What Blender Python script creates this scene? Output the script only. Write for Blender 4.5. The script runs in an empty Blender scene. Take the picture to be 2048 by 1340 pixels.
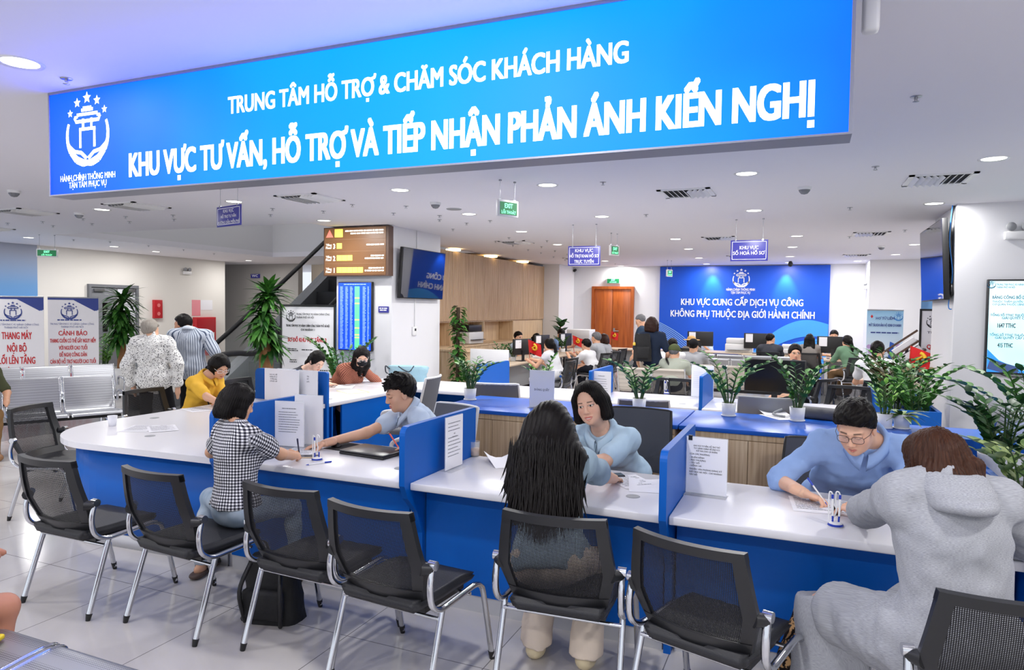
import bpy, bmesh, math, random, time
import numpy as np
from mathutils import Vector, Matrix, Euler
PI = math.pi
T0 = time.time()
random.seed(7)
np.random.seed(7)
SC = bpy.context.scene
COL = SC.collection

# ------------------------------------------------------------------ camera
F_PX, IMG_W, IMG_H, CAM_Z = 1380.0, 2048, 1340, 1.75
_up = np.array([.0131, 1, 54 / F_PX]); _up /= np.linalg.norm(_up)
_yy = np.array([590, 46, -F_PX]); _yy -= _up * (_yy @ _up); _yy /= np.linalg.norm(_yy)
_xx = np.cross(_yy, _up)
CAM_R = np.array([_xx, _yy, _up])            # camera axes -> room axes (X along the counter, Y into the hall)
CAM_C = np.array([0, 0, CAM_Z])
cam_d = bpy.data.cameras.new('camera')
cam_d.sensor_fit = 'HORIZONTAL'; cam_d.sensor_width = 36.0; cam_d.lens = 36.0 * F_PX / IMG_W
cam_d.clip_start = .05; cam_d.clip_end = 200
cam = bpy.data.objects.new('camera', cam_d); COL.objects.link(cam)
M = Matrix([list(CAM_R[i]) + [CAM_C[i]] for i in range(3)] + [[0, 0, 0, 1]])
cam.matrix_world = M
SC.camera = cam

# ------------------------------------------------------------------ world, exposure
w = bpy.data.worlds.new('world'); SC.world = w; w.use_nodes = True
w.node_tree.nodes['Background'].inputs[0].default_value = (.86, .91, 1.0, 1)
w.node_tree.nodes['Background'].inputs[1].default_value = 1.0
vs = SC.view_settings
vs.view_transform = 'Standard'; vs.look = 'None'; vs.gamma = 1.0; vs.use_curve_mapping = False
vs.exposure = 0.27
LAMP_W = 12.0
try:
    SC.cycles.max_bounces = 7; SC.cycles.diffuse_bounces = 4; SC.cycles.glossy_bounces = 3
    SC.cycles.transparent_max_bounces = 12; SC.cycles.transmission_bounces = 4
    SC.cycles.caustics_reflective = False; SC.cycles.caustics_refractive = False
    SC.cycles.sample_clamp_indirect = 4.0
except Exception:
    pass

# ------------------------------------------------------------------ measuring helpers (photo measurement -> metres in the room)
def ray(px, py):
    return CAM_R @ np.array([px - IMG_W / 2, IMG_H / 2 - py, -F_PX])
def ZP(px, py, z=0.0):
    d = ray(px, py); return Vector(CAM_C + d * ((z - CAM_Z) / d[2]))
def YP(px, py, y):
    d = ray(px, py); return Vector(CAM_C + d * (y / d[1]))
def XP(px, py, x):
    d = ray(px, py); return Vector(CAM_C + d * (x / d[0]))

# ------------------------------------------------------------------ materials
def srgb(r, g, b):
    f = lambda c: c / 12.92 if c <= .04045 else ((c + .055) / 1.055) ** 2.4
    return (f(r / 255), f(g / 255), f(b / 255), 1)
MATS = {}
def mat(name, rgb=(200, 200, 200), rough=.5, metal=0.0, emit=None, spec=None, alpha=None, trans=0.0, noise=None, bump=None, coat=0.0, sss=0):
    """noise=(scale, amount) mottles the colour; bump=(scale, strength)"""
    if name in MATS: return MATS[name]
    m = bpy.data.materials.new(name); m.use_nodes = True
    nt = m.node_tree; b = nt.nodes['Principled BSDF']
    c = srgb(*rgb)
    b.inputs['Base Color'].default_value = c
    b.inputs['Roughness'].default_value = rough; b.inputs['Metallic'].default_value = metal
    if spec is not None: b.inputs['Specular IOR Level'].default_value = spec
    if trans: b.inputs['Transmission Weight'].default_value = trans
    if alpha is not None: b.inputs['Alpha'].default_value = alpha
    if coat: b.inputs['Coat Weight'].default_value = coat
    if sss:
        b.inputs['Subsurface Weight'].default_value = sss
        b.inputs['Subsurface Radius'].default_value = (.012, .004, .002); b.inputs['Subsurface Scale'].default_value = 1
    if emit:
        b.inputs['Emission Color'].default_value = c; b.inputs['Emission Strength'].default_value = emit
    tc = None
    if noise or bump:
        tc = nt.nodes.new('ShaderNodeTexCoord')
    if noise:
        n = nt.nodes.new('ShaderNodeTexNoise'); n.inputs['Scale'].default_value = noise[0]; n.inputs['Detail'].default_value = 3
        nt.links.new(tc.outputs['Object'], n.inputs['Vector'])
        mx = nt.nodes.new('ShaderNodeMix'); mx.data_type = 'RGBA'
        a = noise[1]
        mx.inputs[6].default_value = tuple(min(1, x * (1 - a)) for x in c[:3]) + (1,)
        mx.inputs[7].default_value = tuple(min(1, x * (1 + a)) for x in c[:3]) + (1,)
        nt.links.new(n.outputs['Fac'], mx.inputs[0]); nt.links.new(mx.outputs[2], b.inputs['Base Color'])
        if emit: nt.links.new(mx.outputs[2], b.inputs['Emission Color'])
    if bump:
        n2 = nt.nodes.new('ShaderNodeTexNoise'); n2.inputs['Scale'].default_value = bump[0]; n2.inputs['Detail'].default_value = 2
        nt.links.new(tc.outputs['Object'], n2.inputs['Vector'])
        bp = nt.nodes.new('ShaderNodeBump'); bp.inputs['Strength'].default_value = bump[1]; bp.inputs['Distance'].default_value = .01
        nt.links.new(n2.outputs['Fac'], bp.inputs['Height']); nt.links.new(bp.outputs['Normal'], b.inputs['Normal'])
    MATS[name] = m
    return m
def NT(m): return m.node_tree, m.node_tree.nodes['Principled BSDF']
def node(nt, t, **kw):
    n = nt.nodes.new(t)
    for k, v in kw.items():
        if isinstance(k, str) and hasattr(n, k): setattr(n, k, v)
    return n
def ramp(nt, fac, stops):
    r = nt.nodes.new('ShaderNodeValToRGB'); e = r.color_ramp.elements
    while len(e) < len(stops): e.new(.5)
    for i, (p, c) in enumerate(stops):
        e[i].position = p; e[i].color = srgb(*c)
    nt.links.new(fac, r.inputs[0]); return r.outputs[0]
def math_n(nt, op, a, b=None):
    n = nt.nodes.new('ShaderNodeMath'); n.operation = op
    for i, v in enumerate((a, b)):
        if v is None: continue
        if isinstance(v, (int, float)): n.inputs[i].default_value = v
        else: nt.links.new(v, n.inputs[i])
    return n.outputs[0]

WHITE = mat('white_paint', (226, 226, 230), .7)
CEIL = mat('ceiling_paint', (238, 236, 243), .8)
CREAM = mat('cream_wall_paint', (232, 228, 222), .7)
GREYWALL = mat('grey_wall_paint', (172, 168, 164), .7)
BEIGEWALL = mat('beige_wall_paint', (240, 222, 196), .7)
TABLE = mat('white_solid_surface', (230, 229, 234), .24, spec=.2)
BLUE = mat('blue_laminate', (0, 92, 186), .42, spec=.3)
BLUETOP = mat('blue_gloss_laminate', (36, 100, 206), .3, spec=.25)
NAVY = mat('navy_sign_panel', (58, 58, 150), .4)
WHITEP = mat('white_plastic', (235, 235, 236), .4)
PAPER = mat('white_paper', (240, 240, 246), .75)
BLACKP = mat('black_plastic', (24, 24, 26), .42)
BLACKG = mat('black_gloss', (12, 12, 14), .15)
CHROME = mat('chrome', (214, 216, 220), .14, 1.0)
STEEL = mat('brushed_steel', (176, 178, 184), .34, 1.0)
GREYP = mat('grey_plastic', (150, 152, 156), .5)
DARKGREY = mat('dark_grey_fabric', (78, 80, 88), .85)
INK = mat('black_print', (36, 36, 42), .7)
GREYINK = mat('grey_print', (110, 112, 122), .7)
REDINK = mat('red_print', (200, 36, 44), .6)
BLUEINK = mat('blue_print', (38, 60, 140), .6)
WHITEINK = mat('white_print', (240, 240, 246), .6)
KICK = mat('grey_kickboard', (196, 196, 200), .4)
BACKLEDGE = mat('pale_wood_laminate', (206, 188, 166), .4, noise=(6, .06))

def wood_material(name, c1, c2, c3, scale=1.0, axis='Z', rough=.45, fine=40):
    m = mat(name, c2, rough); nt, b = NT(m)
    tc = node(nt, 'ShaderNodeTexCoord'); mp = node(nt, 'ShaderNodeMapping')
    mp.inputs['Scale'].default_value = {'Z': (fine, fine, 1.3), 'X': (1.3, fine, fine)}[axis]
    nt.links.new(tc.outputs['Object'], mp.inputs[0])
    n = node(nt, 'ShaderNodeTexNoise'); n.inputs['Scale'].default_value = scale; n.inputs['Detail'].default_value = 5; n.inputs['Distortion'].default_value = .6
    nt.links.new(mp.outputs[0], n.inputs['Vector'])
    nt.links.new(ramp(nt, n.outputs['Fac'], [(.3, c1), (.5, c2), (.7, c3)]), b.inputs['Base Color'])
    return m
OAK = wood_material('oak_laminate', (194, 162, 126), (218, 190, 154), (232, 210, 178), 1.0)
WALLOAK = wood_material('slatted_oak_panel', (176, 142, 108), (196, 164, 130), (206, 178, 146), 1.0, fine=24)
DOORWOOD = wood_material('red_brown_veneer', (148, 72, 26), (170, 86, 34), (182, 98, 42), 1.0, fine=16, rough=.35)

# floor tiles: 0.8 m porcelain, thin dark joints, faint veins
FLOORM = mat('porcelain_tile_floor', (204, 200, 198), .13, spec=.45)
nt, b = NT(FLOORM)
tc = node(nt, 'ShaderNodeTexCoord'); sep = node(nt, 'ShaderNodeSeparateXYZ'); nt.links.new(tc.outputs['Object'], sep.inputs[0])
def joint(o, off):
    f = math_n(nt, 'FRACT', math_n(nt, 'DIVIDE', math_n(nt, 'ADD', o, off), .8))
    return math_n(nt, 'LESS_THAN', f, .0062)
jx = math_n(nt, 'MAXIMUM', joint(sep.outputs[0], 2.2 + 80), joint(sep.outputs[1], 80 - 2.97))
n = node(nt, 'ShaderNodeTexNoise'); n.inputs['Scale'].default_value = 1.1; n.inputs['Detail'].default_value = 6; n.inputs['Distortion'].default_value = 1.2
nt.links.new(tc.outputs['Object'], n.inputs['Vector'])
base = ramp(nt, n.outputs['Fac'], [(.3, (192, 188, 186)), (.55, (206, 202, 200)), (.75, (214, 211, 210))])
band = math_n(nt, 'MULTIPLY', math_n(nt, 'GREATER_THAN', math_n(nt, 'MULTIPLY', sep.outputs[0], -1), 9.2), math_n(nt, 'LESS_THAN', math_n(nt, 'MULTIPLY', sep.outputs[0], -1), 10.4))
mx0 = node(nt, 'ShaderNodeMix', data_type='RGBA'); mx0.inputs[7].default_value = srgb(120, 120, 122)
nt.links.new(band, mx0.inputs[0]); nt.links.new(base, mx0.inputs[6])
mx = node(nt, 'ShaderNodeMix', data_type='RGBA'); mx.inputs[7].default_value = srgb(120, 116, 114)
nt.links.new(jx, mx.inputs[0]); nt.links.new(mx0.outputs[2], mx.inputs[6]); nt.links.new(mx.outputs[2], b.inputs['Base Color'])

# ------------------------------------------------------------------ mesh builder
class MB:
    def __init__(self): self.v = []; self.f = []; self.mi = []; self.sm = []
    def add(self, v, f, mi=0, smooth=False):
        n = len(self.v); self.v += [tuple(p) for p in v]
        self.f += [tuple(i + n for i in q) for q in f]; self.mi += [mi] * len(f); self.sm += [smooth] * len(f)
        return self
    def box(self, x0, x1, y0, y1, z0, z1, mi=0, M=None):
        v = [Vector(p) for p in ((x0, y0, z0), (x1, y0, z0), (x1, y1, z0), (x0, y1, z0), (x0, y0, z1), (x1, y0, z1), (x1, y1, z1), (x0, y1, z1))]
        if M is not None: v = [M @ p for p in v]
        return self.add(v, [(0, 3, 2, 1), (4, 5, 6, 7), (0, 1, 5, 4), (1, 2, 6, 5), (2, 3, 7, 6), (3, 0, 4, 7)], mi)
    def bbox(self, x0, x1, y0, y1, z0, z1, r=.01, mi=0, M=None, seg=2):
        bm = bmesh.new(); bmesh.ops.create_cube(bm, size=1)
        for q in bm.verts: q.co = Vector(((x0 + x1) / 2 + q.co.x * (x1 - x0), (y0 + y1) / 2 + q.co.y * (y1 - y0), (z0 + z1) / 2 + q.co.z * (z1 - z0)))
        bmesh.ops.bevel(bm, geom=bm.edges[:], offset=min(r, .49 * min(x1 - x0, y1 - y0, z1 - z0)), segments=seg, affect='EDGES', profile=.5)
        if M is not None: bm.transform(M)
        return self.bm(bm, mi, True)
    def bm(self, bm, mi=0, smooth=False):
        bm.verts.index_update()
        self.add([q.co[:] for q in bm.verts], [[q.index for q in f.verts] for f in bm.faces], mi, smooth); bm.free(); return self
    def tube(self, pts, r, n=10, mi=0, cap=True, flat=1.0, closed=False):
        pts = [Vector(p) for p in pts]; R = r if isinstance(r, (list, tuple)) else [r] * len(pts)
        ring = []; up = None; N = len(pts)
        for i, p in enumerate(pts):
            if closed: t = pts[(i + 1) % N] - pts[i - 1]
            else: t = (pts[min(i + 1, N - 1)] - pts[max(i - 1, 0)])
            t = t.normalized() if t.length > 1e-9 else Vector((0, 0, 1))
            if up is None:
                up = Vector((0, 0, 1)) if abs(t.z) < .9 else Vector((1, 0, 0))
            s = t.cross(up).normalized(); up = s.cross(t).normalized()
            for k in range(n):
                a = 2 * PI * k / n
                ring.append(p + s * math.cos(a) * R[i] + up * math.sin(a) * R[i] * flat)
        f = []
        for i in range(N if closed else N - 1):
            j = (i + 1) % N
            for k in range(n):
                f.append((i * n + k, i * n + (k + 1) % n, j * n + (k + 1) % n, j * n + k))
        self.add(ring, f, mi, True)
        if cap and not closed:
            self.add(ring[:n], [tuple(range(n))[::-1]], mi); self.add(ring[-n:], [tuple(range(n))], mi)
        return self
    def lathe(self, prof, n=24, c=(0, 0, 0), mi=0, smooth=True, M=None):
        v = []; f = []
        for (r, z) in prof:
            for k in range(n):
                a = 2 * PI * k / n; p = Vector((c[0] + r * math.cos(a), c[1] + r * math.sin(a), c[2] + z)); v.append(M @ p if M is not None else p)
        for i in range(len(prof) - 1):
            for k in range(n): f.append((i * n + k, i * n + (k + 1) % n, (i + 1) * n + (k + 1) % n, (i + 1) * n + k))
        return self.add(v, f, mi, smooth)
    def prism(self, poly, z0, z1, mi=0, M=None, cap=True):
        n = len(poly)
        v = [Vector((x, y, z0)) for x, y in poly] + [Vector((x, y, z1)) for x, y in poly]
        if M is not None: v = [M @ p for p in v]
        f = [(i, (i + 1) % n, n + (i + 1) % n, n + i) for i in range(n)]
        if cap: f += [tuple(range(n))[::-1], tuple(range(n, 2 * n))]
        return self.add(v, f, mi)
    def grid(self, P, mi=0, smooth=True, thick=0):
        """P[i][j] surface"""
        a, bq = len(P), len(P[0]); v = [p for row in P for p in row]
        f = [(i * bq + j, (i + 1) * bq + j, (i + 1) * bq + j + 1, i * bq + j + 1) for i in range(a - 1) for j in range(bq - 1)]
        return self.add(v, f, mi, smooth)
    def build(self, name, mats, parent=None):
        me = bpy.data.meshes.new(name); me.from_pydata(self.v, [], self.f)
        for m in (mats if isinstance(mats, (list, tuple)) else [mats]): me.materials.append(m)
        me.polygons.foreach_set('material_index', self.mi); me.polygons.foreach_set('use_smooth', self.sm)
        me.update()
        o = bpy.data.objects.new(name, me); COL.objects.link(o)
        if parent: o.parent = parent
        return o

def rzm(a, loc=(0, 0, 0)): return Matrix.Translation(loc) @ Matrix.Rotation(a, 4, 'Z')
def tag(o, label=None, cat=None, group=None, kind=None):
    if label: o['label'] = label
    if cat: o['category'] = cat
    if group: o['group'] = group
    if kind: o['kind'] = kind
    return o
def thing(name, label, cat, loc=(0, 0, 0), rz=0.0, group=None):
    o = bpy.data.objects.new(name, None); COL.objects.link(o); o.empty_display_size = .1
    o.location = loc; o.rotation_euler = (0, 0, rz)
    return tag(o, label, cat, group)
def struct(name, mb, m, parent=None):
    o = mb.build(name, m, parent)
    if parent is None: o['kind'] = 'structure'
    return o
def copy_tree(o, parent=None):
    c = o.copy(); COL.objects.link(c); c.parent = parent
    for ch in list(o.children): copy_tree(ch, c)
    return c
def dup(root, loc, rz=0.0, label=None, group=None):
    c = copy_tree(root); c.location = loc; c.rotation_euler = (0, 0, rz)
    if label: c['label'] = label
    if group: c['group'] = group
    return c
def bez(pts, n=8):
    """Catmull-Rom through pts"""
    P = [Vector(p) for p in pts]; out = []
    for i in range(len(P) - 1):
        p0, p1, p2, p3 = P[max(i - 1, 0)], P[i], P[i + 1], P[min(i + 2, len(P) - 1)]
        for k in range(n):
            t = k / n
            out.append(.5 * ((2 * p1) + (p2 - p0) * t + (2 * p0 - 5 * p1 + 4 * p2 - p3) * t * t + (3 * p1 - p0 - 3 * p2 + p3) * t ** 3))
    return out + [P[-1]]

# ------------------------------------------------------------------ lettering and marks, laid out flat in x (right), z (up)
import unicodedata
_TC = {}; _GC = {}
def _raw(s, res):
    c = bpy.data.curves.new('t', 'FONT'); c.body = s; c.size = 1.0; c.resolution_u = res
    o = bpy.data.objects.new('t', c); COL.objects.link(o); bpy.context.view_layer.update()
    me = bpy.data.meshes.new_from_object(o.evaluated_get(bpy.context.evaluated_depsgraph_get()))
    v = [(q.co.x, q.co.y) for q in me.vertices]; f = [tuple(p.vertices) for p in me.polygons]
    bpy.data.objects.remove(o); bpy.data.curves.remove(c); bpy.data.meshes.remove(me); return v, f
def glyph(ch, res):
    """verts, faces, advance of a base letter"""
    if (ch, res) not in _GC:
        mx = lambda v: max([q[0] for q in v] or [0])
        v, f = _raw(ch, res); _GC[ch, res] = (v, f, mx(_raw(ch + '|', 1)[0]) - mx(_raw('|', 1)[0]))
    return _GC[ch, res]
def _strip(pts, w, V, F):
    for i in range(len(pts) - 1):
        (ax, ay), (bx, by) = pts[i], pts[i + 1]; d = math.hypot(bx - ax, by - ay) or 1; nx, ny = -(by - ay) / d * w / 2, (bx - ax) / d * w / 2; n = len(V)
        V += [(ax + nx, ay + ny), (ax - nx, ay - ny), (bx - nx, by - ny), (bx + nx, by + ny)]; F.append((n, n + 1, n + 2, n + 3))
def text_geo(s, res=2):
    """Vietnamese text: base letters of the built-in face, accents drawn as strokes"""
    k = (s, res)
    if k in _TC: return _TC[k]
    V, F, x = [], [], 0.0
    for ch in s:
        d = unicodedata.normalize('NFD', ch); base, marks = d[0], d[1:]; bar = base in 'Đđ'
        if bar: base = 'D' if base == 'Đ' else 'd'
        v, f, adv = glyph(base, res); n = len(V); V += [(p[0] + x, p[1]) for p in v]; F += [tuple(i + n for i in q) for q in f]
        if v:
            x0, x1 = x + min(p[0] for p in v), x + max(p[0] for p in v); top = max(p[1] for p in v); cx = (x0 + x1) / 2; t = .078
            if bar: _strip([(x0 - .07, .37), (x0 + .26, .37)] if base == 'D' else [(x1 - .25, .64), (x1 + .06, .64)], t, V, F)
            y = top + .07; ox = 0
            for m in sorted(marks, key=lambda m: m not in '\u0302\u0306\u031b\u0323'):
                if m == '\u0302': _strip([(cx - .16, y), (cx, y + .13), (cx + .16, y)], t, V, F); ox, y = .14, y + .06
                elif m == '\u0306': _strip([(cx + .13 * math.sin(a), y + .09 - .09 * math.cos(a)) for a in (-1.3, -.8, -.3, .3, .8, 1.3)], t, V, F); ox, y = .0, y + .16
                elif m == '\u031b': _strip([(x1 - .1, top - .06), (x1 + .05, top - .03), (x1 + .09, top + .1)], t * .95, V, F)
                elif m == '\u0323': _strip([(cx - .055, -.16), (cx + .055, -.16)], .11, V, F)
                elif m == '\u0301': _strip([(cx - .05 + ox, y), (cx + .08 + ox, y + .15)], t, V, F)
                elif m == '\u0300': _strip([(cx + .05 + ox, y), (cx - .08 + ox, y + .15)], t, V, F)
                elif m == '\u0303': yy = y + (.12 if ox else .03); _strip([(cx - .16, yy), (cx - .07, yy + .07), (cx + .06, yy), (cx + .16, yy + .07)], t * .9, V, F)
                elif m == '\u0309': _strip([(cx - .07 + ox, y + .15), (cx + .03 + ox, y + .17), (cx + .06 + ox, y + .1), (cx - .01 + ox, y + .04), (cx - .01 + ox, y - .02)], t * .85, V, F)
        x += adv
    xs = [q[0] for q in V] or [0, 1]
    _TC[k] = (V, F, min(xs), max(xs)); return _TC[k]
CAPH = .729
def put_text(mb, s, x0, x1, zb, cap, M=None, mi=0, bold=.0, y=0.0, spacing=1.0, res=2, slope=0.0):
    """write s from x0 to x1 on baseline zb with capital height cap, in the plane y; bold thickens the strokes"""
    v, f, a, bq = text_geo(s, res); sx = (x1 - x0) / max(1e-6, bq - a); sz = cap / CAPH
    offs = [(0, 0)] if not bold else [(dx * bold * sz, dz * bold * .6 * sz) for dx in ((-1, 0, 1) if bold < .02 else (-1, -.35, .35, 1)) for dz in (-1, 1)]
    for k, (ox, oz) in enumerate(offs):
        P = [Vector((x0 + (p[0] - a) * sx + ox, y - .00002 * k, zb + p[1] * sz + oz)) for p in v]
        if M is not None: P = [M @ p for p in P]
        mb.add(P, f, mi)
    return mb
def put_text_c(mb, s, xc, zb, cap, M=None, mi=0, bold=.0, y=0.0, cond=.8, res=1, maxw=None):
    v, f, a, bq = text_geo(s, res); wd = (bq - a) * cap / CAPH * cond
    if maxw: wd = min(wd, maxw)
    return put_text(mb, s, xc - wd / 2, xc + wd / 2, zb, cap, M, mi, bold, y, 1.0, res)
def emblem(mb, xc, zc, R, y=0.0, M=None, mi=0):
    """five stars over a pavilion gate held between two hands inside a ring"""
    def poly(pts):
        P = [Vector((xc + px * R, y, zc + pz * R)) for px, pz in pts]
        if M is not None: P = [M @ p for p in P]
        mb.add(P, [tuple(range(len(P)))], mi)
    def strip(pts, w):
        for i in range(len(pts) - 1):
            a, b2 = Vector(pts[i]), Vector(pts[i + 1]); d = (b2 - a).normalized(); nn = Vector((-d.y, d.x))
            w0 = w[i] if isinstance(w, list) else w; w1 = w[i + 1] if isinstance(w, list) else w
            poly([a + nn * w0, a - nn * w0, b2 - nn * w1, b2 + nn * w1])
    for ang, s in ((90, .2), (61, .165), (119, .165), (33, .135), (147, .135)):
        cx, cz = .98 * math.cos(math.radians(ang)), .98 * math.sin(math.radians(ang)) + .12
        pts = []
        for k in range(10):
            r = s if k % 2 == 0 else s * .45; t = PI / 2 + k * PI / 5
            pts.append((cx + r * math.cos(t), cz + r * math.sin(t)))
        for k in range(5): poly([pts[2 * k - 1], pts[2 * k], pts[2 * k + 1]])
        poly([pts[2 * k + 1] for k in range(5)])
    for sg in (1, -1):
        arc = [(sg * .98 * math.cos(math.radians(t)), .98 * math.sin(math.radians(t)) - .08) for t in range(24, -36, -8)]
        strip(arc, [.05 + .004 * i for i in range(len(arc))])
        strip([(sg * .93, -.32), (sg * .8, -.62), (sg * .52, -.88), (sg * .2, -1.0), (0, -1.0)], [.05, .09, .12, .12, .09])
        strip([(sg * .84, -.4), (sg * .62, -.6), (sg * .3, -.66), (sg * .04, -.86)], [.02, .055, .06, .06])
        strip([(sg * .34, -.5), (sg * .34, .12)], .05)
        strip([(sg * .2, .12), (sg * .2, .44)], .05)
        strip([(sg * .52, .34), (sg * .62, .5), (sg * .46, .52)], .045)
    strip([(-.39, .1), (.39, .1)], .05)
    strip([(-.56, .36), (.56, .36)], .055); strip([(-.5, .58), (.5, .58)], .05)
    strip([(-.28, .72), (.28, .72)], .05); strip([(-.2, .8), (.2, .8)], .03)
def gibberish(mb, x0, x1, z, h, M=None, mi=0, y=0.0, n=None):
    """a line of running text too small to read in the photo: short dark dashes of word length"""
    x = x0
    while x < x1:
        wd = random.uniform(1.2, 4.5) * h
        xe = min(x1, x + wd)
        P = [Vector((x, y, z)), Vector((xe, y, z)), Vector((xe, y, z + h)), Vector((x, y, z + h))]
        if M is not None: P = [M @ p for p in P]
        mb.add(P, [(0, 1, 2, 3)], mi); x = xe + .5 * h

# ================================================================== the setting
def wp(name, mb, mats, root):
    """a part built in room coordinates, hung under its thing"""
    o = mb.build(name, mats)
    mw = Matrix.Translation(root.location) @ root.rotation_euler.to_matrix().to_4x4()
    o.data.transform(mw.inverted()); o.parent = root
    return o
H = 3.0
struct('floor', MB().box(-24, 7, -4, 21, -.1, 0), FLOORM)
c = MB()
HX0, HX1, HY0, HY1 = -12.9, -7.0, 8.5, 14.2
for (x0, x1, y0, y1) in ((-24, 7, -4, HY0), (-24, 7, HY1, 21), (-24, HX0, HY0, HY1), (HX1, 7, HY0, HY1)):
    c.box(x0, x1, y0, y1, H, H + .12)
struct('ceiling', c, CEIL)
c = MB()   # the well over the escalator: upstand walls of the floor above
for (x0, x1, y0, y1) in ((HX0 - .15, HX0, HY0 - .15, HY1 + .15), (HX1, HX1 + .15, HY0 - .15, HY1 + .15), (HX0, HX1, HY0 - .15, HY0), (HX0, HX1, HY1, HY1 + .15)):
    c.box(x0, x1, y0, y1, H + .12, 5.6)
struct('wall_atrium', c, WHITE)
struct('ceiling_atrium', MB().box(HX0 - .2, HX1 + .2, HY0 - .2, HY1 + .2, 5.6, 5.7), CEIL)
for (x, y) in ((-11.6, 10), (-8.6, 10), (-11.6, 12.6), (-8.6, 12.6)):  # unseen fill lamps, added under the lid to brighten the well walls
    ld = bpy.data.lights.new('atrium_fill_lamp', 'AREA'); ld.shape = 'DISK'; ld.size = .3; ld.energy = 10
    lo = bpy.data.objects.new('atrium_fill_lamp', ld); COL.objects.link(lo); lo.location = (x, y, 5.58)

wb = MB().box(-7.2, 1.5, 19.8, 20.0, 0, H)
struct('wall_back', wb, WHITE)
struct('wall_back_return', MB().box(1.34, 1.5, 18.4, 19.8, 0, H).box(1.5, 2.42, 18.4, 18.6, 0, H), WHITE)
struct('wall_far_right', MB().box(2.3, 5.0, 18.9, 19.1, 0, H), mat('pale_blue_wall', (128, 178, 226), .6))
struct('wall_right_pillar', MB().box(1.545, 7, 9.26, 10.75, 0, H), WHITE)
struct('wall_right', MB().box(6.4, 6.6, -4, 9.26, 0, H).box(4.6, 4.8, 10.75, 19, 0, H), WHITE)
struct('wall_column', MB().box(-6.97, -5.93, 9.12, 10.65, 0, H), WHITE)
struct('wall_column_back', MB().box(-6.95, -6.45, 18.45, 19.8, 0, H), WHITE)
struct('wall_behind_shelving', MB().box(-7.6, -7.4, 10.65, 20, 0, H), WHITE)
struct('wall_left', MB().box(-15.9, -15.7, 9.96, 15.32, 0, H), CREAM)
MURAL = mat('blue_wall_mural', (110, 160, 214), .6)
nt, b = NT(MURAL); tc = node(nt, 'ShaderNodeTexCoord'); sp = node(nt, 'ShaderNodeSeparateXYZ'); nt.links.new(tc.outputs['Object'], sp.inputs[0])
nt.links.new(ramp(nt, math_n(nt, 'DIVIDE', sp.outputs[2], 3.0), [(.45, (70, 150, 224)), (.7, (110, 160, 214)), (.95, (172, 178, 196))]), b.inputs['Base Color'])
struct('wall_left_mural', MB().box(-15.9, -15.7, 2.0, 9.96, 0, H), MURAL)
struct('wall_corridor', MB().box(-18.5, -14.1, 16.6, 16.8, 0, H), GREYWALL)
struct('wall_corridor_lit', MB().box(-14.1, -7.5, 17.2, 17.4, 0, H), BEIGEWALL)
struct('wall_far_left', MB().box(-24, -23.8, -4, 21, 0, H), CREAM)

# baseboard strip along the back wall
struct('baseboard_back', MB().box(-6.4, 1.34, 19.77, 19.8, 0, .1), KICK)

# blue printed feature wall on the back wall
BLUEWALL = mat('blue_feature_wall', (6, 78, 196), .38)
CYANP = mat('cyan_print', (60, 150, 224), .45); PALEP = mat('pale_blue_print', (150, 196, 236), .45)
fw = thing('feature_wall_panel', 'large blue wall panel with white lettering and emblem on the back wall', 'wall panel', (-1.67, 19.77, 0))
wp('panel', MB().box(-3.87, .53, 19.74, 19.8, 0, 2.975), BLUEWALL, fw)
t = MB()
put_text(t, 'KHU VỰC CUNG CẤP DỊCH VỤ CÔNG', -3.26, -.10, 1.90, .185, bold=.016, y=19.733)
put_text(t, 'KHÔNG PHỤ THUỘC ĐỊA GIỚI HÀNH CHÍNH', -3.545, .183, 1.572, .19, bold=.016, y=19.733)
put_text(t, 'HÀNH CHÍNH THÔNG MINH', -2.05, -1.31, 2.30, .07, bold=.01, y=19.733)
put_text(t, 'TẬN TÂM PHỤC VỤ', -1.93, -1.43, 2.215, .07, bold=.01, y=19.733)
wp('lettering', t, WHITEINK, fw)
t = MB(); emblem(t, -1.67, 2.63, .215, y=19.733); wp('emblem', t, WHITEINK, fw)
t = MB()
def wave(pts0, pts1, n, wd, mi):
    a = bez([(p[0], 0, p[1]) for p in pts0], 6); bq = bez([(p[0], 0, p[1]) for p in pts1], 6)
    for k in range(n):
        u = k / max(1, n - 1); P = [A.lerp(B, u) for A, B in zip(a, bq)]
        top = [Vector((p.x, 19.734 - .0004 * k, p.z + wd)) for p in P]; bot = [Vector((p.x, 19.734 - .0004 * k, p.z - wd)) for p in P]
        t.grid([top, bot], mi, False)
wave([(-1.6, .3), (-.9, 1.1), (-.35, 1.45), (.1, 1.52), (.52, 1.42)], [(-1.3, .3), (-.8, .8), (-.3, 1.05), (.1, 1.12), (.52, 1.1)], 16, .013, 0)
wave([(-1.2, .2), (-.6, .75), (-.1, .95), (.52, 1.05)], [(-1.0, .2), (-.4, .5), (.1, .5), (.52, .4)], 9, .03, 0)
wave([(-3.86, 1.4), (-3.4, 1.15), (-3.0, .85), (-2.6, .5)], [(-3.86, 1.0), (-3.5, .7), (-3.2, .45), (-2.9, .3)], 10, .009, 1)
wp('wave_print', t, [CYANP, PALEP], fw)

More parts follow.
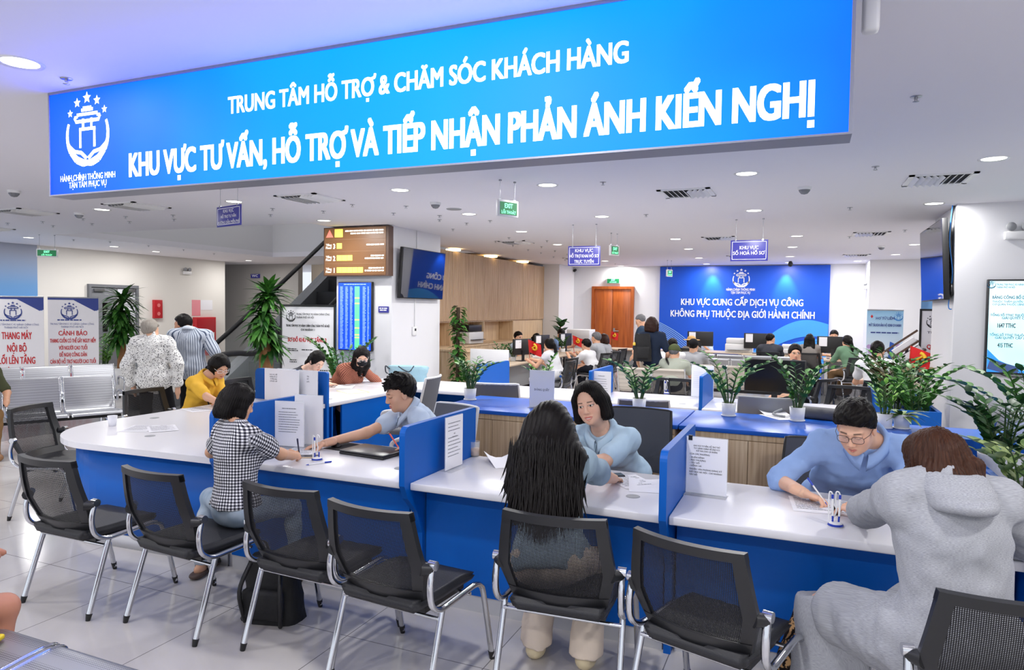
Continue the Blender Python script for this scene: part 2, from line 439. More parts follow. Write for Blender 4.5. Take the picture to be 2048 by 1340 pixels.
# ------------------------------------------------------------------ doors
d = thing('door_1', 'double red-brown wooden door in the back wall', 'door', (-5.235, 19.75, 0)); d['kind'] = 'structure'
m = MB().box(-5.87, -5.79, 19.72, 19.8, 0, 2.42).box(-4.69, -4.61, 19.72, 19.8, 0, 2.42).box(-5.79, -4.69, 19.72, 19.8, 2.34, 2.42)
wp('door_frame', m, DOORWOOD, d)
for x0, x1 in ((-5.785, -5.245), (-5.235, -4.695)):
    wp('door_leaf', MB().bbox(x0, x1, 19.74, 19.79, .01, 2.335, .006), DOORWOOD, d)
wp('door_handle', MB().box(-5.2, -5.15, 19.725, 19.74, .95, 1.2).tube([(-5.175, 19.7, 1.12), (-5.03, 19.7, 1.12)], .012).tube([(-5.175, 19.74, 1.12), (-5.175, 19.7, 1.12)], .01), STEEL, d)

d = thing('door_2', 'grey metal double door with one leaf open on the left wall', 'door', (-15.68, 11.75, 0)); d['kind'] = 'structure'
DG = mat('grey_door_metal', (112, 114, 120), .5)
m = MB().box(-15.7, -15.62, 11.1, 11.16, 0, 2.19).box(-15.7, -15.62, 12.36, 12.42, 0, 2.19).box(-15.7, -15.62, 11.16, 12.36, 2.12, 2.19)
wp('door_frame', m, DG, d)
wp('door_leaf', MB().bbox(-15.69, -15.65, 11.17, 11.83, .01, 2.11, .005), DG, d)
wp('door_window', MB().box(-15.65, -15.643, 11.45, 11.58, 1.05, 1.75), BLACKG, d)
wp('door_leaf', MB().bbox(-15.69, -15.665, 11.87, 12.35, .01, 2.11, .005), mat('pale_door_opening', (206, 208, 214), .5), d)
wp('door_closer', MB().box(-15.66, -15.6, 11.22, 11.48, 2.02, 2.08).box(-15.66, -15.6, 12.05, 12.3, 2.02, 2.08), STEEL, d)
wp('door_handle', MB().box(-15.65, -15.62, 11.74, 11.79, .95, 1.15), STEEL, d)

# ------------------------------------------------------------------ oak shelving wall along the left of the far hall
sw = thing('shelving_wall', 'tall oak wall of slatted panels above open shelves in the far hall', 'shelving', (-6.9, 15.3, 0))
m = MB()
ys = [12.12 + i * (18.45 - 12.12) / 8 for i in range(9)]
for i in range(8): m.box(-7.3, -6.9, ys[i] + .004, ys[i + 1] - .004, 1.45, 2.93)
SL = WALLOAK
nt, b = NT(SL); tc = node(nt, 'ShaderNodeTexCoord'); sp = node(nt, 'ShaderNodeSeparateXYZ'); nt.links.new(tc.outputs['Object'], sp.inputs[0])
wv = math_n(nt, 'SINE', math_n(nt, 'MULTIPLY', sp.outputs[1], 2 * PI / .06))
bp = node(nt, 'ShaderNodeBump'); bp.inputs['Strength'].default_value = .5; bp.inputs['Distance'].default_value = .01
nt.links.new(wv, bp.inputs['Height']); nt.links.new(bp.outputs[0], b.inputs['Normal'])
wp('upper_panels', m, SL, sw)
wp('shelf_back', MB().box(-7.4, -7.3, 12.12, 18.45, .9, 1.45).box(-7.3, -6.95, 12.12, 18.45, 1.42, 1.45), OAK, sw)
for y in (12.12, 12.93, 14.55, 16.28, 18.42): wp('divider', MB().box(-7.3, -6.92, y - .015, y + .015, .9, 1.42), OAK, sw)
wp('fixed_panel', MB().box(-7.0, -6.92, 16.3, 18.42, .9, 1.42), OAK, sw)
wp('base_cabinet', MB().box(-7.3, -6.72, 12.12, 18.45, 0, .9).box(-7.32, -6.7, 12.1, 18.45, .9, .93), OAK, sw)
COVE = mat('warm_cove_lamp', (255, 226, 160), .5, emit=5)
for y in (13.1, 15.0, 17.0): wp('cove_lamp', MB().lathe([(0, 0), (.16, 0), (.16, .03)], 16, (-6.98, y, 2.955), 0), COVE, sw)
lowcab = thing('low_oak_cabinet', 'low oak cabinet front standing before the shelving wall', 'cabinet', (-5.9, 11.6, 0))
wp('body', MB().box(-6.55, -5.75, 11.3, 12.0, 0, .93).box(-6.6, -5.7, 11.26, 12.05, .93, .96), OAK, lowcab)

# ------------------------------------------------------------------ the long LED sign
def led_material():
    m = mat('led_screen', (0, 150, 245), .6, spec=.12); nt, b = NT(m)
    tc = node(nt, 'ShaderNodeTexCoord'); sp = node(nt, 'ShaderNodeSeparateXYZ'); nt.links.new(tc.outputs['Object'], sp.inputs[0])
    u = math_n(nt, 'DIVIDE', math_n(nt, 'ADD', sp.outputs[0], 2.17), 4.34)
    n = node(nt, 'ShaderNodeTexNoise'); n.inputs['Scale'].default_value = 1.3; nt.links.new(tc.outputs['Object'], n.inputs[0])
    u = math_n(nt, 'ADD', u, math_n(nt, 'MULTIPLY', math_n(nt, 'SUBTRACT', n.outputs['Fac'], .5), .22))
    col = ramp(nt, u, [(.0, (0, 96, 232)), (.12, (0, 118, 238)), (.36, (0, 172, 244)), (.6, (2, 186, 248)), (.86, (0, 168, 246)), (1, (0, 126, 238))])
    b.inputs['Base Color'].default_value = (0.01, .01, .02, 1)
    ad = node(nt, 'ShaderNodeVectorMath'); ad.operation = 'ADD'; ad.inputs[1].default_value = (.0, .0, 2.7)   # the blue diodes run far past white
    nt.links.new(col, ad.inputs[0]); nt.links.new(ad.outputs[0], b.inputs['Emission Color']); b.inputs['Emission Strength'].default_value = .84
    return m
LEDW = mat('led_white', (255, 255, 255), .4, emit=1.15)
sg = thing('led_sign', 'long blue illuminated sign with two lines of white lettering under the ceiling', 'sign', (-2.047, 2.76, 2.385))
wp('screen', MB().box(-4.21, .118, 2.757, 2.76, 2.393, 2.985), led_material(), sg)
wp('frame', MB().box(-4.22, .13, 2.76, 2.9, 2.385, H).box(-4.22, -4.21, 2.752, 2.76, 2.385, H).box(.118, .13, 2.752, 2.76, 2.385, H).box(-4.21, .118, 2.752, 2.76, 2.385, 2.393).box(-4.21, .118, 2.752, 2.76, 2.985, H), mat('sign_frame_metal', (150, 152, 164), .4, .6), sg)
t = MB()
put_text(t, 'TRUNG TÂM HỖ TRỢ & CHĂM SÓC KHÁCH HÀNG', -2.795, -.687, 2.740, .0895, bold=.026, y=2.754, res=4)
put_text(t, 'KHU VỰC TƯ VẤN, HỖ TRỢ VÀ TIẾP NHẬN PHẢN ÁNH KIẾN NGHỊ', -3.53, .0, 2.462, .134, bold=.03, y=2.754, res=4)
put_text(t, 'HÀNH CHÍNH THÔNG MINH', -4.117, -3.648, 2.466, .036, bold=.006, y=2.754, res=3)
put_text(t, 'TẬN TÂM PHỤC VỤ', -4.042, -3.72, 2.424, .036, bold=.006, y=2.754, res=3)
wp('lettering', t, LEDW, sg)
t = MB(); emblem(t, -3.878, 2.742, .178, y=2.754); wp('emblem', t, LEDW, sg)

# ------------------------------------------------------------------ ceiling: downlights, sprinklers, vents
LAMPFACE = mat('downlight_face', (255, 252, 244), .5, emit=6)
def add_lamp(x, y, e, size=.16, z=H - .035):
    ld = bpy.data.lights.new('downlight_lamp', 'AREA'); ld.shape = 'DISK'; ld.size = size; ld.energy = e; ld.color = (1, .985, .96)
    lo = bpy.data.objects.new('downlight_lamp', ld); COL.objects.link(lo); lo.location = (x, y, z)
    return lo
ANCH = [('the blue adviser sign', 457, 430), ('the exit sign by the directory board', 1019, 415), ('the online filing sign', 1168, 511), ('the document scanning sign', 1498, 500),
        ('the red-brown double door', 1227, 573), ('the small left exit sign', 89, 505), ('the tall green directory screen', 709, 564), ('the brown floor directory', 713, 452),
        ('the black wall screen on the column', 841, 500), ('the big right-hand screen', 2005, 558), ('the tilted screen on the right pillar', 1868, 450), ('the large square vent by the pillar', 1877, 357),
        ('the middle square vent', 1376, 384), ('the oak shelving wall', 980, 520), ('the feature wall emblem', 1482, 540), ('the escalator handrail top', 600, 450), ('the long illuminated sign tip', 1700, 272),
        ('the grey door on the left wall', 222, 570), ('the vent over the adviser sign', 595, 396), ('the vent near the sign corner', 270, 410), ('the sign emblem', 177, 190), ('the feature wall right edge', 1661, 530), ('the feature wall left edge', 1321, 534), ('the vent before the white return wall', 1740, 467)]
def auto_labels(items, base):
    """items: pixel points; each gets the nearest landmark in a direction nobody else nearer has taken"""
    pairs = []
    for i, (px, py) in enumerate(items):
        for a, ax, ay in ANCH:
            dx, dy = px - ax, (py - ay) * 1.6
            di = ('right of' if dx > 0 else 'left of') if abs(dx) > abs(dy) else ('below' if dy > 0 else 'above')
            pairs.append((math.hypot(dx, dy), i, a, di))
    pairs.sort(); used = {}; out = {}
    for dd, i, a, di in pairs:
        if i in out: continue
        k = used.get((a, di), 0)
        if k < 4:
            used[(a, di)] = k + 1
            out[i] = f"{base} {['nearest', 'second nearest', 'third nearest', 'fourth nearest'][k]} {di} {a}"
    return [out[i] for i in range(len(items))]
DL = [(40, 125), (1988, 317), (1493, 347), (1095, 370), (800, 380), (468, 403), (204, 419), (938, 428), (1204, 433), (1508, 421), (1868, 407), (1043, 463), (1115, 489), (1351, 478), (1377, 498), (1398, 516), (1413, 528),
      (1210, 522), (1242, 532), (1594, 472), (1585, 494), (1580, 513), (1577, 525), (1829, 489), (1791, 509), (648, 441), (497, 521), (57, 475), (228, 493), (1715, 522)]
lab = auto_labels(DL, 'round ceiling downlight')
dl0 = None
for i, (px, py) in enumerate(DL):
    p = ZP(px, py, H); p.z = H
    if dl0 is None:
        dl0 = r = thing('downlight', lab[0], 'ceiling light', p, 0, 'recessed round downlights')
        MB().lathe([(.088, -.002), (.108, -.008), (.112, 0)], 24).build('trim_ring', WHITEP, r)
        MB().lathe([(0, -.004), (.06, -.004), (.088, -.002)], 24).build('lamp_face', LAMPFACE, r)
    else: r = dup(dl0, p, 0, lab[i])
    l = add_lamp(0, 0, LAMP_W, .17, -.012); l.parent = r
# the same lamps go on over the near hall, behind and beside the camera
for (x, y) in ((-6.6, 2.2), (-6.6, -.6), (-3.8, -.6), (-1.2, -.6), (1.4, -.6), (1.5, 2.2), (4.0, -.6), (4.0, 2.4), (4.0, 5.6), (-9.4, 2.2), (-9.4, -.6), (-12.5, 2.2), (-12.5, 6.4), (-14.5, 12), (3.2, 13), (-1.2, 2.0)):
    r = dup(dl0, (x, y, H), 0, f'round ceiling downlight outside the view at {x:.0f} by {y:.0f} metres')
    l = add_lamp(0, 0, LAMP_W, .17, -.012); l.parent = r
# wall-washers close to the feature wall
for px in (1425, 1572):
    q = YP(px, 545, 19.6)
    ld = bpy.data.lights.new('wall_washer', 'SPOT'); ld.energy = 150; ld.spot_size = 1.0; ld.spot_blend = .8; ld.shadow_soft_size = .05; ld.color = (.9, .85, 1)
    lo = bpy.data.objects.new('wall_washer', ld); COL.objects.link(lo); lo.location = (q.x, 19.52, 2.97); lo.rotation_euler = (math.radians(14), 0, 0)

SPK = [(133, 160), (1832, 196), (1751, 336), (1206, 367), (1292, 432), (1700, 418), (1699, 476), (1810, 463), (879, 434), (933, 449), (980, 444), (906, 461), (1018, 478), (991, 485), (1026, 493), (1053, 487), (1094, 484), (1083, 496), (1056, 502), (1082, 508), (1110, 504), (1135, 511), (1107, 516), (1130, 522), (1230, 530),
       (85, 446), (166, 440), (184, 450), (251, 436), (259, 446), (346, 433), (348, 441), (545, 420), (541, 432), (647, 425), (705, 412), (812, 415), (787, 429), (879, 434 + 8), (15, 449), (106, 454), (147, 482), (220, 486), (297, 494), (367, 502), (428, 510)]
lab = auto_labels(SPK, 'small ceiling sprinkler')
sp0 = None
for i, (px, py) in enumerate(SPK):
    p = ZP(px, py - 3, H); p.z = H
    if sp0 is None:
        sp0 = r = thing('sprinkler', lab[0], 'sprinkler', p, 0, 'ceiling sprinklers')
        MB().lathe([(0, -.003), (.03, -.004), (.032, 0)], 16).build('escutcheon', STEEL, r)
        MB().tube([(0, 0, 0), (0, 0, -.018)], .009).tube([(-.01, 0, -.018), (-.011, 0, -.03)], .0025, 6).tube([(.01, 0, -.018), (.011, 0, -.03)], .0025, 6).build('body', STEEL, r)
        MB().lathe([(0, -.03), (.018, -.029), (.018, -.031), (0, -.033)], 12).build('deflector', STEEL, r)
    else: dup(sp0, p, random.uniform(0, 3), lab[i])

def vent(label, xc, yc, sx, sy, rz=0):
    r = thing('ceiling_vent', label, 'air vent', (xc, yc, H), rz, 'square ceiling air diffusers')
    m = MB()
    for (x0, x1, y0, y1) in ((-sx, sx, -sy, -sy + .045), (-sx, sx, sy - .045, sy), (-sx, -sx + .045, -sy, sy), (sx - .045, sx, -sy, sy)): m.box(x0, x1, y0, y1, -.012, 0)
    m.build('frame', WHITEP, r)
    m = MB(); k = 9
    for i in range(k):
        x = -sx + .06 + i * (2 * sx - .12) / (k - 1)
        m.box(-.028, .028, -sy + .05, sy - .05, -.004, .0, 0, Matrix.Translation((x, 0, -.014)) @ Matrix.Rotation(.7 if i < k / 2 else -.7, 4, 'Y'))
    m.build('louvres', WHITEP, r)
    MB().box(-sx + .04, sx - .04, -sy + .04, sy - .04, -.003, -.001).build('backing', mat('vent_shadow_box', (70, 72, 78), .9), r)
    return r
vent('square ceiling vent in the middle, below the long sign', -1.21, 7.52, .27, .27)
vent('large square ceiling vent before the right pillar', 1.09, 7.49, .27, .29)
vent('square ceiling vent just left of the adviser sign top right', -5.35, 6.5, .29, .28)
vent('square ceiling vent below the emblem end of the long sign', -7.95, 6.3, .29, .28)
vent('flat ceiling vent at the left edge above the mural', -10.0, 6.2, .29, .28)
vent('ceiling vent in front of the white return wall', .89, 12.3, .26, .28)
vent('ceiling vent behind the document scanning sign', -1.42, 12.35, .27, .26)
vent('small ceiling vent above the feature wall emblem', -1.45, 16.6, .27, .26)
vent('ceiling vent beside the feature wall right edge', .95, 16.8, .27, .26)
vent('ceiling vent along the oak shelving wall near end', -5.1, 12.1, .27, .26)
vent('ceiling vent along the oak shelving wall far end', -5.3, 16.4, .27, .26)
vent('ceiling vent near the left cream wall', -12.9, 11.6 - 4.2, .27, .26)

# dome cameras and detectors on the ceiling
for (px, py, lb) in ((1609, 378, 'white dome camera on the ceiling right of the middle vent'), (871, 409, 'white dome camera on the ceiling left of the speaker disc'), (28, 385, 'white dome camera at the left edge under the sign corner'), (158, 430, 'white dome camera on a plate near the mural'), (1763, 496, 'white dome camera before the right recess')):
    p = ZP(px, py - 4, H)
    r = thing('dome_camera', lb, 'security camera', (p.x, p.y, H), 0, 'ceiling dome cameras')
    MB().lathe([(.0, -.03), (.062, -.03), (.066, 0)], 20).build('housing', WHITEP, r)
    MB().lathe([(0, -.075), (.03, -.068), (.05, -.045), (.055, -.03)], 20).build('lens_dome', mat('dome_grey', (120, 122, 128), .2), r)
p = ZP(908, 418, H)
r = thing('ceiling_speaker', 'flat grey round speaker disc in the ceiling left of the exit sign', 'speaker', (p.x, p.y, H)); MB().lathe([(0, -.006), (.09, -.008), (.1, 0)], 24).build('grille', GREYP, r)

# hanging signs
def hanging(name, label, pa, pb, z0, z1, lines, mats=None, drop_from=H, exit_=False, group=None, cat='hanging sign', thick=.012):
    """pa, pb: left and right ends in plan"""
    a, bq = Vector((pa[0], pa[1], 0)), Vector((pb[0], pb[1], 0)); ctr = (a + bq) / 2; dv = bq - a; L = dv.length; ang = math.atan2(dv.y, dv.x)
    r = thing(name, label, cat, (ctr.x, ctr.y, z0), ang, group); hh = z1 - z0
    if exit_:
        MB().bbox(-L / 2, L / 2, -.02, .02, 0, hh, .006).build('housing', WHITEP, r)
        MB().box(-L / 2 + .02, L / 2 - .02, -.023, -.02, .02, hh - .02).build('lit_panel', mat('exit_green', (10, 92, 52), .4, emit=.8), r)
        t = MB(); put_text_c(t, 'EXIT', 0, hh * .52, hh * .28, y=-.025, bold=.03, maxw=L * .6); put_text_c(t, 'LỐI THOÁT', 0, hh * .17, hh * .2, y=-.025, bold=.02, maxw=L * .7)
        t.build('lettering', mat('exit_letter', (130, 255, 190), .4, emit=1.2), r)
    else:
        MB().bbox(-L / 2, L / 2, -thick / 2, thick / 2, 0, hh, .003).build('panel', NAVY, r)
        t = MB()
        for (s, zc, cp, mw) in lines: put_text_c(t, s, 0, zc * hh, cp * hh, y=-thick / 2 - .002, bold=.012, maxw=mw * L, res=2, cond=.95)
        bw = .012
        for (x0, x1, q0, q1) in ((-L / 2 + .02, L / 2 - .02, .02, .02 + bw / 2), (-L / 2 + .02, L / 2 - .02, hh - .02 - bw / 2, hh - .02), (-L / 2 + .02, -L / 2 + .02 + bw / 2, .02, hh - .02), (L / 2 - .02 - bw / 2, L / 2 - .02, .02, hh - .02)):
            t.box(x0, x1, -thick / 2 - .002, -thick / 2, q0, q1)
        t.build('lettering', WHITEINK, r)
    for sx in (-.36, .36):
        MB().tube([(sx * L, 0, hh), (sx * L, 0, drop_from - z0)], .003, 6).lathe([(0, 0), (.014, 0), (.014, -.012), (0, -.012)], 10, (sx * L, 0, drop_from - z0)).box(sx * L - .01, sx * L + .01, -.01, .01, hh - .012, hh + .012).build('hanging_rod', STEEL, r)
    return r
hanging('hanging_sign', 'blue hanging sign reading khu vực hỗ trợ tư vấn below the long sign', (-5.93, 5.68), (-5.47, 5.56), 2.583, 2.80, [('KHU VỰC', .68, .17, .6), ('HỖ TRỢ TƯ VẤN', .42, .14, .78), ('HƯỚNG DẪN MIỄN PHÍ', .14, .14, .92)], group='blue hanging area signs')
a, b2 = YP(1137, 510, 9.85), YP(1200, 510, 9.85)
zt, zb = YP(1168, 492, 9.85).z, YP(1168, 531.5, 9.85).z
hanging('hanging_sign', 'purple-blue hanging sign reading hỗ trợ khai hồ sơ trực tuyến', (a.x, 9.83), (b2.x, 9.87), zb, zt, [('KHU VỰC', .69, .17, .55), ('HỖ TRỢ KHAI HỒ SƠ', .42, .16, .9), ('TRỰC TUYẾN', .14, .16, .6)], group='blue hanging area signs')
a, b2 = YP(1461, 500, 9.93), YP(1536, 500, 9.93); zt, zb = YP(1498, 480, 9.93).z, YP(1498, 522, 9.93).z
hanging('hanging_sign', 'blue hanging sign reading số hoá hồ sơ before the feature wall', (a.x, 9.93), (b2.x, 9.93), zb, zt, [('KHU VỰC', .56, .17, .5), ('SỐ HOÁ HỒ SƠ', .3, .17, .85)], group='blue hanging area signs')
pe = ZP(1016, 362, H)
hanging('exit_sign', 'green and white hanging exit sign above the black wall screen', (pe.x - .06, pe.y - .12), (pe.x + .06, pe.y + .1), YP(1020, 434, pe.y).z, YP(1020, 401, pe.y).z, [], exit_=True, cat='exit sign', group='green exit signs')
q = YP(1226, 500, 11.1)
hanging('exit_sign', 'small hanging exit sign just right of the online filing sign', (q.x - .04, 11.05), (q.x + .05, 11.25), YP(1226, 511, 11.1).z, YP(1226, 490, 11.1).z, [], exit_=True, cat='exit sign', group='green exit signs')
a, b2 = XP(73, 505, -15.3), XP(105, 505, -15.3)
hanging('exit_sign', 'small green exit sign at the left where mural meets cream wall', (-13.2, YP(0, 0, 1).y * 0 + XP(73, 505, -13.2).y), (-12.95, XP(105, 505, -13.1).y), XP(89, 514, -13.1).z, XP(89, 498, -13.1).z, [], exit_=True, cat='exit sign', group='green exit signs')
q = YP(1337, 546, 17.5)
hanging('exit_sign', 'tiny hanging exit sign before the upper left of the feature wall', (q.x - .05, 17.5), (q.x + .05, 17.7), YP(1337, 553, 17.5).z, YP(1337, 539, 17.5).z, [], exit_=True, cat='exit sign', group='green exit signs')
r = thing('exit_sign', 'green exit sign fixed on the wall above the wooden double door', 'exit sign', (-5.23, 19.76, 2.5), 0, 'green exit signs')
MB().bbox(-.2, .2, -.03, .03, 0, .16, .006).build('housing', WHITEP, r)
MB().box(-.18, .18, -.033, -.03, .015, .145).build('lit_panel', MATS['exit_green'], r)
t = MB(); put_text_c(t, 'EXIT', 0, .08, .05, y=-.035, bold=.03); put_text_c(t, 'LỐI THOÁT', 0, .025, .036, y=-.035, bold=.02); t.build('lettering', MATS['exit_letter'], r)
# bracket on the end of the long sign
r = thing('ceiling_sensor', 'white wireless box fixed on the ceiling by the long sign right end', 'sensor', (.19, 2.95, 2.8)); MB().bbox(-.03, .03, -.03, .03, 0, .14, .015).tube([(0, 0, .14), (0, 0, .2)], .008).build('housing', WHITEP, r)

# emergency twin lamps
def twin_lamp(label, loc, rz):
    r = thing('emergency_light', label, 'emergency light', loc, rz, 'twin-head emergency lights')
    MB().bbox(-.13, .13, -.06, 0, 0, .09, .01).build('battery_box', WHITEP, r)
    for s in (-1, 1): MB().lathe([(.0, -.05), (.035, -.045), (.05, 0), (.045, .01), (0, .012)], 16, (0, 0, 0), 0, True, Matrix.Translation((s * .07, -.05, .14)) @ Matrix.Rotation(PI / 2, 4, 'X')).tube([(s * .07, -.03, .09), (s * .07, -.03, .14)], .012).build('lamp_head', GREYP, r)
    return r
twin_lamp('white twin-head emergency light on the cream left wall', (-15.69, 13.95, 2.55), PI / 2)
q = YP(2035, 470, 9.25); twin_lamp('white twin-head emergency light on the wall above the right screen', (2.12, 9.255, q.z - .05), 0)
twin_lamp('white emergency light in the corner right of the feature wall', (1.335, 19.1, 2.32), -PI / 2)
r = thing('bullet_camera', 'small dark bullet camera on the back wall below the filing sign', 'security camera', tuple(YP(1151, 540, 19.78))); MB().tube([(0, 0, 0), (0, -.12, -.03)], .04).build('housing', BLACKP, r)
q = YP(1581, 523, 18.5); r = thing('bullet_camera', 'dark camera under the ceiling before the feature wall right half', 'security camera', (q.x, 18.5, H)); MB().lathe([(0, -.14), (.05, -.12), (.06, -.06), (.03, 0)], 16).build('housing', BLACKP, r)

# ================================================================== the counter island
def desk(label, x0, x1, y0, y1, inset, front='-y', kick=True, group='white topped blue counter desks'):
    r = thing('counter_desk', label, 'counter desk', ((x0 + x1) / 2, (y0 + y1) / 2, 0), 0, group)
    wp('worktop', MB().bbox(x0, x1, y0, y1, .708, .75, .006), TABLE, r)
    p0, p1 = (y0 + inset, y0 + inset + .02) if front == '-y' else (y1 - inset - .02, y1 - inset)
    wp('front_panel', MB().box(x0 + .01, x1 - .01, p0, p1, .095, .708).box(x0 + .01, x0 + .03, y0 + .25, y1 - .1, 0, .708).box(x1 - .03, x1 - .01, y0 + .25, y1 - .1, 0, .708), BLUE, r)
    wp('kickboard', MB().box(x0 + .01, x1 - .01, p0 + .004, p1 + .01, 0, .095), KICK, r)
    wp('cable_grommet', MB().lathe([(0, .7505), (.03, .7525), (.036, .7525), (.038, .75)], 20, (x1 - .2, y0 + .28, 0)), GREYP, r)
    return r
def partition(label, x, y0, y1, axis='y', z1=1.075, flip=False, group='blue desk partition panels'):
    """upright blue panel between two desks; profile steps in below the worktop on its front edge"""
    r = thing('desk_partition', label, 'desk partition', (x, (y0 + y1) / 2, 0) if axis == 'y' else ((y0 + y1) / 2, x, 0), 0, group)
    L = (y1 - y0) / 2; rr = .05
    arc = [(-L + rr - rr * math.cos(t), z1 - rr + rr * math.sin(t)) for t in np.linspace(0, PI / 2, 6)]
    arc2 = [(L - rr * .4 + rr * .4 * math.sin(t), z1 - rr * .4 + rr * .4 * math.cos(t)) for t in np.linspace(0, PI / 2, 4)]
    poly = [(-L + .2, 0), (-L + .2, .42), (-L + .14, .56), (-L + .04, .66), (-L, .74)] + arc + arc2 + [(L, 0)]
    if flip: poly = [(-a, bb) for a, bb in poly][::-1]
    Mx = Matrix(((0, 0, 1, 0), (1, 0, 0, 0), (0, 1, 0, 0), (0, 0, 0, 1)))
    if axis == 'x': Mx = Matrix(((1, 0, 0, 0), (0, 0, -1, 0), (0, 1, 0, 0), (0, 0, 0, 1)))
    m = MB().prism(poly, -.018, .018, 0, Mx); m.build('panel', BLUE, r)
    return r
# rounded corner desk with the left wing
r = thing('corner_desk', 'white rounded corner counter with a blue curved front at the left end', 'counter desk', (-4.6, 4.2, 0), 0, 'white topped blue counter desks')
def corner_poly(i, inner=True):
    cx, cy, rad = -4.72, 4.02, .74 - i
    p = [(-3.512, 3.335 + i)] + [(cx + rad * math.cos(t) * 1.0, cy + rad * math.sin(t)) for t in np.linspace(-PI / 2 + .02, -PI, 14)] + [(-5.43 + i, 5.68)]
    return p + ([(-4.48, 5.68), (-4.48, 4.6), (-4.2, 4.25), (-3.512, 4.17)] if inner else [])
m = MB().prism(corner_poly(0)[::-1], .708, .75)
wp('worktop', m, TABLE, r)
o = corner_poly(.1, False); inn = corner_poly(.13, False)
m = MB(); mk = MB()
for (mm, z0, z1, off) in ((m, .095, .708, .0), (mk, 0, .095, .01)):
    for i in range(len(o) - 1):
        a, b2, c2, d2 = o[i], o[i + 1], inn[i + 1], inn[i]
        mm.add([(a[0], a[1] + off, z0), (b2[0] + off, b2[1], z0), (b2[0] + off, b2[1], z1), (a[0], a[1] + off, z1), (d2[0], d2[1], z0), (c2[0], c2[1], z0), (c2[0], c2[1], z1), (d2[0], d2[1], z1)],
               [(0, 1, 2, 3), (5, 4, 7, 6), (3, 2, 6, 7), (1, 0, 4, 5)], 0, True)
m.box(-4.52, -4.5, 4.7, 5.66, 0, .708)
wp('front_panel', m, BLUE, r); wp('kickboard', mk, KICK, r)
for (px, py) in ((309, 836), (300, 872)): 
    q = ZP(px, py, .75); wp('cable_grommet', MB().lathe([(0, .7505), (.03, .7525), (.036, .7525), (.038, .75)], 20, (q.x, q.y, 0)), GREYP, r)
desk('white front counter desk of the checked-shirt visitor, left of the middle', -3.468, -2.087, 3.345, 4.17, .08)
desk('white front counter desk of the long-haired visitor, in the middle', -2.045, -.63, 3.345, 4.17, .17)
desk('white front counter desk at the right, before the man in glasses', -.59, .86, 3.345, 4.17, .19)
partition('blue partition at the left, behind the taped form of the checked-shirt visitor', -3.49, 3.29, 4.19)
partition('blue partition between the left and middle counter desks', -2.065, 3.29, 4.19)
partition('blue partition between the middle and right counter desks', -.61, 3.29, 4.19)
# left wing and back row
desk('white desk on the left wing behind the QR code stands', -5.42, -4.48, 5.72, 7.2, .08)
partition('blue partition on the left wing behind the QR code stands', 5.70, -5.4, -4.46, 'x')
desk('white back-row desk by the column at the far left corner', -5.4, -3.55, 7.24, 8.2, .1, '+y')
desk('white back-row desk behind the first potted plant', -3.51, -2.18, 7.2, 8.2, .1, '+y')
desk('white back-row desk behind the middle potted plants', -2.14, -1.0, 7.2, 8.2, .1, '+y')
desk('white back-row desk with the large black monitor', -.96, .45, 7.2, 8.2, .1, '+y')
partition('blue partition on the back row behind the first potted plant', -3.53, 7.26, 8.16, flip=True)
partition('blue partition on the back row above the smiling woman', -2.16, 7.26, 8.16, flip=True)
partition('blue partition on the back row behind the third potted plant', -.98, 7.26, 8.16, flip=True)

# cabinets with blue tops
def cabinet(label, x0, x1, y0, y1, doors, z=.88):
    r = thing('storage_cabinet', label, 'cabinet', ((x0 + x1) / 2, (y0 + y1) / 2, 0), 0, 'blue-topped oak cabinets')
    wp('body', MB().box(x0 + .02, x1 - .02, y0 + .03, y1 - .02, .06, z - .03), OAK, r)
    wp('plinth', MB().box(x0 + .04, x1 - .04, y0 + .05, y1 - .05, 0, .06), BLACKP, r)
    wp('top', MB().bbox(x0, x1, y0, y1, z - .032, z, .004), BLUETOP, r)
    wd = (x1 - x0 - .05) / doors
    wp('fascia', MB().box(x0 + .02, x1 - .02, y0 + .014, y0 + .03, z - .075, z - .034), OAK, r)
    for i in range(doors): wp('door', MB().bbox(x0 + .025 + i * wd + .002, x0 + .025 + (i + 1) * wd - .002, y0 + .012, y0 + .03, .07, z - .08, .003), OAK, r)
    return r
cabinet('blue-topped oak cabinet row behind the middle desk, carrying the counter-closed notice', -2.96, -.878, 5.27, 6.15, 4)
cabinet('blue-topped oak cabinet row behind the man in glasses, carrying three plants', -.868, 1.55, 5.27, 6.15, 5)

def planter(label, x0, x1, y0, y1, z, soil):
    r = thing('planter_box', label, 'planter', ((x0 + x1) / 2, (y0 + y1) / 2, 0), 0, 'blue planter boxes')
    t = .03
    wp('box', MB().box(x0, x0 + t, y0, y1, 0, z).box(x1 - t, x1, y0, y1, 0, z).box(x0 + t, x1 - t, y0, y0 + t, 0, z).box(x0 + t, x1 - t, y1 - t, y1, 0, z), BLUE, r)
    wp('shelf', MB().box(x0 + t, x1 - t, y0 + t, y1 - t, soil - .03, soil), mat('planter_inside', (20, 56, 140), .5), r)
    return r
planter('long blue planter box beside the woman in grey at the right edge', .864, 1.55, 3.3, 5.2, .95, .72)
planter('blue planter box full of plants beyond the right cabinet', .72, 1.14, 7.2, 9.5, .86, .6)

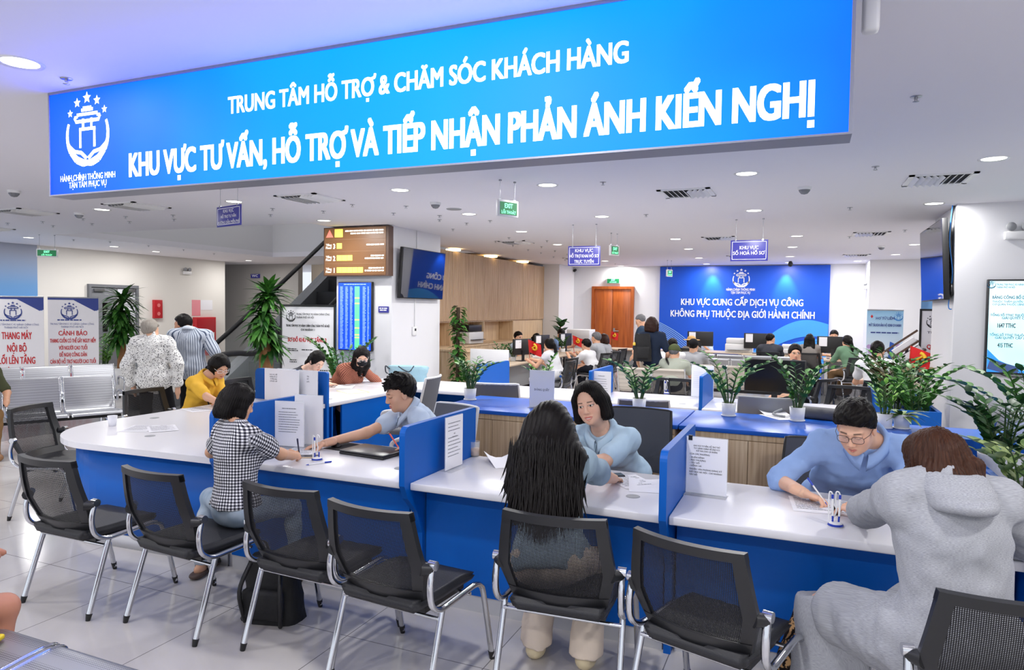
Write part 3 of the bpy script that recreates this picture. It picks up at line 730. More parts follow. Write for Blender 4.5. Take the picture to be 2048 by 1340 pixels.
# ================================================================== chairs
MESHM = mat('black_chair_mesh', (22, 22, 26), .8)
nt, b = NT(MESHM)
tc = node(nt, 'ShaderNodeTexCoord'); sp = node(nt, 'ShaderNodeSeparateXYZ'); nt.links.new(tc.outputs['Object'], sp.inputs[0])
def hole(o, s): return math_n(nt, 'GREATER_THAN', math_n(nt, 'FRACT', math_n(nt, 'MULTIPLY', o, s)), .52)
hl = math_n(nt, 'MULTIPLY', hole(sp.outputs[0], 160), hole(sp.outputs[2], 160))
nt.links.new(math_n(nt, 'SUBTRACT', 1.0, hl), b.inputs['Alpha'])
SEATB = mat('black_chair_leatherette', (34, 35, 40), .5, bump=(160, .15))
FRAMEB = mat('black_chair_frame', (30, 31, 34), .38)
def chair_back(parent, w_top=.225, w_mid=.262, w_bot=.215):
    """curved frame with a stretched mesh; z .47-.88, leaning back"""
    def P(u, z, out=0.0):
        k = (z - .47) / .41
        hw = (w_bot + (w_mid - w_bot) * min(1, k / .4)) if k < .4 else (w_mid + (w_top - w_mid) * (k - .4) / .6)
        y = -.19 - .12 * k - .02 * math.sin(k * PI)
        return Vector((u * hw, y - .045 * (1 - u * u) * 1.0 + out, z))
    m = MB(); N = 12
    us = [-1, -.78] ; U = [i / N * 2 - 1 for i in range(N + 1)]
    def band(ua, ub, za, zb, nu, nz, t=.014):
        G = lambda o: [[P(ua + (ub - ua) * i / nu, za + (zb - za) * j / nz, o) for j in range(nz + 1)] for i in range(nu + 1)]
        A, B = G(-t), G(t)
        m.grid(A); m.grid(B)
        for S, T in ((A, B),):
            for i in range(nu):
                for j in (0, nz): m.add([S[i][j], S[i + 1][j], T[i + 1][j], T[i][j]], [(0, 1, 2, 3)])
            for j in range(nz):
                for i in (0, nu): m.add([S[i][j], S[i][j + 1], T[i][j + 1], T[i][j]], [(0, 1, 2, 3)])
    band(-1, -.8, .475, .88, 2, 10); band(.8, 1, .475, .88, 2, 10)
    band(-1, 1, .848, .885, 12, 1, .018); band(-.98, .98, .465, .52, 12, 1, .017)
    for s in (-1, 1): m.tube([P(s * .92, .635) + Vector((0, 0, 0)), Vector((s * .278, -.228, .63))], [.03, .022], 10)
    m.build('backrest_frame', FRAMEB, parent)
    m = MB(); m.grid([[P(-.82 + 1.64 * i / 12, .505 + .36 * j / 6, -.002) for j in range(7)] for i in range(13)])
    m.build('mesh_back', MESHM, parent)
def make_chair(label, loc=(0, 0, 0), rz=0, group='black mesh-back visitor chairs at the front counter'):
    r = thing('visitor_chair', label, 'chair', loc, rz, group)
    m = MB(); bm = bmesh.new(); bmesh.ops.create_grid(bm, x_segments=12, y_segments=12, size=1)
    for q in bm.verts:
        x, y = q.co.x, q.co.y
        wd = .235 if y > -.2 else .235 + .02 * (y + .2)
        q.co = Vector((x * wd, -.02 + y * .245, .475 - .02 * max(0, y - .55) ** 1 * 2 - .012 * (1 - x * x) * (1 - y * y) + .01 * max(0, -y - .6)))
    top = [q.co.copy() for q in bm.verts]
    ext = bmesh.ops.extrude_face_region(bm, geom=bm.faces[:])
    for e in ext['geom']:
        if isinstance(e, bmesh.types.BMVert): e.co.z = .415; e.co.x *= .9; e.co.y = -.02 + (e.co.y + .02) * .92
    bmesh.ops.recalc_face_normals(bm, faces=bm.faces)
    bmesh.ops.bevel(bm, geom=[e for e in bm.edges if len(e.link_faces) == 2 and e.calc_face_angle(0) > .6], offset=.014, segments=2, affect='EDGES')
    m.bm(bm, 0, True); m.build('seat', SEATB, r)
    chair_back(r)
    for s in (-1, 1):
        rail = bez([(s * .278, -.228, .645), (s * .281, -.25, .56), (s * .28, -.235, .475), (s * .277, -.17, .43), (s * .272, -.06, .425), (s * .268, .12, .43)], 5) + bez([(s * .268, .15, .428), (s * .27, .19, .41), (s * .272, .22, .35), (s * .276, .30, .018)], 5)
        MB().tube(rail, .0135, 10, flat=1.15).build('side_frame', CHROME, r)
        lg = MB().tube([(s * .272, -.14, .425), (s * .278, -.27, .03)], .0145, 10).build('leg', CHROME, r)
        MB().tube([(s * .278, -.268, .036), (s * .279, -.277, .0)], [.017, .012], 10).build('rubber_foot', BLACKP, lg)
        MB().tube([(s * .2755, .294, .045), (s * .2762, .303, .0)], [.017, .012], 10).build('rubber_foot', BLACKP, r)
        MB().tube([(s * .262, -.228, .645), (s * .298, -.228, .645)], .021, 14).build('pivot_cap', CHROME, r)
    MB().tube([(-.27, -.165, .385), (.27, -.165, .385)], .009, 8).tube([(-.27, .1, .40), (.27, .1, .40)], .009, 8).box(-.2, .2, -.17, .15, .395, .42, 1).build('crossbar', [CHROME, BLACKP], r)
    return r
CH = make_chair('empty black mesh-back chair at the left end, second from the bench', (-3.87, 2.80, 0), math.radians(0))
def chair(label, x, y, deg, group=None): return dup(CH, (x, y, 0), math.radians(deg), label, group)
chair('black mesh-back chair the checked-shirt woman sits on', -3.09, 2.85, -4)
chair('empty black mesh-back chair just right of the checked-shirt woman', -2.29, 2.89, -2)
chair('empty black mesh-back chair in front of the partition left of the long-haired woman', -1.70, 2.80, -5)
chair('black mesh-back chair the long-haired woman sits on', -.98, 3.03, 4)
chair('empty black mesh-back chair between the long-haired woman and the woman in grey', -.30, 2.93, -17)
chair('black mesh-back chair of the woman in grey, cut by the right edge', .58, 2.83, 8)
chair('empty black chair turned sideways at the rounded counter end', -5.64, 3.79, -72)
chair('black chair behind the woman in yellow', -5.83, 4.93, -90)
gb = 'black mesh-back visitor chairs in the far hall'
chair('black chair of the patterned-blouse woman on the left wing', -5.75, 7.0, -95, gb)
chair('black chair of the woman with the hair tie on the left wing', -5.78, 6.15, -85, gb)
for (lb, px, py, z, dg) in (('left of two chairs side-on before the wooden door', 1256, 696, .88, 80), ('right of two chairs side-on before the wooden door', 1277, 694, .88, 76), ('empty black chair third along the far desk', 1140, 722, .88, 92)):
    q = ZP(px, py, z); chair(lb, q.x - (.3 if 'third' in lb else -.12), q.y, dg, gb)
for (lb, px, py, z, dg) in (('empty black chair behind the counter with the pen, back row middle', 1345, 760, .88, 180), ('empty black chair on the back row beyond the glasses man', 1690, 772, .88, 172), ('black chair behind the smiling woman head, back row', 1252, 775, .88, 175)):
    q = ZP(px, py, z); chair(lb, q.x, max(8.52, q.y - .33), dg, gb)

def staff_chair(label, x, y, deg, fab, frame, zt=1.0, arms=True, group='grey office chairs inside the counter'):
    r = thing('office_chair', label, 'office chair', (x, y, 0), math.radians(deg), group)
    m = MB()
    m.grid([[Vector((.235 * u * (1 - .12 * max(0, v - .5)), -.24 - .1 * v - .05 * (1 - u * u) + .05, .55 + (zt - .55) * v)) for v in np.linspace(0, 1, 8)] for u in np.linspace(-1, 1, 11)])
    m.grid([[Vector((.235 * u * (1 - .12 * max(0, v - .5)), -.215 - .1 * v - .05 * (1 - u * u) + .05, .55 + (zt - .55) * v)) for v in np.linspace(0, 1, 8)] for u in np.linspace(-1, 1, 11)])
    m.build('backrest', fab, r)
    edge = [Vector((.24 * u * (1 - .12 * max(0, v - .5)), -.228 - .1 * v - .05 * (1 - u * u) + .05, .55 + (zt - .55) * v)) for u, v in [(-1, t) for t in np.linspace(0, 1, 8)] + [(t, 1) for t in np.linspace(-.9, .9, 9)] + [(1, t) for t in np.linspace(1, 0, 8)]]
    MB().tube(edge, .013, 8).build('back_frame', frame, r)
    MB().bbox(-.24, .24, -.22, .25, .43, .49, .025, 0, None, 3).build('seat', fab, r)
    if arms:
        for s in (-1, 1):
            MB().tube(bez([(s * .25, -.16, .46), (s * .29, -.17, .6), (s * .29, -.1, .68), (s * .29, .12, .68), (s * .29, .17, .62), (s * .25, .12, .45)], 5), .017, 8).build('armrest', frame, r)
    MB().tube([(0, 0, .08), (0, 0, .43)], .028, 12).build('gas_column', BLACKP, r)
    m = MB()
    for k in range(5):
        a = 2 * PI * k / 5; m.tube([(0, 0, .1), (.27 * math.cos(a), .27 * math.sin(a), .06)], [.025, .016], 8)
    m.build('star_base', frame, r)
    for k in range(5):
        a = 2 * PI * k / 5; MB().lathe([(0, -.02), (.028, -.02), (.028, .02), (0, .02)], 12, (0, 0, 0), 0, True, Matrix.Translation((.28 * math.cos(a), .28 * math.sin(a), .028)) @ Matrix.Rotation(a, 4, 'Z') @ Matrix.Rotation(PI / 2, 4, 'Y')).build('caster', BLACKP, r)
    return r
GMESH = mat('grey_chair_mesh', (104, 106, 114), .8); GFAB = mat('charcoal_chair_fabric', (84, 86, 94), .85); WFR = mat('white_chair_frame', (228, 228, 230), .4)
staff_chair('grey office chair behind the man in pale blue, turned to the left wing', -3.85, 6.25, 100, GMESH, WFR, 1.02)
staff_chair('white-armed office chair the man in pale blue sits on', -2.68, 4.72, 165, GMESH, WFR, .95)
staff_chair('charcoal office chair of the smiling woman', -1.14, 4.86, 178, GFAB, BLACKP, 1.0)
staff_chair('office chair of the man in glasses', .12, 4.72, 180, GFAB, BLACKP, .9)
staff_chair('grey office chair with white frame behind the first potted plant', -2.95, 6.62, 15, GMESH, WFR, .98)
staff_chair('grey office chair with white frame behind the second potted plant', -1.42, 6.58, 12, GMESH, WFR, .92)
staff_chair('rounded grey office chair before the large black monitor', -.3, 6.62, 0, mat('pale_grey_chair', (140, 142, 150), .8), GREYP, 1.0)

# ================================================================== perforated steel benches
PERF = mat('perforated_steel', (168, 170, 176), .38, .85); nt, b = NT(PERF)
tc = node(nt, 'ShaderNodeTexCoord'); vo = node(nt, 'ShaderNodeTexVoronoi'); vo.inputs['Scale'].default_value = 110; vo.inputs['Randomness'].default_value = 0
nt.links.new(tc.outputs['Object'], vo.inputs['Vector'])
cr = ramp(nt, vo.outputs['Distance'], [(.28, (112, 114, 118)), (.36, (184, 186, 192))]); nt.links.new(cr, b.inputs['Base Color'])
PERFW = mat('beige_perforated_steel', (196, 186, 172), .5, .2)
nt, b = NT(PERFW); tc = node(nt, 'ShaderNodeTexCoord'); vo = node(nt, 'ShaderNodeTexVoronoi'); vo.inputs['Scale'].default_value = 50; vo.inputs['Randomness'].default_value = 0
nt.links.new(tc.outputs['Object'], vo.inputs['Vector'])
nt.links.new(ramp(nt, vo.outputs['Distance'], [(.24, (120, 112, 104)), (.3, (206, 198, 186))]), b.inputs['Base Color'])
def bench(label, loc, rz, n=3, sheet=PERF, pitch=.58, arms=True, group='perforated steel waiting benches', zt=.82):
    r = thing('waiting_bench', label, 'waiting bench', loc, rz, group)
    W = n * pitch
    prof = [(.27, .40), (.255, .425), (.2, .435), (.0, .415), (-.14, .405), (-.2, .42), (-.235, .47), (-.27, .58), (-.31, .72), (-.335, zt - .03), (-.35, zt), (-.365, zt - .005), (-.37, zt - .03)]
    pr2 = [(p.x, p.y) for p in bez([(a, bb, 0) for a, bb in prof], 3)]
    for i in range(n):
        x0 = -W / 2 + i * pitch + .02; x1 = x0 + pitch - .04
        m = MB(); m.grid([[Vector((x, y, z)) for (y, z) in pr2] for x in np.linspace(x0, x1, 4)])
        s = m.build('seat_shell', sheet, r)
        for x in (x0, x1): MB().tube([(x, y, z - .004) for (y, z) in pr2], .011, 8).build('shell_rim', CHROME, s)
    MB().box(-W / 2, W / 2, -.06, .02, .33, .38).build('beam', BLACKP, r)
    for s in (-1, 1):
        x = s * (W / 2 - .2)
        MB().tube([(x, -.02, .34), (x, -.02, .06)], .025, 10).tube(bez([(x, .28, .02), (x, .0, .07), (x, -.3, .02)], 6), .02, 8).build('leg', CHROME, r)
        if arms: MB().tube(bez([(s * (W / 2 + .02), -.25, .5), (s * (W / 2 + .02), -.2, .63), (s * (W / 2 + .02), .1, .63), (s * (W / 2 + .02), .18, .58), (s * (W / 2 + .02), .12, .42)], 6), .016, 8).build('armrest', CHROME, r)
    return r
bench('perforated steel bench in the bottom left corner, nearest of all', (-2.62, 1.47, 0), math.radians(0), 4, zt=.62)
bench('steel bench on the left behind the turned chair', (-8.28, 5.23, 0), math.radians(-115), 3)
bench('steel bench end with a black armrest, behind the left bench by the lift banner', (-9.75, 6.35, 0), math.radians(-115), 3)
gw = 'rows of waiting benches before the feature wall'
bench('beige perforated bench the green-cap man sits on', (-2.28, 11.35, 0), 0, 2, PERFW, .56, False, gw)
bench('perforated bench row second behind the large monitor', (-1.25, 12.55, 0), 0, 4, PERFW, .56, False, gw)
bench('perforated bench row third behind the large monitor', (-1.35, 14.3, 0), 0, 4, PERF, .56, False, gw)
bench('perforated bench row nearest the feature wall', (-1.2, 15.6, 0), 0, 4, PERF, .56, False, gw)
bench('steel bench against the right pillar beyond the far planter', (1.52, 8.1, 0), math.radians(90), 3, PERF, .56, False)

# ================================================================== far desks
def far_desk(label, x0, x1, y0, y1, panel):
    r = thing('office_desk', label, 'desk', ((x0 + x1) / 2, (y0 + y1) / 2, 0), 0, 'pale wood office desks in the far hall')
    wp('worktop', MB().bbox(x0, x1, y0, y1, .72, .75, .004), BACKLEDGE, r)
    if panel == 'x': wp('modesty_panel', MB().box(x1 - .3, x1 - .28, y0 + .1, y1 - .1, .25, .7), GREYP, r)
    else: wp('modesty_panel', MB().box(x0 + .1, x1 - .1, y0 + .22, y0 + .24, .2, .7), GREYP, r)
    for (x, y) in ((x0 + .05, y0 + .05), (x1 - .05, y0 + .05), (x0 + .05, y1 - .05), (x1 - .05, y1 - .05)): wp('leg', MB().box(x - .03, x + .03, y - .03, y + .03, 0, .72), KICK, r)
    return r
far_desk('nearest pale wood desk along the oak shelving, with the white screen panel', -5.5, -4.75, 10.95, 12.85, 'x')
far_desk('middle pale wood desk along the oak shelving', -5.5, -4.75, 12.87, 14.77, 'x')
far_desk('farthest pale wood desk along the oak shelving', -5.5, -4.75, 14.79, 16.7, 'x')
far_desk('pale wood desk before the wooden double door', -4.7, -3.3, 17.1, 17.8, 'y')
far_desk('pale wood desk left part before the feature wall', -3.1, -1.4, 17.2, 18.0, 'y')
far_desk('pale wood desk right part before the feature wall', -1.38, .3, 16.9, 17.7, 'y')
far_desk('pale wood desk of the woman in green', .35, 1.7, 15.9, 16.7, 'y')
r = thing('desk_screen', 'white modesty screen standing on the nearest pale wood desk', 'desk screen', (-5.1, 10.98, .75)); wp('panel', MB().bbox(-5.48, -4.74, 10.96, 10.99, .75, 1.02, .004), WHITEP, r)
far2 = thing('office_desk', 'small pale desk beyond the planter with a red flag', 'desk', (1.1, 11.4, 0), 0, 'pale wood office desks in the far hall')
wp('worktop', MB().bbox(.75, 1.5, 10.9, 11.9, .72, .75, .004), BACKLEDGE, far2); wp('modesty_panel', MB().box(.78, 1.47, 10.95, 10.97, .0, .72).box(.78, 1.47, 11.85, 11.87, 0, .72), KICK, far2)

# ================================================================== boards, screens, banners
def screen_mat(name, rgb, e=1.0):
    m = mat(name, rgb, .25, emit=e); return m
# brown floor directory on the column
BROWN = mat('brown_lit_board', (112, 76, 44), .4, emit=.45, noise=(5, .12))
fd = thing('floor_directory', 'brown illuminated floor directory with yellow icons on the white column', 'sign board', (-6.51, 9.0, 2.225))
wp('case', MB().box(-7.12, -5.905, 8.985, 9.12, 2.22, 2.985), mat('brown_metal', (92, 66, 52), .5), fd)
wp('face', MB().box(-7.10, -5.95, 8.98, 8.985, 2.235, 2.97), BROWN, fd)
t = MB()
for z in (2.41, 2.60, 2.79): t.box(-7.09, -5.96, 8.977, 8.98, z, z + .006)
wp('divider_line', t, mat('brown_line', (150, 112, 80), .5), fd)
YEL = mat('yellow_lit_icon', (244, 230, 90), .5, emit=.95); REDL = mat('red_lit_icon', (238, 120, 104), .5, emit=.9); LITW = mat('white_lit_letter', (255, 252, 240), .5, emit=1.0)
t = MB().prism([(-7.07, 2.83), (-6.93, 2.83), (-7.0, 2.95)], 0, .002, 0, Matrix(((1, 0, 0, 0), (0, 0, 1, 8.976), (0, 1, 0, 0), (0, 0, 0, 1)))); wp('warning_triangle', t, REDL, fd)
t = MB(); t.box(-6.9, -6.75, 8.976, 8.98, 2.83, 2.955)
wp('pictogram', t, YEL, fd)
for n_, z in ((1, 2.65), (3, 2.46), (5, 2.27)):
    for k in range(n_): wp('pictogram', MB().box(-6.86 + k * .1, -6.765 + k * .1, 8.976, 8.98, z, z + .085), YEL, fd)
t = MB()
for fl, z in (('3', 2.65), ('2', 2.46), ('1', 2.27)):
    put_text(t, 'Tầng', -7.07, -6.96, z + .045, .035, bold=.02, y=8.976); put_text(t, 'Floor', -7.07, -6.96, z, .035, bold=.02, y=8.976); put_text_c(t, fl, -6.91, z, .08, bold=.03, y=8.976)
for z, x0 in ((2.91, -6.7), (2.87, -6.6), (2.69, -6.3), (2.52, -6.22), (2.48, -6.33), (2.33, -6.26), (2.29, -6.33)): gibberish(t, x0, -5.98, z, .022, y=8.976)
wp('lettering', t, LITW, fd)
# tall blue status screen
ds = thing('directory_screen', 'tall blue portrait screen of a status table with a green column on the white column', 'screen', (-6.57, 9.1, 1.04))
wp('bezel', MB().bbox(-6.895, -6.255, 9.06, 9.118, 1.04, 2.13, .008), BLACKP, ds)
wp('screen', MB().box(-6.88, -6.27, 9.055, 9.06, 1.055, 2.115), screen_mat('blue_table_screen', (22, 70, 224), .9), ds)
t = MB()
for i in range(46):
    z = 1.075 + i * .0215
    for x0, wd in ((-6.85, .06), (-6.75, .05), (-6.66, .05), (-6.42, .06), (-6.33, .03)): t.box(x0, x0 + wd * random.uniform(.7, 1), 9.052, 9.055, z, z + .009)
gibberish(t, -6.78, -6.36, 2.085, .012, y=9.054); 
wp('table_text', t, mat('pale_screen_text', (150, 186, 250), .5, emit=.8), ds)
t = MB()
for i in range(46):
    z = 1.07 + i * .0215; t.box(-6.57, -6.48, 9.051, 9.055, z, z + .02, random.choice([0, 0, 0, 1, 2 if i % 5 == 0 else 0]))
wp('status_column', t, [mat('green_cell', (96, 214, 140), .5, emit=.8), mat('amber_cell', (220, 200, 120), .5, emit=.8), mat('orange_cell', (232, 140, 110), .5, emit=.8)], ds)
r = thing('wall_plate', 'small dark blue plate on the white column right of the portrait screen', 'sign plate', (-6.02, 9.11, 1.65)); 
q0, q1 = YP(757, 625, 9.11), YP(777, 613, 9.11); wp('plate', MB().box(q0.x, q1.x, 9.105, 9.12, q0.z, q1.z), NAVY, r); t = MB(); gibberish(t, q0.x + .02, q1.x - .02, (q0.z * .4 + q1.z * .6), .018, y=9.103); gibberish(t, q0.x + .03, q1.x - .03, (q0.z * .7 + q1.z * .3), .018, y=9.103); wp('lettering', t, WHITEINK, r)
# black wall screens
SCREENOFF = mat('dark_screen_glass', (14, 16, 34), .025, spec=.9)
tv = thing('wall_screen', 'black switched-off wall screen on the right face of the white column', 'screen', (-5.86, 9.88, 1.88))
Mt = Matrix.Translation((-5.83, 9.88, 2.28)) @ Matrix.Rotation(math.radians(4), 4, 'Y')
wp('casing', MB().bbox(-.03, .03, -.68, .68, -.4, .4, .006, 0, Mt), BLACKP, tv); wp('screen', MB().box(.03, .033, -.67, .67, -.385, .39, 0, Mt), SCREENOFF, tv)
wp('bracket', MB().box(-5.93, -5.86, 9.7, 10.05, 2.15, 2.4), BLACKP, tv)
wp('cable', MB().tube([(-5.92, 9.85, 2.66), (-5.92, 9.85, 3.0)], .008, 6).tube([(-5.92, 9.8, 1.35), (-5.92, 9.8, 1.9)], .008, 6), WHITEP, tv)
r = thing('thermostat', 'small white thermostat on the right face of the column below the black screen', 'thermostat', (-5.92, 9.8, 1.25)); q = XP(829, 663, -5.92)
wp('body', MB().bbox(-5.93, -5.9, q.y - .07, q.y + .05, q.z - .06, q.z + .08, .005), WHITEP, r); wp('display', MB().box(-5.9, -5.897, q.y - .03, q.y + .02, q.z + .01, q.z + .05), INK, r)
tv = thing('wall_screen', 'tilted dark wall screen on the left face of the right pillar', 'screen', (1.47, 10.1, 1.9))
Mt = Matrix.Translation((1.45, 10.1, 2.38)) @ Matrix.Rotation(math.radians(-3), 4, 'Y')
wp('casing', MB().bbox(-.03, .03, -.84, .84, -.47, .47, .006, 0, Mt), BLACKP, tv); wp('screen', MB().box(-.033, -.03, -.83, .83, -.455, .46, 0, Mt), SCREENOFF, tv)
wp('bracket', MB().box(1.48, 1.545, 9.9, 10.3, 2.2, 2.5), BLACKP, tv)
r = thing('cable_bundle', 'bundle of black and blue cables hanging behind the tilted screen on the pillar', 'cable', (1.53, 9.35, 2.0))
wp('black_cable', MB().tube(bez([(1.53, 9.4, 3.0), (1.5, 9.38, 2.7), (1.53, 9.37, 2.3), (1.51, 9.35, 2.02)], 6), .012, 8).tube(bez([(1.52, 9.34 + .07 * math.cos(t), 2.02 + .07 * math.sin(t)) for t in np.linspace(0, 2 * PI, 9)], 3), .014, 8), BLACKP, r)
wp('blue_cable', MB().tube(bez([(1.51, 9.36, 3.0), (1.49, 9.34, 2.6), (1.53, 9.33, 2.2), (1.5, 9.32, 1.85), (1.53, 9.3, 1.8)], 6), .006, 6), mat('blue_cable', (40, 120, 200), .5), r)
# big right screen
bs = thing('wall_screen', 'large pale cyan screen of figures on the wall at the right edge', 'screen', (2.55, 9.22, 1.09))
wp('bezel', MB().bbox(1.85, 3.55, 9.2, 9.26, 1.085, 2.14, .006), BLACKP, bs)
m = screen_mat('pale_cyan_screen', (196, 240, 246), .92); nt, b = NT(m)
tc = node(nt, 'ShaderNodeTexCoord'); n = node(nt, 'ShaderNodeTexNoise'); n.inputs['Scale'].default_value = 1.6; nt.links.new(tc.outputs['Object'], n.inputs[0])
nt.links.new(ramp(nt, n.outputs['Fac'], [(.35, (150, 226, 240)), (.6, (206, 242, 248))]), b.inputs['Emission Color'])
wp('screen', MB().box(1.87, 3.53, 9.195, 9.2, 1.105, 2.12), m, bs)
t = MB()
def T(s, px, pz, px2, cap, mi=0, bold=.012):
    a, b2 = YP(px, pz, 9.194), YP(px2, pz, 9.194); put_text(t, s, a.x, b2.x, a.z, cap, bold=bold, y=9.194, mi=mi)
T('TRUNG TÂM PHỤC VỤ HÀNH CHÍNH CÔNG', 1993, 571, 2076, .022); T('THÀNH PHỐ HÀ NỘI', 1993, 576.5, 2030, .022)
T('BẢNG CÔNG BỐ DANH MỤC', 1985, 597.5, 2086, .034, bold=.02); T('THUỘC THẨM QUYỀN GIẢI QUYẾT', 1985, 605, 2080, .022); T('CƠ QUAN THUỘC UBND THÀNH PHỐ', 1985, 610.5, 2085, .022)
T('TỔNG SỐ TTHC THUỘC THẨM QUYỀN', 1981, 632, 2096, .026, bold=.02); T('GIẢI QUYẾT CẤP', 2004, 638, 2057, .026, bold=.02)
T('TỔNG SỐ TTHC THUỘC THẨM QUYỀN', 1979, 671.5, 2096, .026, bold=.02); T('GIẢI QUYẾT CẤP XÃ', 1990, 677.5, 2056, .026, bold=.02)
wp('lettering', t, mat('teal_screen_text', (38, 96, 132), .5), bs)
t = MB(); T('1647 TTHC', 1995, 655, 2031, .05, bold=.02); T('415 TTHC', 1995, 694.5, 2025, .05, bold=.02); wp('figures', t, INK, bs)
t = MB(); a = YP(1983, 569, 9.194); emblem(t, a.x, a.z, .04, y=9.194); wp('emblem', t, mat('teal_screen_text', (0, 0, 0)), bs)
t = MB().prism([(1.87, 1.105), (2.28, 1.105), (2.12, 1.17), (1.98, 1.24), (1.87, 1.36)], 0, .001, 0, Matrix(((1, 0, 0, 0), (0, 0, 1, 9.193), (0, 1, 0, 0), (0, 0, 0, 1)))).prism([(1.87, 1.14), (2.0, 1.105), (2.16, 1.105), (2.17, 1.17), (1.9, 1.25)], .0012, .002, 1, Matrix(((1, 0, 0, 0), (0, 0, 1, 9.191), (0, 1, 0, 0), (0, 0, 0, 1))))
wp('corner_graphic', t, [mat('azure_screen', (40, 130, 220), .5, emit=.8), mat('navy_screen', (56, 76, 124), .5, emit=.6)], bs)
wp('cable', MB().tube(bez([(2.0, 9.23, 1.09), (2.08, 9.23, 1.06), (2.25, 9.23, 1.06), (2.35, 9.23, 1.09)], 5), .006, 6), BLACKP, bs)

# ------------------------------------------------------------------ roll-up banners and poster stands
def banner(label, cx, cy, deg, wd, z0, z1, face, group=None):
    r = thing('roll_up_banner', label, 'banner', (cx, cy, 0), math.radians(deg), group)
    MB().bbox(-wd / 2, wd / 2, -.06, .06, 0, .07, .015).build('base_case', STEEL, r)
    MB().box(-wd / 2, wd / 2, -.006, .0, z0, z1).build('sheet', face, r)
    MB().tube([(-wd / 2, -.003, z1), (wd / 2, -.003, z1)], .012, 8).build('top_rail', STEEL, r)
    MB().tube([(0, .03, .05), (0, .01, z1)], .008, 6).build('pole', STEEL, r)
    return r
def bn(r, name, fn, m): t = MB(); fn(t); t.build(name, m, r)
BANW = mat('banner_white', (236, 234, 238), .5)
def red_banner(label, cx, cy, deg, lines, wd=.76):
    r = banner(label, cx, cy, deg, wd, .1, 1.83, BANW, 'white roll-up banners with red lettering')
    XZ = Matrix(((1, 0, 0, 0), (0, 0, 1, -.008), (0, 1, 0, 0), (0, 0, 0, 1)))
    MB().prism([(-wd / 2, 1.79), (wd / 2, 1.79), (wd / 2, 1.83), (-wd / 2, 1.83)], 0, .001, 0, XZ).prism([(0, 1.79), (wd / 2 - .06, 1.6), (wd / 2, 1.62), (wd / 2, 1.79)], 0, .001, 0, XZ).build('navy_border', mat('navy_print', (42, 62, 140), .5), r)
    MB().box(-wd / 2, wd / 2, -.008, -.007, .1, .17).build('navy_footer', mat('navy_print', (42, 62, 140), .5), r)
    MB().prism([(.1, 1.79), (wd / 2 - .08, 1.62), (wd / 2 - .02, 1.6), (.3, 1.79)], .001, .002, 0, XZ).build('azure_stripe', mat('azure_print', (60, 140, 216), .5), r)
    bn(r, 'emblem', lambda t: emblem(t, -.06, 1.59, .125, y=-.009), mat('navy_print', (0, 0, 0)))
    def hd(t):
        gibberish(t, -.24, .12, 1.43, .02, y=-.009); put_text_c(t, 'TRUNG TÂM PHỤC VỤ HÀNH CHÍNH CÔNG', -.02, 1.355, .032, y=-.009, maxw=wd * .86); put_text_c(t, 'THÀNH PHỐ HÀ NỘI', -.02, 1.305, .032, y=-.009, maxw=wd * .6)
    bn(r, 'heading', hd, mat('navy_print', (0, 0, 0)))
    def bd(t):
        for s, z, cp, mw in lines: put_text_c(t, s, -.01, z, cp, bold=.017, y=-.009, maxw=mw * wd, cond=.72, res=2)
    bn(r, 'lettering', bd, REDINK)
    return r
red_banner('white roll-up banner reading cảnh báo beside the lift banner', -11.81, 8.10, 46, [('CẢNH BÁO', 1.17, .085, .6), ('THANG CUỐN CÓ THỂ GÂY NGUY HIỂM', 1.045, .07, .9), ('VỚI NGƯỜI CAO TUỔI', .92, .07, .56), ('ĐỀ NGHỊ CÔNG DÂN', .80, .07, .54), ('CÁN BỘ HỖ TRỢ NGƯỜI CAO TUỔI', .68, .07, .9), ('KHI DI CHUYỂN TRÊN THANG CUỐN', .56, .07, .94), ('HOẶC SỬ DỤNG THANG MÁY', .44, .07, .76), ('NỘI BỘ ĐỂ LÊN CÁC TẦNG', .32, .07, .7)])
red_banner('white roll-up banner reading thang máy nội bộ at the left edge', -12.00, 7.28, 40, [('THANG MÁY', 1.13, .12, .56), ('NỘI BỘ', .92, .12, .36), ('LỐI LÊN TẦNG', .72, .12, .68), ('DÀNH CHO', .52, .12, .5), ('NGƯỜI CAO TUỔI', .32, .12, .8)])
# bank-style banner at the right
PBL = mat('pale_blue_banner', (176, 208, 238), .45)
nt, b = NT(PBL); tc = node(nt, 'ShaderNodeTexCoord'); sp = node(nt, 'ShaderNodeSeparateXYZ'); nt.links.new(tc.outputs['Object'], sp.inputs[0])
nt.links.new(ramp(nt, math_n(nt, 'DIVIDE', sp.outputs[2], 1.8), [(.3, (150, 190, 240)), (.62, (226, 238, 248)), (.98, (150, 200, 234))]), b.inputs['Base Color'])
r = banner('pale blue roll-up banner with a phone drawing before the white return wall', 1.16, 12.6, 0, .52, .08, 1.795, PBL)
bn(r, 'lettering', lambda t: (put_text_c(t, 'HƠ TỪ LIÊM', -.0, 1.64, .045, bold=.02, y=-.009, maxw=.26), put_text_c(t, 'MỞ TÀI KHOẢN HỘ KINH DOANH', .0, 1.53, .045, bold=.02, y=-.009, maxw=.46), gibberish(t, -.2, .2, 1.42, .02, y=-.009), gibberish(t, -.18, .02, 1.12, .024, y=-.009)), mat('navy_print', (0, 0, 0)))
bn(r, 'emblem', lambda t: emblem(t, .19, 1.69, .06, y=-.009), mat('azure_print', (0, 0, 0)))
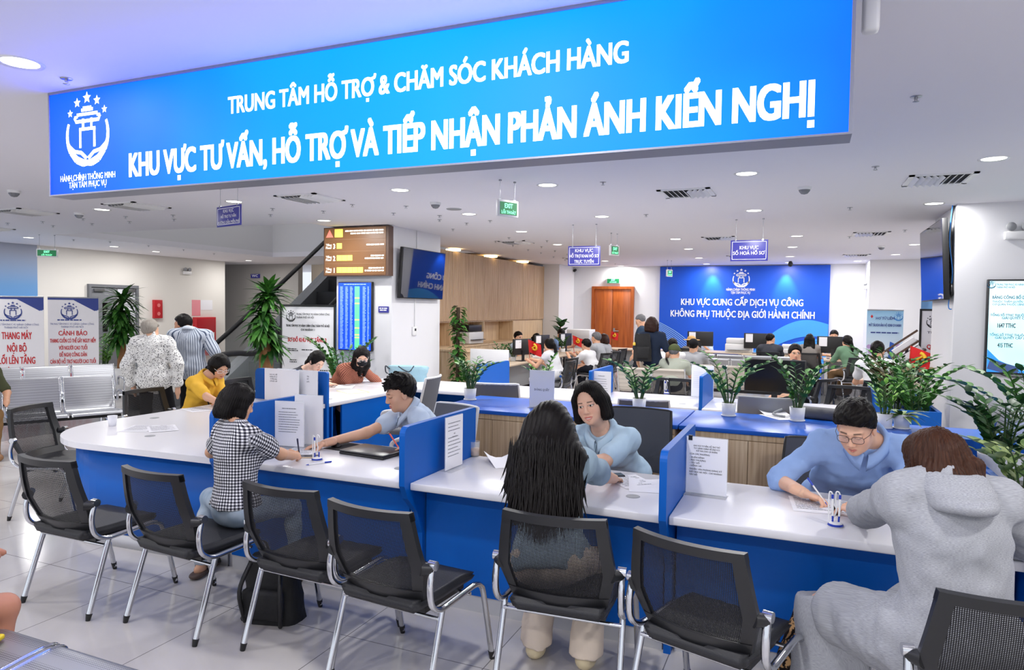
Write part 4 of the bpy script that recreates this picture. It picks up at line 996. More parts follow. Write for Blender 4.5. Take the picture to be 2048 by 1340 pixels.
bn(r, 'phone_drawing', lambda t: (t.prism([(.06, 1.02), (.12, 1.0), (.14, 1.26), (.08, 1.29)], 0, .002, 0, Matrix(((1, 0, 0, 0), (0, 0, 1, -.01), (0, 1, 0, 0), (0, 0, 0, 1)))), t.box(-.16, .15, -.01, -.009, .84, .9), t.box(-.16, .0, -.01, -.009, 1.02, 1.07)), mat('royal_print', (36, 90, 186), .5))
bn(r, 'logo_mark', lambda t: t.prism([(-.19, 1.66), (-.17, 1.69), (-.19, 1.72), (-.21, 1.69)], 0, .001, 0, Matrix(((1, 0, 0, 0), (0, 0, 1, -.01), (0, 1, 0, 0), (0, 0, 0, 1)))), REDINK)
bn(r, 'flower_print', lambda t: [t.lathe([(0, 0), (.035, 0)], 10, (0, 0, 0), 0, False, Matrix.Translation((x, -.0095, z)) @ Matrix.Rotation(PI / 2, 4, 'X')) for x, z in ((-.22, 1.2), (-.2, 1.12), (.2, 1.22), (.22, 1.14), (.19, 1.08))], mat('flower_print', (190, 160, 210), .5))
def poster_stand(label, cx, cy, deg, wd, z0, z1, build_face, group='black framed poster stands'):
    r = thing('poster_stand', label, 'poster stand', (cx, cy, 0), math.radians(deg), group)
    m = MB()
    for (x0, x1, a, bq) in ((-wd / 2, -wd / 2 + .03, z0, z1), (wd / 2 - .03, wd / 2, z0, z1), (-wd / 2, wd / 2, z0, z0 + .03), (-wd / 2, wd / 2, z1 - .03, z1)): m.box(x0, x1, -.02, .02, a, bq)
    m.build('frame', BLACKP, r)
    MB().box(-wd / 2 + .03, wd / 2 - .03, -.01, .01, z0 + .03, z1 - .03).build('poster', PAPER, r)
    MB().box(-wd / 2 + .05, -wd / 2 + .08, -.015, .015, .02, z0).box(wd / 2 - .08, wd / 2 - .05, -.015, .015, .02, z0).box(-wd / 2, wd / 2, -.2, .2, 0, .02).build('foot', BLACKP, r)
    build_face(r, wd); return r
def face_map(r, wd):
    bn(r, 'heading', lambda t: (emblem(t, -.28, 1.58, .075, y=-.012), put_text(t, 'TRUNG TÂM PHỤC VỤ HÀNH CHÍNH CÔNG', -.19, .36, 1.60, .03, y=-.012, bold=.01), put_text(t, 'THÀNH PHỐ HÀ NỘI', -.19, .1, 1.55, .03, y=-.012, bold=.01), put_text_c(t, 'TRUNG TÂM PHỤC VỤ HÀNH CHÍNH CÔNG THÀNH PHỐ HÀ NỘI', 0, 1.42, .036, y=-.012, bold=.02, maxw=.72), put_text_c(t, 'CHI NHÁNH 1', 0, 1.36, .034, y=-.012, bold=.02)), INK)
    bn(r, 'lettering', lambda t: put_text_c(t, 'SƠ ĐỒ KHU VỰC TẦNG 2', -.01, 1.19, .062, y=-.012, bold=.03, maxw=.64, res=2), REDINK)
    bn(r, 'plan_notes', lambda t: [gibberish(t, x, x + w_, z, .014, y=-.012) for x, w_, z in ((-.34, .16, 1.07), (-.34, .18, 1.045), (-.1, .18, 1.06), (.22, .08, 1.06), (.22, .08, 1.03), (-.3, .12, .9), (-.3, .12, .87), (-.04, .08, .88), (.2, .14, .75), (-.3, .1, .6))], INK)
poster_stand('black framed floor plan poster stand left of the white column', -7.03, 8.5, 12, .92, .3, 1.76, face_map)
def face_rules(r, wd):
    bn(r, 'heading', lambda t: (emblem(t, -.13, 1.62, .085, y=-.012), put_text(t, 'TRUNG TÂM', -.2, .2, 1.44, .035, y=-.012, bold=.02), [gibberish(t, -.22, .25, 1.05 - k * .085, .035, y=-.012) for k in range(11)]), INK)
    bn(r, 'lettering', lambda t: put_text(t, 'QUY TRÌNH', -.2, .22, 1.2, .07, y=-.012, bold=.03), REDINK)
poster_stand('black framed notice stand half hidden by the right pillar', 1.93, 12.4, -4, .62, .2, 1.82, face_rules)

# wall items on the left wall
r = thing('fire_alarm_panel', 'narrow red fire alarm panel on the cream left wall', 'fire alarm', (-15.69, 12.98, 1.35)); 
wp('box', MB().bbox(-15.7, -15.62, 12.87, 13.12, 1.36, 1.84, .006), mat('signal_red', (190, 34, 44), .4), r); wp('buttons', MB().lathe([(0, 0), (.05, 0)], 12, (0, 0, 0), 0, False, Matrix.Translation((-15.615, 13.0, 1.7)) @ Matrix.Rotation(PI / 2, 4, 'Y')).lathe([(0, 0), (.05, 0)], 12, (0, 0, 0), 0, False, Matrix.Translation((-15.615, 13.0, 1.48)) @ Matrix.Rotation(PI / 2, 4, 'Y')), mat('pale_red', (226, 120, 120), .4), r)
r = thing('fire_hose_cabinet', 'red fire hose cabinet behind the man in stripes on the left wall', 'fire cabinet', (-15.69, 14.5, .55))
wp('box', MB().bbox(-15.7, -15.56, 14.15, 14.85, .3, 1.38, .01), mat('signal_red', (0, 0, 0)), r); wp('door', MB().bbox(-15.56, -15.545, 14.2, 14.8, .35, 1.33, .004), mat('dark_red_glass', (170, 40, 50), .12), r); wp('handle', MB().box(-15.545, -15.53, 14.72, 14.76, .75, .95), WHITEP, r)
r = thing('wall_notice', 'pink and white fire notice above the red hose cabinet', 'notice', (-15.69, 14.4, 1.42)); wp('pink_sheet', MB().box(-15.7, -15.695, 14.13, 14.42, 1.42, 1.86), mat('pink_print', (236, 150, 160), .6), r); wp('white_sheet', MB().box(-15.7, -15.695, 14.44, 14.85, 1.58, 1.86), PAPER, r)
q0, q1 = YP(501, 556, 16.55), YP(518, 548, 16.55)
r = thing('toilet_sign', 'small blue WC sign on the grey corridor wall behind the handrail', 'sign', (q0.x, 16.55, q0.z)); wp('panel', MB().box(q0.x, q1.x, 16.56, 16.6, q0.z, q1.z), NAVY, r); t = MB(); put_text(t, 'WC', q0.x + .05, q1.x - .05, q0.z + .03, .08, bold=.03, y=16.555); wp('lettering', t, WHITEINK, r)

# ------------------------------------------------------------------ escalator
es = thing('escalator', 'escalator rising to the right behind the people, black handrail and glass sides', 'escalator', (-9.1, 10, 0))
GLASS = mat('escalator_glass', (220, 232, 232), .05, alpha=.16); TRUSS = mat('escalator_cladding', (150, 152, 156), .3, .7); DARKM = mat('escalator_dark', (38, 38, 42), .5)
def es_path(x, dz, y_off=0):
    return [(x, 7.85, dz), (x, 9.2, dz), (x, 9.9, dz + .28), (x, 14.0, dz + .28 + 4.1 * .7)]
for x in (-10.0, -8.25):
    P = bez(es_path(x, .98), 8)
    loop = bez([(x, 8.3, .42), (x, 7.9, .45), (x, 7.68, .7), (x, 7.9, .95), (x, 8.4, .98)], 6)[:-1]
    wp('handrail', MB().tube(loop + [p for p in P if p.y > 8.4], .045, 10), BLACKP, es)
    m = MB(); m.grid([[Vector((x, p.y, p.z - .04)) for p in P], [Vector((x, p.y, max(.2, p.z - .75))) for p in P]], 0, False); wp('glass_panel', m, GLASS, es)
    m = MB()
    for s in (-.14, .14): m.grid([[Vector((x + s, p.y, p.z - .72)) for p in P], [Vector((x + s, p.y, max(.0, p.z - 1.25))) for p in P]], 0, False)
    m.grid([[Vector((x - .14, p.y, p.z - .72)) for p in P], [Vector((x + .14, p.y, p.z - .72)) for p in P]], 0, False); wp('skirt_cladding', m, TRUSS, es)
m = MB(); k = 0; y, z = 9.0, .0
while y < 13.8:
    m.box(-9.85, -8.4, y, y + .4, z - .4, z + .02); y += .4; z = max(0, (y - 9.3) * .7)
wp('steps', m, DARKM, es)
P = bez(es_path(-9.1, .98), 8); m = MB(); m.grid([[Vector((xx, p.y, max(.01, p.z - 1.3))) for p in P if p.y > 9.4] for xx in (-10.1, -8.1)], 0, False); wp('underside', m, DARKM, es)

# ================================================================== things on the desks
def sheet(label, cx, cy, z, deg, wd=.21, hh=.297, name='paper_sheet', m=PAPER, lines=8, group='loose papers on the desks', curl=0.0):
    r = thing(name, label, 'paper', (cx, cy, z), math.radians(deg), group)
    mb = MB(); mb.grid([[Vector((x * wd / 2, y * hh / 2, .0012 + curl * (x * x) * (y + 1) * .5)) for y in np.linspace(-1, 1, 6)] for x in np.linspace(-1, 1, 6)]); mb.build('sheet', m, r)
    if lines:
        t = MB(); Ml = Matrix.Translation((0, 0, .0026)) @ Matrix.Rotation(-PI / 2, 4, 'X')
        for k in range(lines): gibberish(t, -wd * .4, wd * (.4 if k % 3 else .2), hh * .4 - k * hh * .8 / lines, .006, Ml)
        if curl == 0: t.build('printed_lines', GREYINK, r)
    return r
ACR = mat('clear_acrylic', (240, 244, 250), .05, alpha=.25)
def stand(label, cx, cy, z, deg, lines, wd=.215, hh=.305, ink=INK, group='clear notice stands with printed sheets', foot=.09, clip=False):
    """lines: (text or None for running text, height fraction, cap, max width fraction[, left])"""
    r = thing('notice_stand', label, 'notice stand', (cx, cy, z), math.radians(deg), group)
    MB().box(-wd / 2 - .004, wd / 2 + .004, -foot / 2, foot / 2, 0, .004).box(-wd / 2 - .003, wd / 2 + .003, .004, .006, .0, hh + .012).build('acrylic_holder', ACR, r)
    MB().box(-wd / 2, wd / 2, .0, .003, .008, hh + .008).build('sheet', PAPER, r)
    t = MB()
    for ln in lines:
        s, zf, cp, mw = ln[:4]
        if s is None: gibberish(t, -wd * mw / 2, wd * mw / 2 * random.uniform(.5, 1), zf * hh, cp, y=-.001)
        elif len(ln) > 4: put_text(t, s, -wd * .42, -wd * .42 + wd * mw, zf * hh, cp, y=-.001, bold=.012)
        else: put_text_c(t, s, 0, zf * hh, cp, y=-.001, bold=.012, maxw=mw * wd)
    if lines: t.build('lettering', ink, r)
    if clip: MB().box(-wd / 2 + .01, -wd / 2 + .03, -.004, .01, hh - .01, hh + .016).build('binder_clip', BLACKP, r)
    return r
q = ZP(1419, 992, .75)
stand('clear stand listing wards, with black clip, on the right counter desk', q.x - .02, q.y, .75, -3, [('KHU VỰC TƯ VẤN, HỖ TRỢ THỦ', .86, .0085, .78), ('TỤC HÀNH CHÍNH VỀ LĨNH VỰC', .815, .0085, .78), ('ĐẤT ĐAI (CHO CÁ NHÂN)', .77, .0085, .6), ('CỦA CÁC PHƯỜNG:', .71, .0085, .5, 1), ('- XUÂN ĐỈNH', .65, .0085, .36, 1), ('- PHÚ THƯỢNG', .60, .0085, .4, 1), ('- TÂY HỒ', .55, .0085, .25, 1), ('- HỒNG HÀ', .50, .0085, .3, 1), ('THUỘC VĂN PHÒNG ĐĂNG KÝ', .44, .0085, .8, 1), ('ĐẤT ĐAI HÀ NỘI - CHI NHÁNH', .39, .0085, .8, 1), ('TÂY HỒ', .34, .0085, .2, 1)], clip=True)
q = ZP(1083, 816, .88)
stand('clear stand reading đóng quầy on the blue cabinet top', q.x, q.y, .88, 3, [('ĐÓNG QUẦY', .47, .02, .68)], .225, .32, GREYINK)
q = ZP(578, 893, .75)
stand('tall clear stand with a typed form before the left partition', q.x + .02, q.y - .02, .75, 10, [(None, .86, .005, .5)] + [(None, .78 - k * .055, .004, .74) for k in range(9)], .225, .315, GREYINK)
stand('blank sheet stand just behind the typed form stand', q.x + .09, q.y + .1, .75, 10, [], .22, .35)
stand('narrow clear stand with a signed note by the middle partition', -1.985, 3.765, .75, 88, [(None, .9 - k * .07, .004, .75) for k in range(10) if k != 3] + [('BẢN', .68, .008, .2), ('SỬ DỤNG BÌA', .62, .008, .5)], .21, .32, GREYINK)
q = ZP(1404, 795, .75)
stand('white notice stand on the back row beside the empty chair', q.x, q.y, .75, -4, [(None, .8 - k * .06, .003, .8) for k in range(9)], .25, .36, mat('faint_print', (200, 200, 212), .7))
q = ZP(1197, 803, .75)
stand('notice stand with clear sleeve on the back row above the smiling woman', q.x, q.y + .1, .75, -6, [('THÔNG BÁO', .85, .012, .5)] + [(None, .75 - k * .08, .004, .75) for k in range(7)], .22, .31, GREYINK)
for k, (px, lb, ls) in enumerate(((550, 'leftmost white card stand on the left wing desk', [('KHU VỰC TIẾP', .82, .014, .75), ('NHẬN HỒ SƠ', .75, .014, .75), ('TUYẾN SINH', .68, .014, .7), ('LỚP ĐẦU CẤP', .61, .014, .65)]), (566, 'middle white card stand on the left wing desk', [('VIẾT', .8, .014, .4), ('PHIẾU', .72, .014, .5)]), (587, 'blank white card stand in front on the left wing desk', []), (612, 'rightmost white card stand on the left wing desk', [('TRA', .82, .014, .3), ('KẾT', .74, .014, .3), ('QUẢ', .66, .014, .3)]))):
    q = YP(px, 790, 5.62 - .03 * (k % 2))
    stand(lb, q.x, (5.60, 5.64, 5.56, 5.62)[k], .75, 0, ls, .24, .33, GREYINK, foot=.03)

def coil_pen(label, cx, cy, z, deg, n=2):
    r = thing('pen_stand', label, 'pen stand', (cx, cy, z), math.radians(deg), 'white and blue counter pen stands')
    MB().lathe([(0, 0), (.03, 0), (.034, .004), (.03, .016), (.02, .022), (0, .024)], 24).build('base', WHITEP, r)
    BP = mat('pen_blue', (28, 60, 176), .35)
    MB().lathe([(.031, .003), (.0355, .006), (.031, .015)], 24).tube([(-.013, 0, .02), (-.014, -.004, .055)], .0045, 8).tube([(.013, 0, .02), (.014, -.004, .055)], .0045, 8).build('blue_collar', BP, r)
    for s in (-1, 1)[:n]:
        p = MB().tube([(s * .014, -.004, .05), (s * .016, .0, .135)], .0052, 8).build('pen', WHITEP, r)
        MB().tube([(s * .016, .0, .13), (s * .0163, .0, .15)], .0056, 8).build('pen_tip', BP, p)
    MB().tube(bez([(.0163, 0, .148), (.01, 0, .162), (0, .004, .158), (-.002, .006, .11), (.004, .006, .08), (-.004, .004, .05), (-.02, 0, .03)], 6), .0035, 6).tube(bez([(-.0163, 0, .148), (-.022, 0, .16), (-.03, .004, .15), (-.03, .006, .06), (-.026, .0, .012)], 6), .0035, 6).build('cord', WHITEP, r)
    return r
q = ZP(1671, 1054, .75); coil_pen('twin pen stand with white cord on the right counter desk', q.x, q.y + .01, .75, 8)
q = ZP(630, 922, .75); coil_pen('pen stand with looped white cord by the checked-shirt woman', q.x, q.y + .02, .75, 20, 1)
q = ZP(1333, 788, .75); coil_pen('pen stand on the back row before the empty chair', q.x, q.y, .75, 0, 1)
def pen(label, a, b2, col=(28, 60, 176), body=WHITEP, group=None):
    a, b2 = Vector(a), Vector(b2); r = thing('pen', label, 'pen', a.lerp(b2, .5), 0, group); d = b2 - a
    wp('barrel', MB().tube([a + d * .1, a + d * .75], .0045, 8), body, r)
    wp('cap', MB().tube([a + d * .72, b2], .0052, 8).tube([a, a + d * .12], [.0015, .0045], 8), mat('pen_%d_%d_%d' % col, col, .35), r); return r
a, b2 = ZP(612, 930, .755), ZP(663, 923, .755); pen('white and blue pen lying on the left counter desk', a, b2)
q = ZP(612, 915, .75)
def phone(label, cx, cy, z, deg, case):
    r = thing('smartphone', label, 'phone', (cx, cy, z), math.radians(deg)); MB().bbox(-.037, .037, -.078, .078, .0, .009, .004).build('case', case, r); MB().box(-.034, .034, -.075, .075, .0088, .0095).build('screen', BLACKG, r); return r
phone('phone in a pale case beside the pen stand on the left desk', q.x + .0, q.y + .01, .75, -62, mat('beige_case', (216, 196, 170), .5))
q = ZP(1222, 952, .75); phone('black phone on the middle counter desk', q.x, q.y, .75, -55, BLACKP)
# laptop, mouse, mat
q = ZP(745, 908, .75)
lp = thing('laptop', 'closed black laptop on the left counter desk', 'laptop', (q.x, q.y + .01, .75), math.radians(-6)); MB().bbox(-.19, .19, -.13, .13, .0, .018, .007).build('base', BLACKP, lp); MB().bbox(-.19, .19, -.13, .13, .019, .03, .006).build('lid', mat('laptop_lid', (52, 52, 56), .3, noise=(30, .1)), lp); MB().tube([(-.14, .13, .018), (.14, .13, .018)], .009, 8).build('hinge', BLACKP, lp)
q = ZP(690, 897, .75); r = thing('mouse_mat', 'dark mouse mat under the mouse on the left counter desk', 'mouse mat', (q.x + .05, q.y + .03, .75), math.radians(-8)); MB().bbox(-.17, .17, -.12, .12, 0, .003, .001).build('mat', mat('mat_black', (38, 38, 42), .9), r)
q = ZP(672, 893, .753); r = thing('computer_mouse', 'black computer mouse on the dark mat', 'mouse', (q.x, q.y, .7535), math.radians(60))
bm = bmesh.new(); bmesh.ops.create_uvsphere(bm, u_segments=16, v_segments=10, radius=1)
for v in bm.verts: v.co = Vector((v.co.x * .031, v.co.y * .055, max(0, v.co.z) * .034))
MB().bm(bm, 0, True).build('shell', BLACKP, r); MB().tube([(0, .02, .03), (0, .04, .024)], .004, 6).build('wheel', GREYP, r)
# glass of milk coffee
q = ZP(949, 912, .75); r = thing('drinking_glass', 'small glass of milky coffee by the middle partition', 'glass', (q.x, q.y, .75))
GL = mat('clear_glass', (245, 250, 252), .02, alpha=.22)
MB().lathe([(0, .0), (.032, 0), (.035, .1), (.0335, .1), (.031, .006), (0, .006)], 24).build('glass', GL, r); MB().lathe([(0, .007), (.0305, .007), (.032, .055), (0, .055)], 24).build('coffee', mat('milky_coffee', (190, 150, 116), .4), r)
# white cup on the rounded desk
q = ZP(225, 852, .75); r = thing('paper_cup', 'white paper cup on the rounded corner counter', 'cup', (q.x, q.y, .75)); MB().lathe([(0, 0), (.028, 0), (.037, .085), (.035, .085), (.027, .004), (0, .004)], 24).build('cup', PAPER, r)
# papers
for lb, px, py, z, dg, wd, hh, cu in (('loose sheet on the rounded corner counter, left', 280, 857, .75, 30, .21, .297, 0), ('loose sheet on the rounded corner counter, right', 325, 857, .7515, 55, .21, .297, 0), ('form under the checked-shirt woman pen hand', 598, 905, .75, 15, .21, .297, 0),
                                  ('white form lying by the woman in yellow', 395, 819, .75, 70, .21, .297, 0), ('sheet held by the smiling woman, curling up', 1010, 925, .75, 40, .21, .297, .05), ('printed form at the right of the middle desk', 1295, 972, .75, 14, .21, .297, .012), ('pale form before the phone on the middle desk', 1262, 963, .7505, 40, .21, .297, 0),
                                  ('white form under the writing hand of the man in glasses', 1625, 1010, .75, 6, .21, .297, 0), ('form under the sleeve of the woman in grey', 1712, 1020, .75, -6, .21, .297, 0), ('stack of sheets with a yellow edge on the left wing desk', 705, 783, .75, 60, .24, .32, 0), ('folded sheet on the left wing desk behind the yellow-edged stack', 690, 775, .752, 25, .21, .25, .02),
                                  ('sheet the masked woman writes on', 733, 762, .75, 30, .21, .297, .0), ('black document folder on the back row', 1035, 800, .75, 10, .5, .26, 0), ('white papers on the blue cabinet beside the third plant', 1545, 826, .88, 20, .21, .297, .03), ('brownish papers under the grey bag on the cabinet', 1560, 834, .88, 35, .21, .297, 0), ('white sheet on the back row right end', 1660, 822, .75, 20, .21, .297, .01)):
    q = ZP(px, py, z); r_ = sheet(lb, q.x, q.y, z, dg, wd, hh, 'document_folder' if 'folder' in lb else 'paper_sheet', BLACKP if 'folder' in lb else PAPER, 0 if 'folder' in lb or cu else 8, curl=cu)
    if 'yellow edge' in lb: MB().box(-.13, .14, -.18, .17, 0, .001).build('yellow_sheet', mat('yellow_card', (222, 220, 90), .6), r_)
# bags
def bag_mesh(mb, w, d, h, top=.7, n=18, rough=.02, seed=1, mi=0):
    rr = random.Random(seed); rows = []
    for j in range(9):
        v = j / 8; row = []
        for i in range(n):
            a = 2 * PI * i / n; k = (1 - (1 - top) * v) * (1 if j < 8 else .9)
            cx, sx = math.cos(a), math.sin(a); sq = lambda t: math.copysign(abs(t) ** .6, t)
            row.append(Vector((w / 2 * sq(cx) * k * (1 + rr.uniform(-rough, rough) * 3), d / 2 * sq(sx) * k * (1 + rr.uniform(-rough, rough) * 3), h * v + rr.uniform(-rough, rough) * h * (v > .5))))
        rows.append(row + [row[0]])
    mb.grid(rows, mi); mb.add([p for p in rows[-1][:-1]], [tuple(range(n))], mi); return mb
q = ZP(835, 758, .75); r = thing('tote_bag', 'pale blue tote bag with dark cords on the back-row corner desk', 'bag', (q.x, q.y - .25, .75), .2); bag_mesh(MB(), .5, .2, .2, 1.15, seed=3).build('body', mat('pale_blue_canvas', (150, 186, 200), .85, bump=(60, .3)), r)
MB().tube(bez([(-.22, -.1, .16), (-.28, -.1, .2), (-.3, -.05, .12), (-.25, -.11, .1)], 5), .008, 6).tube(bez([(-.1, -.1, .2), (.05, -.12, .13), (.12, -.1, .21)], 6), .008, 6).build('cord', mat('dark_cord', (50, 60, 70), .8), r)
q = ZP(1630, 832, .88); r = thing('grey_bag', 'limp grey bag lying on the blue cabinet behind the fourth plant', 'bag', (q.x + .0, q.y - .14, .88), -.25); 
m = MB().bbox(-.19, .19, -.08, .08, 0, .09, .04, 0, None, 4); m.build('body', mat('grey_bag_fabric', (88, 88, 93), .8, bump=(30, .4)), r); MB().tube(bez([(-.24, -.08, .06), (-.3, -.12, .02), (-.2, -.14, .01)], 5), .01, 6).build('strap', GREYP, r)
r = thing('backpack', 'black backpack on the floor by the sandals of the checked-shirt woman', 'bag', (-2.70, 2.98, 0), .2); bag_mesh(MB(), .34, .2, .36, .8, seed=5).build('body', mat('black_bag_nylon', (20, 20, 22), .7, bump=(20, .5)), r); MB().bbox(-.12, .12, -.14, -.08, .04, .2, .02).build('front_pocket', mat('black_bag_nylon', (0, 0, 0)), r); MB().tube(bez([(-.08, -.1, .34), (-.11, -.16, .2), (-.1, -.12, .02)], 5), .012, 6).tube(bez([(.1, -.1, .34), (.13, -.16, .2), (.11, -.12, .01)], 5), .012, 6).build('strap', BLACKP, r)
# sticker roll packet on the near bench
r = thing('snack_packet', 'yellow and blue packet lying on the near steel bench', 'packet', (-2.86, 1.60, .45), .4); MB().bbox(-.05, .05, -.04, .04, -.01, .012, .008).build('packet', mat('packet_yellow', (236, 206, 40), .4), r); MB().box(-.052, -.01, -.041, .041, -.004, .013).build('blue_label', mat('packet_blue', (40, 110, 200), .4), r)

# ------------------------------------------------------------------ office machines and flags in the far hall
def monitor(label, cx, cy, z, deg, wd=.5, hh=.3, m=BLACKP, group='monitors seen from behind on the far desks', card=False):
    r = thing('monitor', label, 'monitor', (cx, cy, z), math.radians(deg), group)
    MB().bbox(-wd / 2, wd / 2, -.02, .02, .12, .12 + hh, .006).build('casing', m, r)
    MB().box(-wd / 2 + .01, wd / 2 - .01, .02, .023, .13, .11 + hh).build('screen', BLACKG, r)
    MB().box(-.03, .03, -.035, -.015, .0, .2).bbox(-.11, .11, -.09, .07, 0, .012, .004).build('foot', BLACKP, r)
    if card: MB().box(-wd / 2 + .04, -wd / 2 + .2, -.024, -.02, .14 + hh * .35, .1 + hh).build('paper_card', PAPER, r)
    return r
q = YP(1549, 755, 7.98); monitor('large black monitor seen from behind on the back row', q.x, 7.98, .75, 176, .62, .36, group=None)
for lb, px, py, dg, cd in (('monitor beside the nearest red flag on the far desk', 1044, 722, 70, False), ('second monitor along the far desk', 1083, 708, 70, False), ('third monitor along the far desk by the small plant', 1130, 702, 75, False)):
    q = ZP(px, py, .75); monitor(lb, q.x, q.y, .75, dg, card=True)
for lb, px, y in (('monitor with a white card behind the straw hat', 1400, 17.55), ('monitor with a white card left of the man in dark grey', 1515, 17.25), ('monitor before the man hidden at the right desk', 1665, 16.3)):
    q = YP(px, 700, y); monitor(lb, q.x, y, .75, 0, .62, .36, card=True)
PRW = mat('printer_white', (226, 226, 228), .45)
def printer(label, cx, cy, z, deg, w=.5, d=.4, h=.3, dark=False, group='office printers'):
    r = thing('printer', label, 'printer', (cx, cy, z), math.radians(deg), group)
    MB().bbox(-w / 2, w / 2, -d / 2, d / 2, 0, h * .62, .015).build('body', PRW, r)
    MB().bbox(-w / 2 + .02, w / 2 - .04, -d / 2 + .02, d / 2, h * .64, h, .015).build('scanner_lid', BLACKP if dark else PRW, r)
    MB().box(-w / 2 + .05, w / 2 - .05, -d / 2 - .08, -d / 2, h * .2, h * .23).build('paper_tray', BLACKP if dark else GREYP, r)
    return r
q = XP(940, 690, -7.0); printer('black and white printer in the open oak shelf', -7.05, q.y, .94, 85, .62, .45, .42, True)
q = YP(1482, 702, 17.4); printer('white printer on the desk before the feature wall', q.x - .05, 17.5, .75, 0, .62, .42, .34)
q = YP(1578, 702, 17.2); printer('small white printer right of the man in dark grey', q.x, 17.2, .75, 0, .34, .36, .24)
q = YP(1155, 690, 17.6); r = thing('office_cabinet', 'white printer cart in front of the double door at left', 'printer', (q.x, 17.9, 0)); MB().bbox(-.3, .3, -.25, .25, 0, .95, .01).build('cabinet', KICK, r); MB().bbox(-.32, .32, -.27, .27, .95, 1.2, .02).build('copier_top', PRW, r)
FLAGR = mat('flag_red', (214, 22, 26), .6)
def flag(label, base, tip, w_, h_, deg, group='small red desk flags'):
    base, tip = Vector(base), Vector(tip); r = thing('desk_flag', label, 'flag', base, 0, group)
    wp('pole', MB().tube([base, tip], .006, 6).lathe([(0, 0), (.04, 0), (.03, .012), (0, .015)], 12, base), mat('flag_pole', (200, 60, 40), .5), r)
    a = math.radians(deg); d = Vector((math.cos(a), math.sin(a), -.35)); pd = (tip - base).normalized()
    P = [[tip + d * (w_ * i / 6) - pd * (h_ * j / 4) + Vector((0, .02 * math.sin(i * 1.3), 0)) for j in range(5)] for i in range(7)]
    wp('cloth', MB().grid(P), FLAGR, r)
    c0 = (P[3][2] + P[3][1]) / 2; ux = d.normalized(); m = MB(); m.tube([c0 + ux * (.22 * h_ * math.cos(t)) + pd * (.22 * h_ * math.sin(t)) + Vector((0, -.02, 0)) for t in np.linspace(-2.2, 1.6, 10)], .02 * h_ / .25, 6).tube([c0 - ux * .2 * h_ - pd * .15 * h_ + Vector((0, -.02, 0)), c0 + ux * .12 * h_ + pd * .12 * h_ + Vector((0, -.02, 0))], .015, 6)
    wp('hammer_and_sickle', m, mat('flag_gold', (240, 190, 40), .5), r); return r
q = ZP(1050, 722, .75); flag('nearest small red flag on the far desk', (q.x + .1, q.y, .75), (q.x + .06, q.y, 1.16), .26, .24, -5)
q = ZP(1150, 706, .75); flag('second small red flag on the far desk by the small plant', (q.x - .02, q.y, .75), (q.x - .06, q.y, 1.15), .24, .2, -5)
q = ZP(1185, 700, .75); flag('farthest small red flag, behind the man in white', (q.x + .2, q.y + .8, .75), (q.x + .25, q.y + .8, 1.2), .18, .18, 5)
q0, q1 = YP(1824, 742, 10.6), YP(1829, 685, 10.6); flag('red flag hanging at the right by the poster stand', (q0.x, 10.95, .75), (q1.x, 10.95, 1.3), .26, .3, -30)
q = ZP(1075, 716, .75); r = thing('desk_phone_set', 'white desk telephone beside the far desk monitors', 'telephone', (q.x, q.y, .75), .5); MB().bbox(-.12, .12, -.1, .1, 0, .06, .01).build('base', WHITEP, r); MB().bbox(-.1, -.05, -.1, .1, .06, .1, .015).build('handset', BLACKP, r)
r = thing('document_rack', 'tilted dark wood rack of leaflets right of the pale blue banner', 'rack', (1.5, 11.7, .0)); Mr = Matrix.Translation((1.42, 12.0, 1.2)) @ Matrix.Rotation(math.radians(-38), 4, 'Y')
wp('boards', MB().box(-.28, .28, -.01, .01, .14, .17, 0, Mr).box(-.2, .2, -.01, .2, .0, .03, 0, Mr).box(-.24, .2, -.01, .2, -.16, -.13, 0, Mr).box(-.24, -.21, .0, .2, -.16, .15, 0, Mr), mat('dark_rack_wood', (86, 62, 50), .5), r); wp('leaflets', MB().box(-.18, .18, .02, .15, .03, .1, 0, Mr).box(-.18, .16, .02, .15, -.13, -.04, 0, Mr), PAPER, r); wp('post', MB().box(1.4, 1.44, 12.05, 12.1, 0, 1.3).box(1.25, 1.6, 11.95, 12.2, 0, .03), BLACKP, r)

